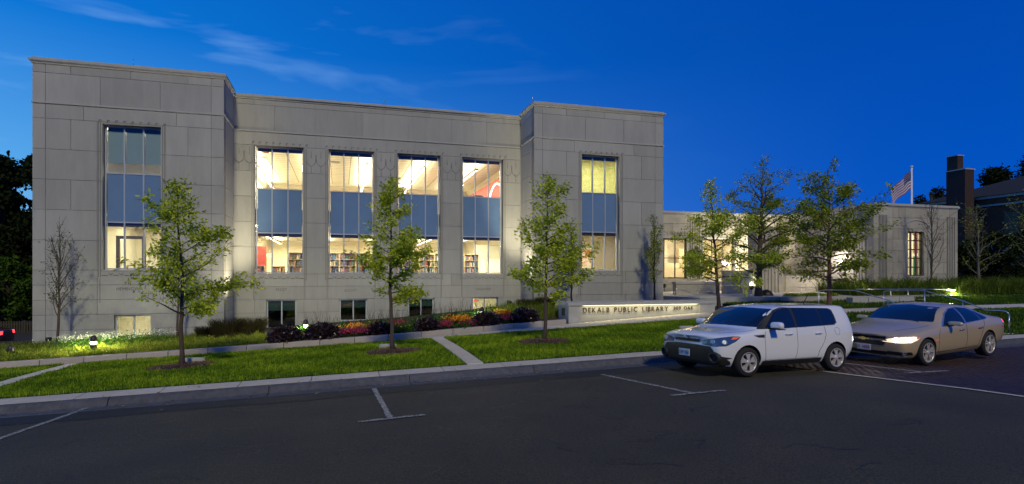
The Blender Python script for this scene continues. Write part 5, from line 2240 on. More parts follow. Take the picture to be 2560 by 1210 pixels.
# massed trees and hedges made of many leaves over a limb skeleton
def big_tree(x, y, z, H, W_, nl, ls, lm, label, seed, name='tall_tree', c0=.15, clumps=46, flat=1.0, trunk_r=.28):
    r_ = random.Random(seed)
    g = np.random.default_rng(seed)
    root = empty(name, (x, y, z), label=label, cat='tree')
    b_ = MB()
    tr = [Vector((0, 0, -.3)), Vector((.1, 0, H * .3)), Vector((r_.uniform(-.3, .3), 0, H * .6)), Vector((r_.uniform(-.4, .4), .1, H * .93))]
    b_.tube(tr, [trunk_r, trunk_r * .8, trunk_r * .5, .04], 8)
    P, Tn = [], []
    for k in range(clumps):
        t = r_.uniform(c0, 1)
        ww = W_ * math.sin(min(1, (t - c0 * .7) / (1 - c0) * .86 + .16) * math.pi) ** .6
        a = r_.uniform(0, 6.28)
        rr = ww * math.sqrt(r_.uniform(.05, 1))
        c = Vector((rr * math.cos(a), rr * math.sin(a) * flat, H * t))
        f = min(2.99, max(0, t * .9 - .1) * 3)
        i0 = int(f)
        st_ = tr[i0].lerp(tr[min(i0 + 1, 3)], f - i0)
        mid = st_.lerp(c, .5) + Vector((0, 0, .2))
        b_.tube([st_, mid, c], [.07, .045, .015], 5, cap=False)
        sz = W_ * r_.uniform(.16, .32)
        n_ = int(nl / clumps)
        q = g.normal(0, 1, (n_, 3))
        q /= np.linalg.norm(q, axis=1)[:, None]
        q *= (g.uniform(0, 1, n_) ** .5)[:, None] * np.array([sz, sz, sz * .62])
        P.append(q + np.array(c))
        Tn.append(np.full(n_, r_.gauss(.45, .15)))
    b_.build('trunk', M['barkdark'], root)
    P = np.concatenate(P)
    Tn = np.concatenate(Tn) + g.normal(0, .15, len(P))
    leaf_cloud(P, g.normal(0, 1, P.shape), ls, Tn, 'crown', lm, root, .3, .6)
    return root


for (bx_, y, tpy, W_, nl, lab, sd) in ((8, 47, 385, 3.7, 15000, 'tall dark tree at the left edge of the view behind the fence', 71), (92, 50, 400, 3.3, 13000, 'tall dark tree half hidden behind the corner of the left block', 72), (-70, 46, 430, 4.6, 9000, 'dark tree rising at the far left beyond the car park', 73)):
    x = col(bx_, y)
    z = -3.9
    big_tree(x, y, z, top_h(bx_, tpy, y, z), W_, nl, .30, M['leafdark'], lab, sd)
for (bx_, y, tpy, W_, nl, lab, sd) in ((22, 41.5, 655, 2.1, 5200, 'street-lit green shrub tree above the wooden fence at the left edge', 74), (62, 42.5, 668, 2.0, 4800, 'street-lit green shrub tree above the fence beside the library corner', 75), (-30, 42, 640, 2.3, 3000, 'green shrub tree beyond the fence off the left edge', 76)):
    x = col(bx_, y)
    z = -3.9
    big_tree(x, y, z, top_h(bx_, tpy, y, z), W_, nl, .20, M['leafmid'], lab, sd, name='shrub_tree', c0=.30, trunk_r=.09)
# beyond the old wing and the brick house
for (bx_, y, tpy, W_, nl, lab, sd) in ((2345, 66, 470, 4.2, 5000, 'dark tree showing over the old wing roof beside the flagpole', 81), (2300, 68, 492, 3.4, 2500, 'small dark tree top over the old wing roof', 87), (2490, 62, 428, 6.5, 11000, 'dark tree crown beyond the chimney of the brick house', 82), (2585, 62, 405, 7.0, 11000, 'taller dark tree crown over the brick house at the right edge', 83)):
    x = col(bx_, y)
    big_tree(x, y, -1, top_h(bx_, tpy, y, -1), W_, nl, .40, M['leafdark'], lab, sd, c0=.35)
for (bx_, y, tpy, W_, nl, lab, sd) in ((2425, 37, 590, 2.0, 6000, 'dark evergreen shrub filling the gap right of the old wing', 84), (2490, 36, 585, 2.4, 7000, 'dark evergreen shrub below the stone band of the brick house', 85), (2560, 35, 575, 2.6, 7000, 'dark evergreen shrub at the right edge below the brick house', 86)):
    x = col(bx_, y)
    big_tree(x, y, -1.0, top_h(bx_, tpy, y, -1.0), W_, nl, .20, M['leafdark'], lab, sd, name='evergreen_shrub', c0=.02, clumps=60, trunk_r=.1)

# ------------------------------------------------------------------ bollards
def bollard(x, y, ztop, lit, label, h=1.0):
    t_ = empty('bollard_light', (x, y, ztop - h), label=label, cat='bollard', group='round bollard lights in the planting beds')
    q = MB()
    q.lathe([(.105, 0), (.105, h - .32)], 18)
    q.lathe([(0, h - .318), (.105, h - .318)], 18)
    q.build('post', M['boll'], t_)
    q = MB()
    q.lathe([(.088, h - .317), (.088, h - .215)], 18)
    q.build('lamp_lens', M['bollamp'] if lit else M['dimglass'], t_)
    q = MB()
    for k in range(4):
        a = k * math.pi / 2 + .6
        q.tube([(.098 * math.cos(a), .098 * math.sin(a), h - .32), (.098 * math.cos(a), .098 * math.sin(a), h - .2)], .007, 4)
    q.lathe([(.112, h - .214), (.112, h - .17), (.108, h - .12), (.085, h - .05), (.045, h - .01), (0, h)], 18)
    q.lathe([(0, h - .213), (.112, h - .213)], 18)
    q.build('hood', M['boll'], t_)
    if lit:
        l_ = bpy.data.lights.new('bollard_lamp', 'POINT')
        l_.energy = 300 * lit
        l_.color = (1, .96, .62)
        l_.shadow_soft_size = .05
        lo = bpy.data.objects.new('bollard_lamp', l_)
        C.objects.link(lo)
        lo.parent = t_
        lo.location = (0, 0, h - .262)
    return t_


for (px_, py, y, lit, lab) in ((234, 838, 24.2, 1.0, 'lit bollard light glowing over the grasses left of the basement window'), (27, 862, 24.0, 0, 'unlit dark bollard light at the far left of the bed'),
                               (764, 798, 25.3, .9, 'lit bollard light between the two dark plum bushes'), (1205, 767, 25.6, .55, 'lit bollard light in front of the bright basement window')):
    x = col(px_, y)
    bollard(x, y, hgt(px_, py, y), lit, lab)
# flat-headed light by the ramp at the right
x_, y_ = col(2377, 26.2), 26.2
t_ = empty('ramp_light', (x_, y_, -1.7), label='flat-headed lit post light over the bright grasses by the ramp', cat='lamp')
h_ = hgt(2377, 724, y_) + 1.7
q = MB()
q.tube([(0, 0, 0), (0, 0, h_ - .08)], .04, 8)
q.build('post', M['boll'], t_)
q = MB()
q.lathe([(.22, h_ - .07), (.22, h_ - .0)], 16)
q.build('lamp_lens', mat('ramp_lens', (1, 1, 1), .5, emit=(1, .86, .9), estr=14), t_)
q = MB()
q.lathe([(0, h_ + .001), (.25, h_ + .001), (.25, h_ + .03), (0, h_ + .04)], 16)
q.lathe([(0, h_ - .071), (.22, h_ - .071)], 16)
q.build('hood', M['boll'], t_)
l_ = bpy.data.lights.new('ramp_lamp', 'POINT')
l_.energy = 380
l_.color = (1, .95, .5)
l_.shadow_soft_size = .1
lo = link(bpy.data.objects.new('ramp_lamp', l_))
lo.parent = t_
lo.location = (0, -.1, h_ - .3)

# pale boxes in the lawn
for (px_, py, y, lab) in ((487, 912, 18.6, 'low grey box light in the lawn behind the first oak'), (970, 880, 18.7, 'low grey box light in the lawn behind the middle oak'), (1716, 815, 18.4, 'low grey box light in the lawn in front of the sign wall')):
    x = col(px_, y)
    z = gz(x, y)
    t_ = empty('lawn_light', (x, y, z), rz=R(-6), label=lab, cat='light', group='low grey box lights in the lawn')
    q = MB()
    q.lathe([(.0, -.02), (.30, -.02), (.27, .10), (.25, .13), (0, .135)], 20)
    o_ = q.build('housing', M['trim'], t_)
    o_.scale = (1, .45, 1)

# ------------------------------------------------------------------ planting bed
def bedz(x, y):
    return ground(x, y) + .13


def arcs(name, n, x0, x1, y0, y1, hmin, hmax, wd, m, label, cat='grass', bend=.8, kind='stuff', zf=bedz, center=None, rad=None, tone_bias=0, parent=None, hfun=None, tip=.0):
    """arching blades in three pieces, for ornamental grasses"""
    if center is not None:
        a = rng.uniform(0, 2 * np.pi, n)
        rr = np.sqrt(rng.uniform(0, 1, n)) * rad
        x, y = center[0] + rr * np.cos(a), center[1] + rr * np.sin(a)
    else:
        x, y = rng.uniform(x0, x1, n), rng.uniform(y0, y1, n)
        a = rng.uniform(0, 2 * np.pi, n)
    z = zf(x, y)
    h = rng.uniform(hmin, hmax, n)
    if center is None:
        h *= .75 + .35 * np.sin(x * 5.1 + y * 2.3) * np.sin(y * 6 + x * 1.7) + .2 * np.sin(x * 11.0)
    if hfun is not None:
        h *= hfun(x)
    b2 = rng.uniform(.25, bend, n) * h
    pa = rng.uniform(0, 2 * np.pi, n)
    wx, wy = np.cos(pa) * wd / 2, np.sin(pa) * wd / 2
    V = np.zeros((n, 7, 3))
    for k, (f, g_) in enumerate(((0, 0), (.5, .2), (.85, .6), (1.0, 1.0))):
        cx2, cy2, cz = x + np.cos(a) * b2 * g_, y + np.sin(a) * b2 * g_, z + h * f * (1 - tip * g_)
        if k < 3:
            V[:, 2 * k] = np.stack([cx2 - wx * (1 - .2 * k), cy2 - wy * (1 - .2 * k), cz], -1)
            V[:, 2 * k + 1] = np.stack([cx2 + wx * (1 - .2 * k), cy2 + wy * (1 - .2 * k), cz], -1)
        else:
            V[:, 6] = np.stack([cx2, cy2, cz], -1)
    b_ = np.arange(n) * 7
    T = np.concatenate([np.stack([b_ + a0, b_ + a1, b_ + a2], -1) for a0, a1, a2 in ((0, 1, 3), (0, 3, 2), (2, 3, 5), (2, 5, 4), (4, 5, 6))])
    tone = np.clip(.5 + tone_bias + .2 * np.sin(x * 2.7) * np.cos(y * 3.3) + rng.normal(0, .2, n), 0, 1)
    o_ = np_mesh(name, V.reshape(-1, 3), T, m, parent, col_attr=np.repeat(tone, 7))
    if parent is None:
        tag(o_, label, cat, kind=kind)
    return o_


arcs('bed_grass', 30000, -15, -2.3, YS1 + .34, 26.0, .12, .30, .018, M['ograss'], 'yellow green ornamental grasses of the bed in front of the left block', tone_bias=0)
arcs('bed_grass', 9000, -15, -5.3, 26.0, 29.2, .12, .26, .022, M['ograss'], 'grasses close to the foot of the left block', tone_bias=-.1)
arcs('bed_grass', 5000, 6.9, 9.6, 23.6, 28.6, .35, .6, .018, M['ograss'], 'tall grasses between the last plum bush and the sign wall', tone_bias=-.25)
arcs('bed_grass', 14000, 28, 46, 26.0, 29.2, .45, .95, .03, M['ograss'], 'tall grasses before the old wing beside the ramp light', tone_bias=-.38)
arcs('bed_grass', 8000, 40.2, 60, 27.0, 33, .4, .8, .04, M['dgrass'], 'dark grasses below the hedge at the right')
arcs('bed_grass', 2500, col(1975, 26.6), col(2090, 26.6), 26.3, 27.2, .12, .22, .02, M['blade'], 'low green grass edging in front of the fluted pier', zf=lambda x, y: x * 0 + PL)
# lavender-like pale plants round the lit bollard
for k, (px_, y) in enumerate(((205, 25.4), (262, 25.2), (300, 25.8), (345, 25.5), (395, 25.7), (180, 25.0))):
    x = col(px_, y)
    t_ = empty('catmint_plant', (x, y, float(bedz(x, y))), label='pale flowering catmint clump near the lit bollard, %s' % ('just left of it', 'just right of it', 'below the basement window sill at its left', 'below the middle of the basement window', 'right of the basement window', 'by the narrow pear trunk')[k], cat='plant', group='pale catmint clumps by the bollard')
    n_ = 420
    q = rng.normal(0, 1, (n_, 3)) * np.array([.30, .22, .12]) + np.array([0, 0, .30])
    leaf_cloud(q, q * 2, .06, rng.uniform(.2, 1, n_), 'foliage', M['leafbed'], t_, 0)
    q = rng.normal(0, 1, (160, 3)) * np.array([.30, .22, .07]) + np.array([0, 0, .50])
    leaf_cloud(q, q * 2, .045, rng.uniform(.2, 1, 160), 'blossoms', M['lavender'], t_, -.5)
# two tall dark clumps
for (px_, y, h_, rr, lab) in ((568, 26.9, .95, .7, 'tall dark fountain grass clump left of the first basement window'), (628, 26.9, .9, .65, 'second tall dark fountain grass clump beside the first basement window'), (515, 27.4, .6, .4, 'smaller dark fountain grass clump behind the first oak'),
                              (1320, 27.2, .7, .55, 'dark fountain grass clump left of the oak before the right block'), (1365, 27.0, .75, .5, 'dark fountain grass clump at the end of the sign wall')):
    x = col(px_, y)
    t_ = empty('fountain_grass', (0, 0, 0), label=lab, cat='grass clump', group='tall dark fountain grass clumps')
    o_ = arcs('blades', 2400, 0, 0, 0, 0, h_ * .35, h_ * 1.1, .012, M['dgrass'], None, center=(x, y), rad=rr * .75, bend=.6, parent=t_, tip=.12)
# plum coloured bushes along the kerb
plums = [(713, 848, 1.0), (808, 841, 1.05), (948, 833, .72), (1068, 824, .78), (1218, 809, .95), (1312, 802, .98)]
for k, (px_, py, s_) in enumerate(plums):
    y = 22.75
    x = col(px_, y)
    z = gz(x, YS1 + .02)
    t_ = empty('plum_bush', (x, y, z), label='dark plum-leaved bush spilling over the bed kerb, ' + ('leftmost, beside the dark window', 'right of the lit middle bollard', 'between the magenta flowers and the middle oak', 'right of the middle oak trunk', 'below the bright basement window', 'last one before the sign wall')[k], cat='bush', group='dark plum bushes along the bed kerb')
    n_ = int(2300 * s_)
    th = rng.uniform(0, 2 * np.pi, n_)
    ph = np.arccos(rng.uniform(-.45, 1, n_))
    rad = rng.uniform(.55, 1.0, n_) ** .6
    q = np.stack([np.sin(ph) * np.cos(th), np.sin(ph) * np.sin(th), np.cos(ph)], -1) * rad[:, None] * np.array([.56, .46, .36]) * s_
    q += rng.normal(0, .03, q.shape)
    q[:, 2] += .34
    leaf_cloud(q, q * 1.5, .125, rng.beta(1.6, 3.2, n_), 'foliage', M['leafplum'], t_, .45, .5)
    b_ = MB()
    for j in range(9):
        a = j * 2.4
        b_.tube([(0, 0, 0), (.12 * math.cos(a), .10 * math.sin(a), .2), (.34 * s_ * math.cos(a), .28 * s_ * math.sin(a), .42)], [.014, .01, .005], 4)
    b_.build('stems', M['barkdark'], t_)


def flowers(px_, y, w_, h_, n_, nb, bm3, label, green=True, hz=.26):
    x = col(px_, y)
    t_ = empty('flower_clump', (x, y, float(bedz(x, y))), label=label, cat='flowers')
    q = rng.normal(0, 1, (n_, 3)) * np.array([w_ * .5, .26, .07]) + np.array([0, 0, hz * .6])
    leaf_cloud(q, q, .075, rng.uniform(0, 1, n_) * .8, 'foliage', M['leafbed'], t_, 0)
    if nb:
        q = rng.normal(0, 1, (nb, 3)) * np.array([w_ * .48, .24, .05]) + np.array([0, 0, hz])
        leaf_cloud(q, np.tile([0, 0, 1.0], (nb, 1)), .06, rng.uniform(0, 1, nb), 'blossoms', M[bm3], t_, -.6, .8)
    return t_


for a in ((762, 23.1, .55, .3, 700, 18, 'orange', 'bright green clump between the first two plum bushes', True, .26),
          (760, 24.6, .6, .3, 600, 0, 'orange', 'green leafy clump round the foot of the middle bollard', True, .40),
          (872, 22.9, .55, .3, 250, 620, 'magenta', 'magenta foliage clump right of the second plum bush', True, .24),
          (905, 22.9, .5, .3, 250, 620, 'magenta', 'magenta foliage clump left of the third plum bush', True, .24),
          (893, 23.7, .5, .3, 350, 200, 'orange', 'red orange flowers behind the magenta clumps', True, .36),
          (930, 23.5, .4, .3, 500, 26, 'orange', 'green marigold clump with a few orange heads', True, .42),
          (1010, 23.1, .5, .3, 800, 8, 'orange', 'dark green clump right of the middle oak trunk', True, .30),
          (995, 23.9, .4, .3, 300, 120, 'magenta', 'dim red clump behind the middle oak trunk', True, .36),
          (1112, 22.95, .32, .3, 100, 420, 'magenta', 'small magenta clump right of the fourth plum bush', True, .24),
          (1130, 23.6, .6, .3, 800, 0, 'magenta', 'green clump behind the magenta edging', True, .32),
          (1150, 23.3, .5, .3, 420, 560, 'orange', 'dense orange marigolds left of the bright window bollard', True, .36),
          (1172, 22.9, .4, .3, 200, 260, 'magenta', 'pink magenta edging below the marigolds', True, .20),
          (1160, 22.8, .35, .3, 420, 0, 'magenta', 'bright green leaf clump under the marigolds', True, .22),
          (1185, 24.6, .6, .3, 800, 0, 'magenta', 'green clump at the foot of the bright window bollard', True, .40),
          (1256, 23.7, .4, .3, 320, 320, 'orange', 'orange flowers between the last two plum bushes', True, .42),
          (1270, 23.0, .35, .3, 100, 380, 'magenta', 'magenta clump between the last two plum bushes', True, .26),
          (1275, 24.2, .5, .3, 800, 0, 'magenta', 'light green clump behind the last plum bush', True, .42)):
    flowers(*a)
arcs('bed_foliage', 9000, -1.6, 6.8, 23.9, 27.5, .15, .42, .03, M['leafbed'], 'dim green perennials behind the flower border', cat='plants', tone_bias=-.3)
arcs('bed_foliage', 3500, -1.6, 6.8, 22.6, 23.8, .08, .2, .03, M['leafbed'], 'low green filler between the flower clumps', cat='plants', tone_bias=-.15)
arcs('bed_foliage', 450, -1.5, 7.0, 27.0, 29.8, .5, .9, .015, M['dgrass'], 'thin dark seed stalks close to the wall', cat='plants', bend=.3)
# ------------------------------------------------------------------ cars
# car space: x from the nose back, y across (-y is the side facing the camera), z up from the road
M['carwhite'] = mat('white_car_paint', (.82, .82, .82), .22, spec=.5, coat=1.0)
M['carbeige'] = mat('champagne_car_paint', (.58, .44, .26), .34, metal=.3, coat=1.0)
M['carglass'] = mat('car_glass', (.006, .009, .016), .04, spec=1.0, coat=.5)
M['tyre'] = mat('tyre_rubber', (.018, .017, .016), .85, bump=.3, bscale=60)
M['rim'] = mat('alloy_rim', (.62, .57, .50), .3, .35)
M['rimdark'] = mat('rim_pocket', (.01, .01, .012), .5)
M['trimblack'] = mat('car_black_trim', (.022, .021, .020), .6, bump=.15, bscale=120)
M['chrome'] = mat('chrome', (.62, .62, .62), .22, .85)
M['lampglass'] = mat('headlamp_glass', (.05, .08, .16), .05, spec=1, coat=1)
M['amber'] = mat('amber_lens', (.75, .14, .02), .25, coat=1, emit=(1, .15, .02), estr=.25)
M['redlens'] = mat('red_lens', (.45, .01, .015), .2, coat=1)
M['reflect'] = mat('lamp_reflector', (.30, .38, .50), .35, .4)
M['seam'] = mat('door_seam', (.03, .03, .03), .8)
M['plate'] = mat('licence_plate', (.60, .64, .68), .5)
M['platered'] = mat('plate_character_red', (.30, .03, .03), .6)
M['plateblue'] = mat('plate_character', (.03, .035, .07), .6)
M['headon'] = mat('headlamp_lit', (.9, .85, .8), .3, emit=(1, .72, .46), estr=1.1)
M['beam'] = mat('headlamp_beam', (1, 1, 1), .3, emit=(1, .88, .7), estr=9)
M['tailon'] = mat('tail_lamp_lit', (1, .1, .1), .3, emit=(1, .04, .05), estr=3)


def loft_body(stations, zb, name, m_, wheels, R_arch, parent, width, creases=True):
    """stations: list of 8-point half sections [(x, y, z)...] from the bottom outer edge up to the roof centre"""
    J = 9
    verts, faces = [], []
    rows_ = []
    for s_ in stations:
        half = [(s_[0][0], 0.0, s_[0][2])] + s_           # bottom centre first
        ring = half + [(x, -y, z) for (x, y, z) in half[-2:0:-1]]
        rows_.append(ring)
    n_ = len(rows_[0])
    for ring in rows_:
        verts += ring
    for a in range(len(rows_) - 1):
        for k in range(n_):
            k2 = (k + 1) % n_
            faces.append((a * n_ + k, (a + 1) * n_ + k, (a + 1) * n_ + k2, a * n_ + k2))
    # end caps as strips of quads between the two halves
    for a, flip in ((0, False), (len(rows_) - 1, True)):
        for k in range(0, 8):
            i0, i1 = k, k + 1
            j0, j1 = (n_ - k) % n_, n_ - (k + 1)
            if k == 0:
                f = [i0, i1, j1]
            elif k == 7:
                f = [i0, i1, j0]
            else:
                f = [i0, i1, j1, j0]
            f = [a * n_ + v for v in f]
            faces.append(tuple(f if not flip else f[::-1]))
    me_ = bpy.data.meshes.new(name)
    me_.from_pydata(verts, [], faces)
    bmm = bmesh.new()
    bmm.from_mesh(me_)
    bmesh.ops.recalc_face_normals(bmm, faces=bmm.faces)
    cl_ = bmm.edges.layers.float.get('crease_edge') or bmm.edges.layers.float.new('crease_edge')
    bmm.verts.ensure_lookup_table()
    for e in bmm.edges:
        a, c = e.verts[0].index, e.verts[1].index
        if a % n_ == c % n_:
            k = min(a % n_, (n_ - a % n_) % n_)
            e[cl_] = {1: .5, 2: .2, 4: .25, 5: .35, 7: .5}.get(k, 0) if creases else 0
    bmm.to_mesh(me_)
    bmm.free()
    o_ = link(bpy.data.objects.new(name, me_))
    s2 = o_.modifiers.new('s', 'SUBSURF')
    s2.levels = s2.render_levels = 3
    cutters = []
    for (wx, r_) in wheels:
        cb = MB()
        for sg in (-1, 1):
            seg = 48
            y0_, y1_ = sg * (width * .5 - .30), sg * (width * .5 + .3)
            vs = []
            for yy in (y0_, y1_):
                for k in range(seg):
                    a = 2 * math.pi * k / seg
                    vs.append((wx + r_ * math.cos(a), yy, R_arch[1] + r_ * math.sin(a)))
            fs = [(k, (k + 1) % seg, seg + (k + 1) % seg, seg + k) for k in range(seg)] + [tuple(range(seg - 1, -1, -1)), tuple(range(seg, 2 * seg))]
            if sg < 0:
                fs = [f[::-1] for f in fs]
            cb.add(vs, fs)
        cme = bpy.data.meshes.new('cut')
        cme.from_pydata(cb.v, [], cb.f)
        bmm = bmesh.new()
        bmm.from_mesh(cme)
        bmesh.ops.recalc_face_normals(bmm, faces=bmm.faces)
        bmm.to_mesh(cme)
        bmm.free()
        cme.materials.append(M['trimblack'])
        co = link(bpy.data.objects.new('cut', cme))
        cutters.append(co)
        bo_ = o_.modifiers.new('b', 'BOOLEAN')
        bo_.operation = 'DIFFERENCE'
        bo_.object = co
        bo_.solver = 'EXACT'
        bo_.material_mode = 'TRANSFER'
    me_.materials.append(m_)
    dg = bpy.context.evaluated_depsgraph_get()
    m2 = bpy.data.meshes.new_from_object(o_.evaluated_get(dg))
    bpy.data.objects.remove(o_)
    for co in cutters:
        bpy.data.objects.remove(co)
    m2.polygons.foreach_set('use_smooth', [True] * len(m2.polygons))
    m2.set_sharp_from_angle(angle=R(38))
    bo = link(bpy.data.objects.new(name, m2))
    bo.parent = parent
    tree_ = BVHTree.FromPolygons([v.co for v in m2.vertices], [tuple(p.vertices) for p in m2.polygons])
    return bo, tree_


class Skin:
    """lays shapes onto a car body by casting them along a direction"""

    def __init__(self, bvh, parent, cx):
        self.b, self.p, self.cx = bvh, parent, cx

    def cast(self, mode, u, v):
        if mode == 'near':
            o_, d = Vector((u, -3, v)), Vector((0, 1, 0))
        elif mode == 'far':
            o_, d = Vector((u, 3, v)), Vector((0, -1, 0))
        elif mode == 'front':
            o_, d = Vector((-2, u, v)), Vector((1, 0, 0))
        elif mode == 'rear':
            o_, d = Vector((9, u, v)), Vector((-1, 0, 0))
        elif mode == 'top':
            o_, d = Vector((u, v, 4)), Vector((0, 0, -1))
        else:                      # ('ang', degrees): horizontal ray turned from the nose direction towards -y
            an = R(mode[1])
            d = Vector((math.cos(an), math.sin(an), 0))
            side_ = Vector((math.sin(an), -math.cos(an), 0))
            c0 = Vector(mode[2])
            o_ = c0 + side_ * u + Vector((0, 0, v)) - d * 3
        hit = self.b.ray_cast(o_, d)
        if hit[0] is None:
            return None
        n_ = hit[1]
        if n_.dot(d) > 0:
            n_ = -n_
        return hit[0], n_

    def patch(self, name, poly, mode, m_, off=.004, step=.04, dens=.04, parent=None, smooth=True, flipy=False, thick=.006):
        # resample outline
        P = []
        k_ = len(poly)
        for i_ in range(k_):
            a, c = Vector(poly[i_]), Vector(poly[(i_ + 1) % k_])
            n_ = max(1, int((c - a).length / step))
            for q in range(n_):
                P.append(a.lerp(c, q / n_))
        nb = len(P)
        xs = [p.x for p in P]
        ys = [p.y for p in P]
        x = min(xs) + dens / 2
        inner = []
        while x < max(xs):
            y = min(ys) + dens / 2
            while y < max(ys):
                inner.append(Vector((x, y)))
                y += dens
            x += dens
        # keep grid points that lie inside the outline and off its edge
        def inside(p):
            c = False
            j = nb - 1
            for i2 in range(nb):
                if (P[i2].y > p.y) != (P[j].y > p.y) and p.x < (P[j].x - P[i2].x) * (p.y - P[i2].y) / (P[j].y - P[i2].y) + P[i2].x:
                    c = not c
                j = i2
            return c
        inner = [p for p in inner if inside(p) and min((p - q).length for q in P) > dens * .35]
        vv, ee, ff, *_ = delaunay_2d_cdt(P + inner, [(i_, (i_ + 1) % nb) for i_ in range(nb)], [], 1, 1e-5)
        out_, nrm, ok = [], [], []
        for p in vv:
            h = self.cast(mode, p.x, p.y)
            if h is None:
                out_.append(Vector((0, 0, 0)))
                ok.append(False)
                continue
            out_.append(h[0] + h[1] * off)
            ok.append(True)
        b_ = MB()
        fs = [tuple(f) for f in ff if all(ok[i2] for i2 in f) and max((out_[f[0]] - out_[f[1]]).length, (out_[f[1]] - out_[f[2]]).length, (out_[f[0]] - out_[f[2]]).length) < dens * 6]
        if not fs:
            return None
        b_.add(out_, fs, 0, smooth)
        o_ = b_.build(name, m_, parent or self.p)
        if mode in ('far', 'rear'):
            pass
        bmm = bmesh.new()
        bmm.from_mesh(o_.data)
        bmesh.ops.delete(bmm, geom=[v for v in bmm.verts if not v.link_faces], context='VERTS')
        bmesh.ops.recalc_face_normals(bmm, faces=bmm.faces)
        bmm.to_mesh(o_.data)
        bmm.free()
        return o_

    def strip(self, name, pts, mode, m_, r=.004, parent=None, seg=5):
        P = []
        for a, c in zip(pts[:-1], pts[1:]):
            a, c = Vector(a), Vector(c)
            n_ = max(1, int((c - a).length / .04))
            for q in range(n_):
                P.append(a.lerp(c, q / n_))
        P.append(Vector(pts[-1]))
        W3 = []
        for p in P:
            h = self.cast(mode, p.x, p.y)
            if h:
                W3.append(h[0] + h[1] * .0005)
        if len(W3) < 2:
            return None
        b_ = MB()
        b_.tube(W3, r, seg)
        return b_.build(name, m_, parent or self.p)


def wheel(parent, x, y, z, r, rim_r, wd, spokes, style):
    """y < 0 is the near side; the outer face looks away from the car"""
    sg = -1 if y < 0 else 1
    t_ = bpy.data.objects.new('wheel', None)
    t_.empty_display_size = .1
    link(t_)
    t_.parent = parent
    t_.location = (x, y, z)
    q = MB()
    q.lathe([(rim_r, -wd / 2), (rim_r + .02, -wd / 2 - .004), (r - .035, -wd / 2 - .004), (r - .008, -wd / 2 + .02), (r, -wd / 2 + .04), (r, wd / 2 - .04), (r - .008, wd / 2 - .02), (r - .035, wd / 2 + .004), (rim_r + .02, wd / 2 + .004), (rim_r, wd / 2)], 40, axis='y')
    q.build('tyre', M['tyre'], t_)
    f = sg * (wd / 2 - .012)
    q = MB()
    q.lathe([(rim_r + .006, f + sg * .012), (rim_r - .014, f + sg * .016), (rim_r - .022, f), (rim_r - .03, f - sg * .10)], 40, axis='y')
    if style == 'wide5':
        for k in range(5):
            a = k * 2 * math.pi / 5 + math.pi / 2
            pts = [(.055, -.40), (.055, .40), (rim_r * .62, .36), (rim_r - .02, .40), (rim_r - .02, -.40), (rim_r * .62, -.36)]
            vs = []
            for yy in (f + sg * .0, f - sg * .03):
                for (rr, da) in pts:
                    bulge = sg * (.012 if rr < .1 else 0)
                    vs.append((rr * math.cos(a + da), yy + bulge, rr * math.sin(a + da)))
            q.add(vs, [(0, 1, 2, 3, 4, 5), (11, 10, 9, 8, 7, 6)] + [(i_, (i_ + 1) % 6, 6 + (i_ + 1) % 6, 6 + i_) for i_ in range(6)])
    else:
        for k in range(5):
            for dlt in (-.16, .16):
                a = k * 2 * math.pi / 5 + math.pi / 2
                a0, a1 = a + dlt * .4, a + dlt * 1.25
                w0, w1 = .020, .018
                vs = []
                for yy in (f + sg * .006, f - sg * .03):
                    for rr, aa, ww in ((.04, a0, w0), (rim_r - .015, a1, w1)):
                        for s_ in (-1, 1):
                            vs.append((rr * math.cos(aa) - s_ * ww * math.sin(aa), yy, rr * math.sin(aa) + s_ * ww * math.cos(aa)))
                q.add(vs, [(0, 1, 3, 2), (4, 6, 7, 5), (0, 2, 6, 4), (1, 5, 7, 3), (0, 4, 5, 1), (2, 3, 7, 6)])
            aa = a
    q.lathe([(0, f + sg * .02), (.035, f + sg * .018), (.06, f + sg * .008), (.065, f - sg * .03)], 20, axis='y')
    bmm_ = q.build('rim', M['rim'], t_)
    q = MB()
    q.lathe([(0, f - sg * .06), (rim_r - .028, f - sg * .06)], 32, axis='y')
    q.build('brake_disc', M['rimdark'], t_)
    return t_


def plate(parent, c, ax_, text, m_, wd=.305, ht=.152, border=None):
    """c centre; ax_ unit vector along the text in car space; faces -x"""
    t_ = MB()
    x, y, z = c
    t_.box(x - .012, x, y - wd / 2, y + wd / 2, z - ht / 2, z + ht / 2)
    p_ = t_.build('licence_plate', M['plate'], parent)
    holder = bpy.data.objects.new('plate_text', None)
    n0 = set(bpy.data.objects)
    letters(text, -wd / 2 + .02, z - ht * .30, ht * .56, 0, m_, p_, 'character', depth=.003, width=wd - .04)
    for o_ in set(bpy.data.objects) - n0:
        # letters are built in the x-z plane facing -y: turn them to face the nose
        for v in o_.data.vertices:
            a, b2, c2 = v.co
            v.co = (x - .0125 + b2, y - a, c2)
        if o_.type == 'MESH':
            o_.data.flip_normals()
    bpy.data.objects.remove(holder)
    return p_


def sec(x, pts):
    return [(x + (p[2] if len(p) > 2 else 0), p[0], p[1]) for p in pts]


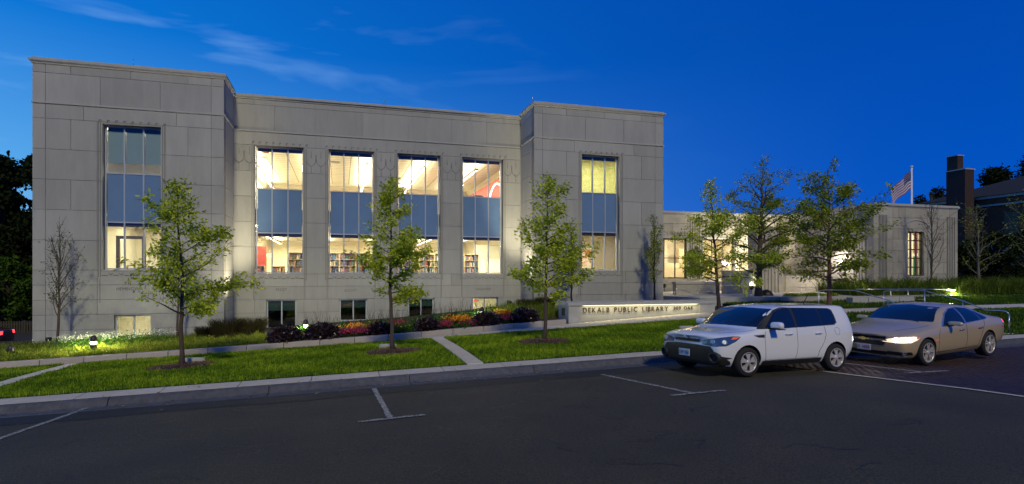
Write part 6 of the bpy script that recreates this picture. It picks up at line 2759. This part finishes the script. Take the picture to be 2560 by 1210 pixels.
def place(root, nfx, nfy, th, local_wheels, scl):
    """stand the car on the road: near front wheel contact at nfx, nfy, turned by th"""
    s_ = Vector(scl)
    fx, fy = local_wheels[0]
    c, s2 = math.cos(th), math.sin(th)

    def wpos(lx, ly):
        lx, ly = lx * s_.x, ly * s_.y
        return (nfx + (lx - fx * s_.x) * c - (ly - fy * s_.y) * s2, nfy + (lx - fx * s_.x) * s2 + (ly - fy * s_.y) * c)
    Z = [gz(*wpos(a, b2)) + ZL for a, b2 in local_wheels]
    zf_, zr, zfar = (Z[0] + Z[2]) / 2, (Z[1] + Z[3]) / 2, (Z[2] + Z[3]) / 2
    wb_ = (local_wheels[1][0] - fx) * s_.x
    tr_ = (local_wheels[2][1] - fy) * s_.y
    pitch = math.atan2(zf_ - zr, wb_)
    roll = math.atan2(zfar - (Z[0] + Z[1]) / 2, tr_)
    Rm = Matrix.Rotation(th, 3, 'Z') @ Matrix.Rotation(pitch, 3, 'Y') @ Matrix.Rotation(roll, 3, 'X')
    off = Rm @ Vector((fx * s_.x, fy * s_.y, 0))
    root.rotation_euler = Rm.to_euler()
    root.location = (nfx - off.x, nfy - off.y, Z[0] - off.z)
    root.scale = scl


ZL = .008
# ---- the white box-shaped hatchback
k_ = empty('parked_car', label='white boxy hatchback parked by the kerb with its black bumper facing left', cat='car')
ST = [
    sec(.02, [(.60, .30, .10), (.66, .40, .09), (.68, .56, .08), (.66, .68, .09), (.62, .78, .10), (.48, .835, .06), (.26, .86, .02), (0, .865)]),
    sec(.14, [(.72, .24, .05), (.80, .36, .04), (.835, .55, .03), (.83, .72, .03), (.79, .85, .05), (.62, .915, .03), (.34, .945, .01), (0, .955)]),
    sec(.42, [(.77, .21), (.86, .34), (.885, .57), (.885, .78), (.855, .885), (.68, .94), (.38, .96), (0, .97)]),
    sec(.84, [(.78, .20), (.875, .34), (.90, .58), (.90, .80), (.87, .925), (.70, .985), (.38, 1.005), (0, 1.015)]),
    sec(1.12, [(.78, .20), (.88, .34), (.90, .58), (.90, .82), (.88, .955), (.775, 1.02, -.02), (.42, 1.045, -.04), (0, 1.055, -.06)]),
    sec(1.42, [(.78, .20), (.88, .34), (.90, .58), (.90, .83), (.89, 1.01), (.83, 1.13), (.735, 1.30), (0, 1.345, -.10)]),
    sec(1.80, [(.78, .20), (.88, .34), (.90, .58), (.90, .84), (.89, 1.02), (.82, 1.27), (.69, 1.50), (0, 1.565, -.10)]),
    sec(2.35, [(.78, .20), (.88, .34), (.90, .58), (.90, .85), (.89, 1.03), (.82, 1.29), (.70, 1.53), (0, 1.61)]),
    sec(3.05, [(.78, .20), (.88, .34), (.90, .58), (.90, .87), (.89, 1.05), (.82, 1.30), (.69, 1.52), (0, 1.60)]),
    sec(3.66, [(.78, .22), (.875, .36), (.895, .60), (.895, .88), (.88, 1.07), (.82, 1.32), (.70, 1.53), (0, 1.60)]),
    sec(3.92, [(.76, .26), (.85, .40), (.875, .62), (.875, .89), (.86, 1.06, .02), (.80, 1.31, .01), (.69, 1.52, -.01), (0, 1.59, .02)]),
    sec(4.06, [(.70, .30), (.80, .44), (.84, .64), (.84, .86), (.81, 1.02), (.75, 1.27, -.03), (.65, 1.44, -.05), (0, 1.51, -.02)]),
    sec(4.13, [(.62, .36), (.72, .46), (.77, .62), (.77, .80), (.74, .96), (.66, 1.16, -.03), (.55, 1.30, -.06), (0, 1.36, -.05)]),
]
body, bvh = loft_body(ST, .2, 'body', M['carwhite'], [(.85, .365), (3.42, .365)], (0, .325), k_, 1.8)
S = Skin(bvh, k_, 0)
# glazing
S.patch('windshield', [(-.79, 1.06), (-.40, 1.075), (0, 1.08), (.40, 1.075), (.79, 1.06), (.745, 1.28), (.675, 1.455), (0, 1.485), (-.675, 1.455), (-.745, 1.28)], 'front', M['carglass'], off=.004, dens=.05)
for md in ('near', 'far'):
    S.patch('side_window', [(1.36, 1.045), (1.62, 1.04), (2.18, 1.05), (2.18, 1.47), (1.98, 1.465), (1.72, 1.38)], md, M['carglass'], off=.009)
    S.patch('side_window', [(2.25, 1.052), (2.98, 1.075), (2.98, 1.47), (2.25, 1.472)], md, M['carglass'], off=.009)
    S.patch('side_window', [(3.01, 1.078), (3.36, 1.10), (3.43, 1.14), (3.42, 1.40), (3.36, 1.445), (3.01, 1.46)], md, M['carglass'], off=.009)
    S.patch('window_frame', [(1.17, 1.02), (1.62, 1.02), (3.38, 1.08), (3.47, 1.13), (3.455, 1.42), (3.38, 1.465), (1.97, 1.49), (1.74, 1.43), (1.47, 1.26)], md, M['trimblack'], off=.005)
    # lower cladding, seams, handles
    S.patch('sill_trim', [(1.27, .20), (3.0, .20), (3.0, .335), (1.27, .325)], md, M['trimblack'], off=.006)
    for pts in ([(1.33, .97), (1.30, .80), (1.34, .34)], [(2.22, 1.03), (2.24, .6), (2.20, .34)], [(3.05, 1.06), (3.10, .86), (3.02, .66), (2.90, .50), (2.86, .34)], [(1.33, .335), (2.86, .345)]):
        S.strip('door_seam', pts, md, M['seam'], .0045)
    S.strip('fuel_flap', [(3.36, .98), (3.42, .86), (3.52, .85), (3.55, .96), (3.47, 1.02), (3.37, 1.0)], md, M['seam'], .003)
    for hx_ in (1.98, 2.86):
        hnd = S.cast(md, hx_, .90)
        if hnd:
            q = MB()
            sgn = -1 if md == 'near' else 1
            yb_ = hnd[0].y
            q.tube([(hx_ - .10, yb_ + sgn * .004, .893), (hx_ - .07, yb_ + sgn * .03, .90), (hx_ + .07, yb_ + sgn * .03, .905), (hx_ + .10, yb_ + sgn * .004, .90)], .013, 6)
            q.build('door_handle', M['carwhite'], k_)
    S.patch('fender_vent', [(1.02, .885), (1.29, .90), (1.29, .84), (1.12, .845)], md, M['trimblack'], off=.005)
    S.strip('vent_frame', [(1.00, .89), (1.30, .905)], md, M['chrome'], .004)
# nose
S.patch('lower_bumper', [(-.63, .655), (-.30, .675), (0, .68), (.30, .675), (.63, .655), (.74, .52), (.86, .42), (.85, .30), (.68, .22), (-.68, .22), (-.85, .30), (-.86, .42), (-.74, .52)], 'front', M['trimblack'], off=.012, dens=.05)
gm = mat('grille_mesh', (.008, .008, .008), .5)
S.patch('lower_grille', [(-.52, .60), (.52, .60), (.60, .44), (.54, .36), (-.54, .36), (-.60, .44)], 'front', gm, off=.016, dens=.05)
q = MB()
for r_i in range(6):
    for c_i in range(26):
        yy = -.54 + c_i * .043 + (.021 if r_i % 2 else 0)
        zz = .385 + r_i * .037
        h = S.cast('front', yy, zz)
        if h:
            p0 = h[0] + h[1] * .020
            q.add([(p0.x, yy - .012, zz), (p0.x, yy, zz - .010), (p0.x, yy + .012, zz), (p0.x - .004, yy, zz + .012)], [(0, 3, 2, 1)])
o_ = q.build('grille_studs', M['trimblack'], k_)
o_['kind'] = 'stuff'
for k in range(5):
    yy = -.42 + k * .21
    S.patch('bumper_slot', [(yy - .085, .655), (yy + .085, .655), (yy + .085, .625), (yy - .085, .625)], 'front', M['black'], off=.018)
S.patch('upper_grille', [(-.33, .795), (.33, .795), (.36, .765), (.34, .735), (-.34, .735), (-.36, .765)], 'front', M['trimblack'], off=.012, dens=.04)
S.strip('grille_frame', [(-.36, .80), (0, .81), (.36, .80), (.39, .765), (.35, .728), (0, .724), (-.35, .728), (-.39, .765), (-.36, .80)], 'front', M['chrome'], .010)
h = S.cast('front', 0, .845)
q = MB()
q.lathe([(0, -.006), (.055, -.004), (.062, .004), (.05, .012), (0, .014)], 20)
bd = q.build('badge', M['chrome'], k_)
bd.location = h[0] + h[1] * .008
bd.scale = (.55, 1.15, 1)
bd.rotation_euler = (0, R(-58), 0)
hm = ('ang', 52, (.35, -.62, 0))
hf = ('ang', -52, (.35, .62, 0))
for md, sg in ((hm, 1), (hf, -1)):
    pol = [(-.30, .70), (-.10, .67), (.12, .69), (.30, .78), (.40, .865), (.24, .875), (.02, .85), (-.22, .80), (-.31, .76)]
    S.patch('headlight', [(a * sg, b2) for a, b2 in pol], md, M['lampglass'], off=.010, dens=.05)
    S.strip('headlight_frame', [(a * sg, b2) for a, b2 in pol + pol[:1]], md, M['black'], .010)
    S.patch('amber_corner', [(a * sg, b2) for a, b2 in [(.20, .81), (.30, .82), (.39, .862), (.24, .862)]], md, M['amber'], off=.014, dens=.03)
    S.patch('bumper_corner', [(a * sg, b2) for a, b2 in [(-.42, .21), (.10, .21), (.11, .37), (.0, .43), (-.42, .50)]], md, M['trimblack'], off=.008)
    for c_u, rr in ((-.13, .055), (.07, .06)):
        hh = S.cast(md, c_u * sg, .755)
        if hh:
            q = MB()
            q.lathe([(0, .0), (rr * .6, .004), (rr, .0), (rr, -.004)], 16)
            e_ = q.build('lamp_reflector', M['reflect'], k_)
            e_.location = hh[0] + hh[1] * .014
            e_.rotation_mode = 'QUATERNION'
            e_.rotation_quaternion = hh[1].to_track_quat('Z', 'Y')
# fog lamp pods
for sg in (-1, 1):
    hh = S.cast(('ang', 40 * -sg, (.2, .66 * sg, 0)), 0, .42)
    if hh:
        q = MB()
        q.lathe([(.13, -.05), (.125, .03), (.095, .05), (.075, .02), (.07, -.01), (0, -.01)], 24)
        e_ = q.build('fog_lamp', M['trimblack'], k_)
        e_.location = hh[0] + hh[1] * .005
        e_.rotation_mode = 'QUATERNION'
        e_.rotation_quaternion = hh[1].to_track_quat('Z', 'Y')
hp = S.cast('front', .06, .47)
plate(k_, (hp[0].x - .022, .06, .475), None, 'D39 1156', M['plateblue'])
# mirrors, wipers, aerial, tail lamps, roof line
for sg in (-1, 1):
    q = MB()
    bme = bmesh.new()
    bmesh.ops.create_uvsphere(bme, u_segments=20, v_segments=12, radius=1)
    for v in bme.verts:
        x, y, z = v.co
        v.co = (abs(x) ** .7 * (1 if x > 0 else -1) * .08 - .02 * abs(y), abs(y) ** .6 * (1 if y > 0 else -1) * .135, max(-.05, abs(z) ** .7 * (1 if z > 0 else -1) * .085))
    mme = bpy.data.meshes.new('mirror')
    bme.to_mesh(mme)
    bme.free()
    mme.materials.append(M['carwhite'])
    mme.polygons.foreach_set('use_smooth', [True] * len(mme.polygons))
    mo = link(bpy.data.objects.new('mirror', mme))
    mo.parent = k_
    mo.location = (1.50, sg * 1.03, 1.10)
    q.tube([(1.52, sg * .86, 1.03), (1.51, sg * .99, 1.045)], .03, 6)
    q.box(1.42, 1.60, sg * 1.03 - .11, sg * 1.03 + .11, 1.012, 1.03)
    q.build('mirror_arm', M['trimblack'], k_)
    S.patch('tail_light', [(sg * .66, 1.12), (sg * .77, 1.12), (sg * .79, .86), (sg * .70, .80), (sg * .64, .9)], 'rear', M['redlens'], off=.006)
S.patch('rear_window', [(-.5, 1.16), (.5, 1.16), (.52, 1.40), (-.52, 1.40)], 'rear', M['carglass'], off=.006, dens=.06)
q = MB()
q.tube([(3.45, -.1, 1.57), (3.62, -.1, 1.80)], [.012, .008], 6)
q.build('aerial', M['black'], k_)
S.strip('roof_seam', [(1.95, -.60), (3.8, -.56)], 'top', M['seam'], .005)
S.strip('roof_seam', [(1.95, .60), (3.8, .56)], 'top', M['seam'], .005)
S.strip('wiper', [(1.16, -.55), (1.20, .08)], 'top', M['black'], .010)
S.strip('wiper', [(1.16, .12), (1.20, .62)], 'top', M['black'], .010)
S.strip('hood_seam', [(.36, -.60), (.80, -.74), (1.14, -.80)], 'top', M['seam'], .004)
S.strip('hood_seam', [(.36, .60), (.80, .74), (1.14, .80)], 'top', M['seam'], .004)
for sg in (-1, 1):
    for wx in (.85, 3.42):
        wheel(k_, wx, sg * .795, .318, .318, .215, .21, 5, 'wide5')
place(k_, 8.46, 10.65, R(7.0), [(.85, -.9), (3.42, -.9), (.85, .9), (3.42, .9)], (1.06, 1.16, 1.0))

# ---- the champagne sedan with its headlights on
m_ = empty('parked_car', label='champagne beige sedan with glowing headlights behind the white hatchback', cat='car')
ST = [
    sec(.02, [(.58, .26, .14), (.66, .36, .12), (.70, .50, .10), (.68, .62, .11), (.62, .70, .10), (.44, .745, .06), (.24, .765, .02), (0, .77)]),
    sec(.18, [(.72, .21, .06), (.80, .32, .05), (.84, .50, .04), (.83, .64, .04), (.78, .75, .04), (.58, .80, .03), (.32, .83, .01), (0, .84)]),
    sec(.55, [(.78, .19), (.88, .30), (.91, .50), (.905, .69), (.87, .81), (.66, .875), (.36, .905), (0, .915)]),
    sec(.98, [(.79, .18), (.89, .30), (.925, .52), (.925, .73), (.895, .85), (.70, .93), (.38, .96), (0, .97)]),
    sec(1.36, [(.79, .18), (.895, .30), (.925, .52), (.925, .75), (.905, .885), (.76, .965, -.02), (.42, 1.0, -.05), (0, 1.015, -.08)]),
    sec(1.75, [(.79, .18), (.895, .30), (.925, .52), (.925, .76), (.91, .90), (.83, 1.02), (.70, 1.19), (0, 1.24, -.14)]),
    sec(2.16, [(.79, .18), (.895, .30), (.925, .52), (.925, .77), (.915, .915), (.82, 1.15), (.63, 1.36), (0, 1.425, -.12)]),
    sec(2.70, [(.79, .18), (.895, .30), (.925, .52), (.925, .78), (.915, .93), (.81, 1.19), (.60, 1.395), (0, 1.465)]),
    sec(3.30, [(.79, .18), (.895, .30), (.925, .52), (.925, .80), (.91, .95), (.80, 1.17), (.58, 1.355), (0, 1.43)]),
    sec(3.80, [(.79, .20), (.89, .32), (.92, .55), (.92, .83), (.895, .98), (.78, 1.09), (.58, 1.195), (0, 1.25, .04)]),
    sec(4.22, [(.77, .22), (.87, .34), (.905, .57), (.905, .85), (.87, .985), (.74, 1.04), (.55, 1.065), (0, 1.085)]),
    sec(4.62, [(.72, .26), (.82, .38), (.86, .58), (.86, .84), (.80, .965), (.64, 1.015), (.40, 1.03), (0, 1.04)]),
    sec(4.80, [(.62, .32), (.72, .42), (.77, .60), (.76, .80), (.69, .92), (.52, .965), (.3, .98), (0, .985)]),
]
body, bvh = loft_body(ST, .2, 'body', M['carbeige'], [(.98, .375), (3.72, .375)], (0, .335), m_, 1.85)
S = Skin(bvh, m_, 0)
S.patch('windshield', [(-.74, 1.025), (-.38, 1.045), (0, 1.05), (.38, 1.045), (.74, 1.025), (.66, 1.22), (.585, 1.35), (0, 1.395), (-.585, 1.35), (-.66, 1.22)], 'front', M['carglass'], off=.004, dens=.05)
for md in ('near', 'far'):
    S.patch('window_frame', [(1.62, .915), (1.90, .905), (3.62, .985), (3.78, 1.03), (3.50, 1.19), (3.20, 1.29), (2.75, 1.345), (2.35, 1.325), (2.05, 1.225)], md, M['chrome'], off=.002)
    S.patch('side_window', [(1.70, .93), (2.50, .95), (2.62, .955), (2.60, 1.325), (2.36, 1.305), (2.08, 1.205)], md, M['carglass'], off=.005)
    S.patch('side_window', [(2.68, .96), (3.36, .99), (3.30, 1.235), (3.14, 1.29), (2.76, 1.328), (2.68, 1.328)], md, M['carglass'], off=.005)
    S.patch('side_window', [(3.40, .992), (3.58, 1.0), (3.70, 1.03), (3.50, 1.15), (3.34, 1.22)], md, M['carglass'], off=.005)
    for pts in ([(1.52, .88), (1.44, .70), (1.46, .30)], [(2.64, .94), (2.68, .6), (2.66, .30)], [(3.50, .985), (3.48, .86), (3.36, .66), (3.26, .45), (3.24, .30)], [(1.46, .30), (3.24, .30)]):
        S.strip('door_seam', pts, md, M['seam'], .0045)
    for hx_ in (2.42, 3.28):
        hnd = S.cast(md, hx_, .80)
        if hnd:
            q = MB()
            sgn = -1 if md == 'near' else 1
            yb_ = hnd[0].y
            q.tube([(hx_ - .10, yb_ + sgn * .004, .795), (hx_ - .07, yb_ + sgn * .028, .80), (hx_ + .07, yb_ + sgn * .028, .805), (hx_ + .10, yb_ + sgn * .004, .80)], .014, 6)
            q.build('door_handle', M['chrome'], m_)
    S.strip('side_marker', [(1.30, .60), (1.44, .605)], md, M['amber'], .010)
    S.strip('side_marker', [(4.42, .74), (4.56, .745)], md, M['redlens'], .012)
    S.strip('sill_crease', [(1.45, .28), (3.20, .34)], md, M['seam'], .005)
S.patch('upper_grille', [(-.48, .725), (0, .735), (.48, .725), (.46, .665), (-.46, .665)], 'front', M['black'], off=.010)
S.patch('upper_grille', [(-.48, .615), (.48, .615), (.42, .50), (-.42, .50)], 'front', M['black'], off=.010)
S.patch('grille_bar', [(-.50, .66), (.50, .66), (.50, .62), (-.50, .62)], 'front', M['chrome'], off=.020)
S.strip('grille_frame', [(-.50, .735), (0, .745), (.50, .735), (.49, .61), (.43, .49), (-.43, .49), (-.49, .61), (-.50, .735)], 'front', M['chrome'], .009)
S.patch('lower_grille', [(-.55, .36), (.55, .36), (.46, .27), (-.46, .27)], 'front', M['black'], off=.010)
S.strip('bumper_lip', [(-.80, .245), (-.4, .235), (.4, .235), (.80, .245)], 'front', M['chrome'], .008)
# small gold bar emblem: a cross-shaped badge on the grille bar
hb_ = S.cast('front', 0, .64)
q = MB()
xb_ = hb_[0].x - .028
q.add([(xb_, -.13, .625), (xb_, -.115, .662), (xb_, .125, .662), (xb_, .11, .625), (xb_ - .01, -.13, .625), (xb_ - .01, -.115, .662), (xb_ - .01, .125, .662), (xb_ - .01, .11, .625)], [(0, 1, 2, 3), (7, 6, 5, 4), (0, 4, 5, 1), (1, 5, 6, 2), (2, 6, 7, 3), (3, 7, 4, 0)])
q.add([(xb_ - .001, -.05, .603), (xb_ - .001, -.035, .684), (xb_ - .001, .055, .684), (xb_ - .001, .04, .603), (xb_ - .012, -.05, .603), (xb_ - .012, -.035, .684), (xb_ - .012, .055, .684), (xb_ - .012, .04, .603)], [(0, 1, 2, 3), (7, 6, 5, 4), (0, 4, 5, 1), (1, 5, 6, 2), (2, 6, 7, 3), (3, 7, 4, 0)])
q.build('badge', mat('gold_badge', (.70, .52, .20), .3, .9), m_)
for md, sg in ((('ang', 48, (.35, -.62, 0)), 1), (('ang', -48, (.35, .62, 0)), -1)):
    pol = [(-.30, .60), (-.06, .585), (.20, .60), (.36, .66), (.44, .72), (.28, .745), (.0, .735), (-.20, .69), (-.29, .64)]
    S.patch('headlight', [(a * sg, b2) for a, b2 in pol], md, M['headon'], off=.010, dens=.05)
    S.strip('headlight_frame', [(a * sg, b2) for a, b2 in pol + pol[:1]], md, M['chrome'], .007)
    S.patch('amber_corner', [(a * sg, b2) for a, b2 in [(.36, .675), (.44, .72), (.35, .735), (.33, .70)]], md, M['amber'], off=.013, dens=.03)
    for c_u, rr in ((-.10, .055), (.17, .05)):
        hh = S.cast(md, c_u * sg, .665)
        if hh:
            q = MB()
            q.lathe([(0, .004), (rr * .7, .004), (rr, -.002)], 16)
            e_ = q.build('lamp_reflector', M['beam'], m_)
            e_.location = hh[0] + hh[1] * .014
            e_.rotation_mode = 'QUATERNION'
            e_.rotation_quaternion = hh[1].to_track_quat('Z', 'Y')
    S.patch('fog_recess', [(a * sg, b2) for a, b2 in [(-.22, .38), (.22, .37), (.26, .30), (-.26, .29)]], md, M['black'], off=.008)
    hh = S.cast(md, .05 * sg, .34)
    if hh:
        q = MB()
        q.lathe([(.05, .0), (.045, .012), (.035, .004), (0, .004)], 16)
        e_ = q.build('fog_lamp', M['chrome'], m_)
        e_.location = hh[0] + hh[1] * .012
        e_.rotation_mode = 'QUATERNION'
        e_.rotation_quaternion = hh[1].to_track_quat('Z', 'Y')
hp = S.cast('front', 0, .43)
plate(m_, (hp[0].x - .012, 0, .425), None, 'E1 4888', M['platered'])
for sg in (-1, 1):
    bme = bmesh.new()
    bmesh.ops.create_uvsphere(bme, u_segments=20, v_segments=12, radius=1)
    for v in bme.verts:
        x, y, z = v.co
        v.co = (abs(x) ** .7 * (1 if x > 0 else -1) * .075 - .02 * abs(y), abs(y) ** .6 * (1 if y > 0 else -1) * .145, max(-.04, abs(z) ** .7 * (1 if z > 0 else -1) * .062))
    mme = bpy.data.meshes.new('mirror')
    bme.to_mesh(mme)
    bme.free()
    mme.materials.append(M['carbeige'])
    mme.polygons.foreach_set('use_smooth', [True] * len(mme.polygons))
    mo = link(bpy.data.objects.new('mirror', mme))
    mo.parent = m_
    mo.location = (1.92, sg * 1.03, .985)
    q = MB()
    q.tube([(1.92, sg * .88, .93), (1.92, sg * .98, .945)], .028, 6)
    q.build('mirror_arm', M['black'], m_)
    S.patch('tail_light', [(sg * .45, .93), (sg * .80, .93), (sg * .80, .80), (sg * .50, .82)], 'rear', M['tailon'], off=.006)
    S.patch('tail_light', [(4.60, .90), (4.76, .90), (4.78, .83), (4.66, .82)], 'near' if sg < 0 else 'far', M['tailon'], off=.006)
S.patch('rear_window', [(-.55, 1.10), (.55, 1.10), (.50, 1.33), (-.50, 1.33)], 'rear', M['carglass'], off=.006, dens=.06)
S.strip('hood_seam', [(.40, -.52), (.90, -.70), (1.34, -.76)], 'top', M['seam'], .004)
S.strip('hood_seam', [(.40, .52), (.90, .70), (1.34, .76)], 'top', M['seam'], .004)
S.strip('wiper', [(1.36, -.55), (1.42, .08)], 'top', M['black'], .010)
for sg in (-1, 1):
    for wx in (.98, 3.72):
        wheel(m_, wx, sg * .82, .328, .328, .238, .22, 5, 'split5')
    l_ = bpy.data.lights.new('headlamp', 'SPOT')
    l_.energy = 16
    l_.color = (1, .82, .6)
    l_.spot_size = R(60)
    l_.spot_blend = .6
    l_.shadow_soft_size = .05
    lo = link(bpy.data.objects.new('headlamp', l_))
    lo.parent = m_
    lo.location = (-.12, sg * .62, .64)
    lo.rotation_euler = (0, R(84), 0)
place(m_, 14.42, 11.32, R(8), [(.98, -.92), (3.72, -.92), (.98, .92), (3.72, .92)], (1.0, 1.22, 1.04))

# ---- a passing car at the far left, braking, seen beyond the planting bed
c_ = empty('passing_car', label='dark car with red tail lamps crossing the car park at the left edge', cat='car')
ST2 = [[(x, y, z) for (x, y, z) in s_] for s_ in ST]
body, bvh = loft_body(ST2, .2, 'body', mat('dark_car_paint', (.10, .02, .02), .25, coat=1), [(.98, .375), (3.72, .375)], (0, .335), c_, 1.85)
S = Skin(bvh, c_, 0)
S.patch('windshield', [(-.74, 1.025), (0, 1.05), (.74, 1.025), (.585, 1.35), (0, 1.395), (-.585, 1.35)], 'front', M['carglass'], off=.004, dens=.08)
for md in ('near', 'far'):
    S.patch('side_window', [(1.70, .93), (3.58, 1.0), (3.70, 1.03), (3.20, 1.27), (2.7, 1.33), (2.36, 1.305), (2.08, 1.205)], md, M['carglass'], off=.005, dens=.08)
    S.patch('tail_light', [(4.60, .90), (4.76, .90), (4.78, .82), (4.66, .80)], md, M['tailon'], off=.006)
for sg in (-1, 1):
    S.patch('tail_light', [(sg * .40, .95), (sg * .80, .94), (sg * .80, .78), (sg * .45, .80)], 'rear', M['tailon'], off=.006)
    for wx in (.98, 3.72):
        wheel(c_, wx, sg * .82, .328, .328, .238, .22, 5, 'split5')
xc_ = col(-70, 33.0)
c_.location = (xc_ - 3.4, 33.0, -3.02 - 7 * .075)
c_.rotation_euler = (0, 0, R(0))
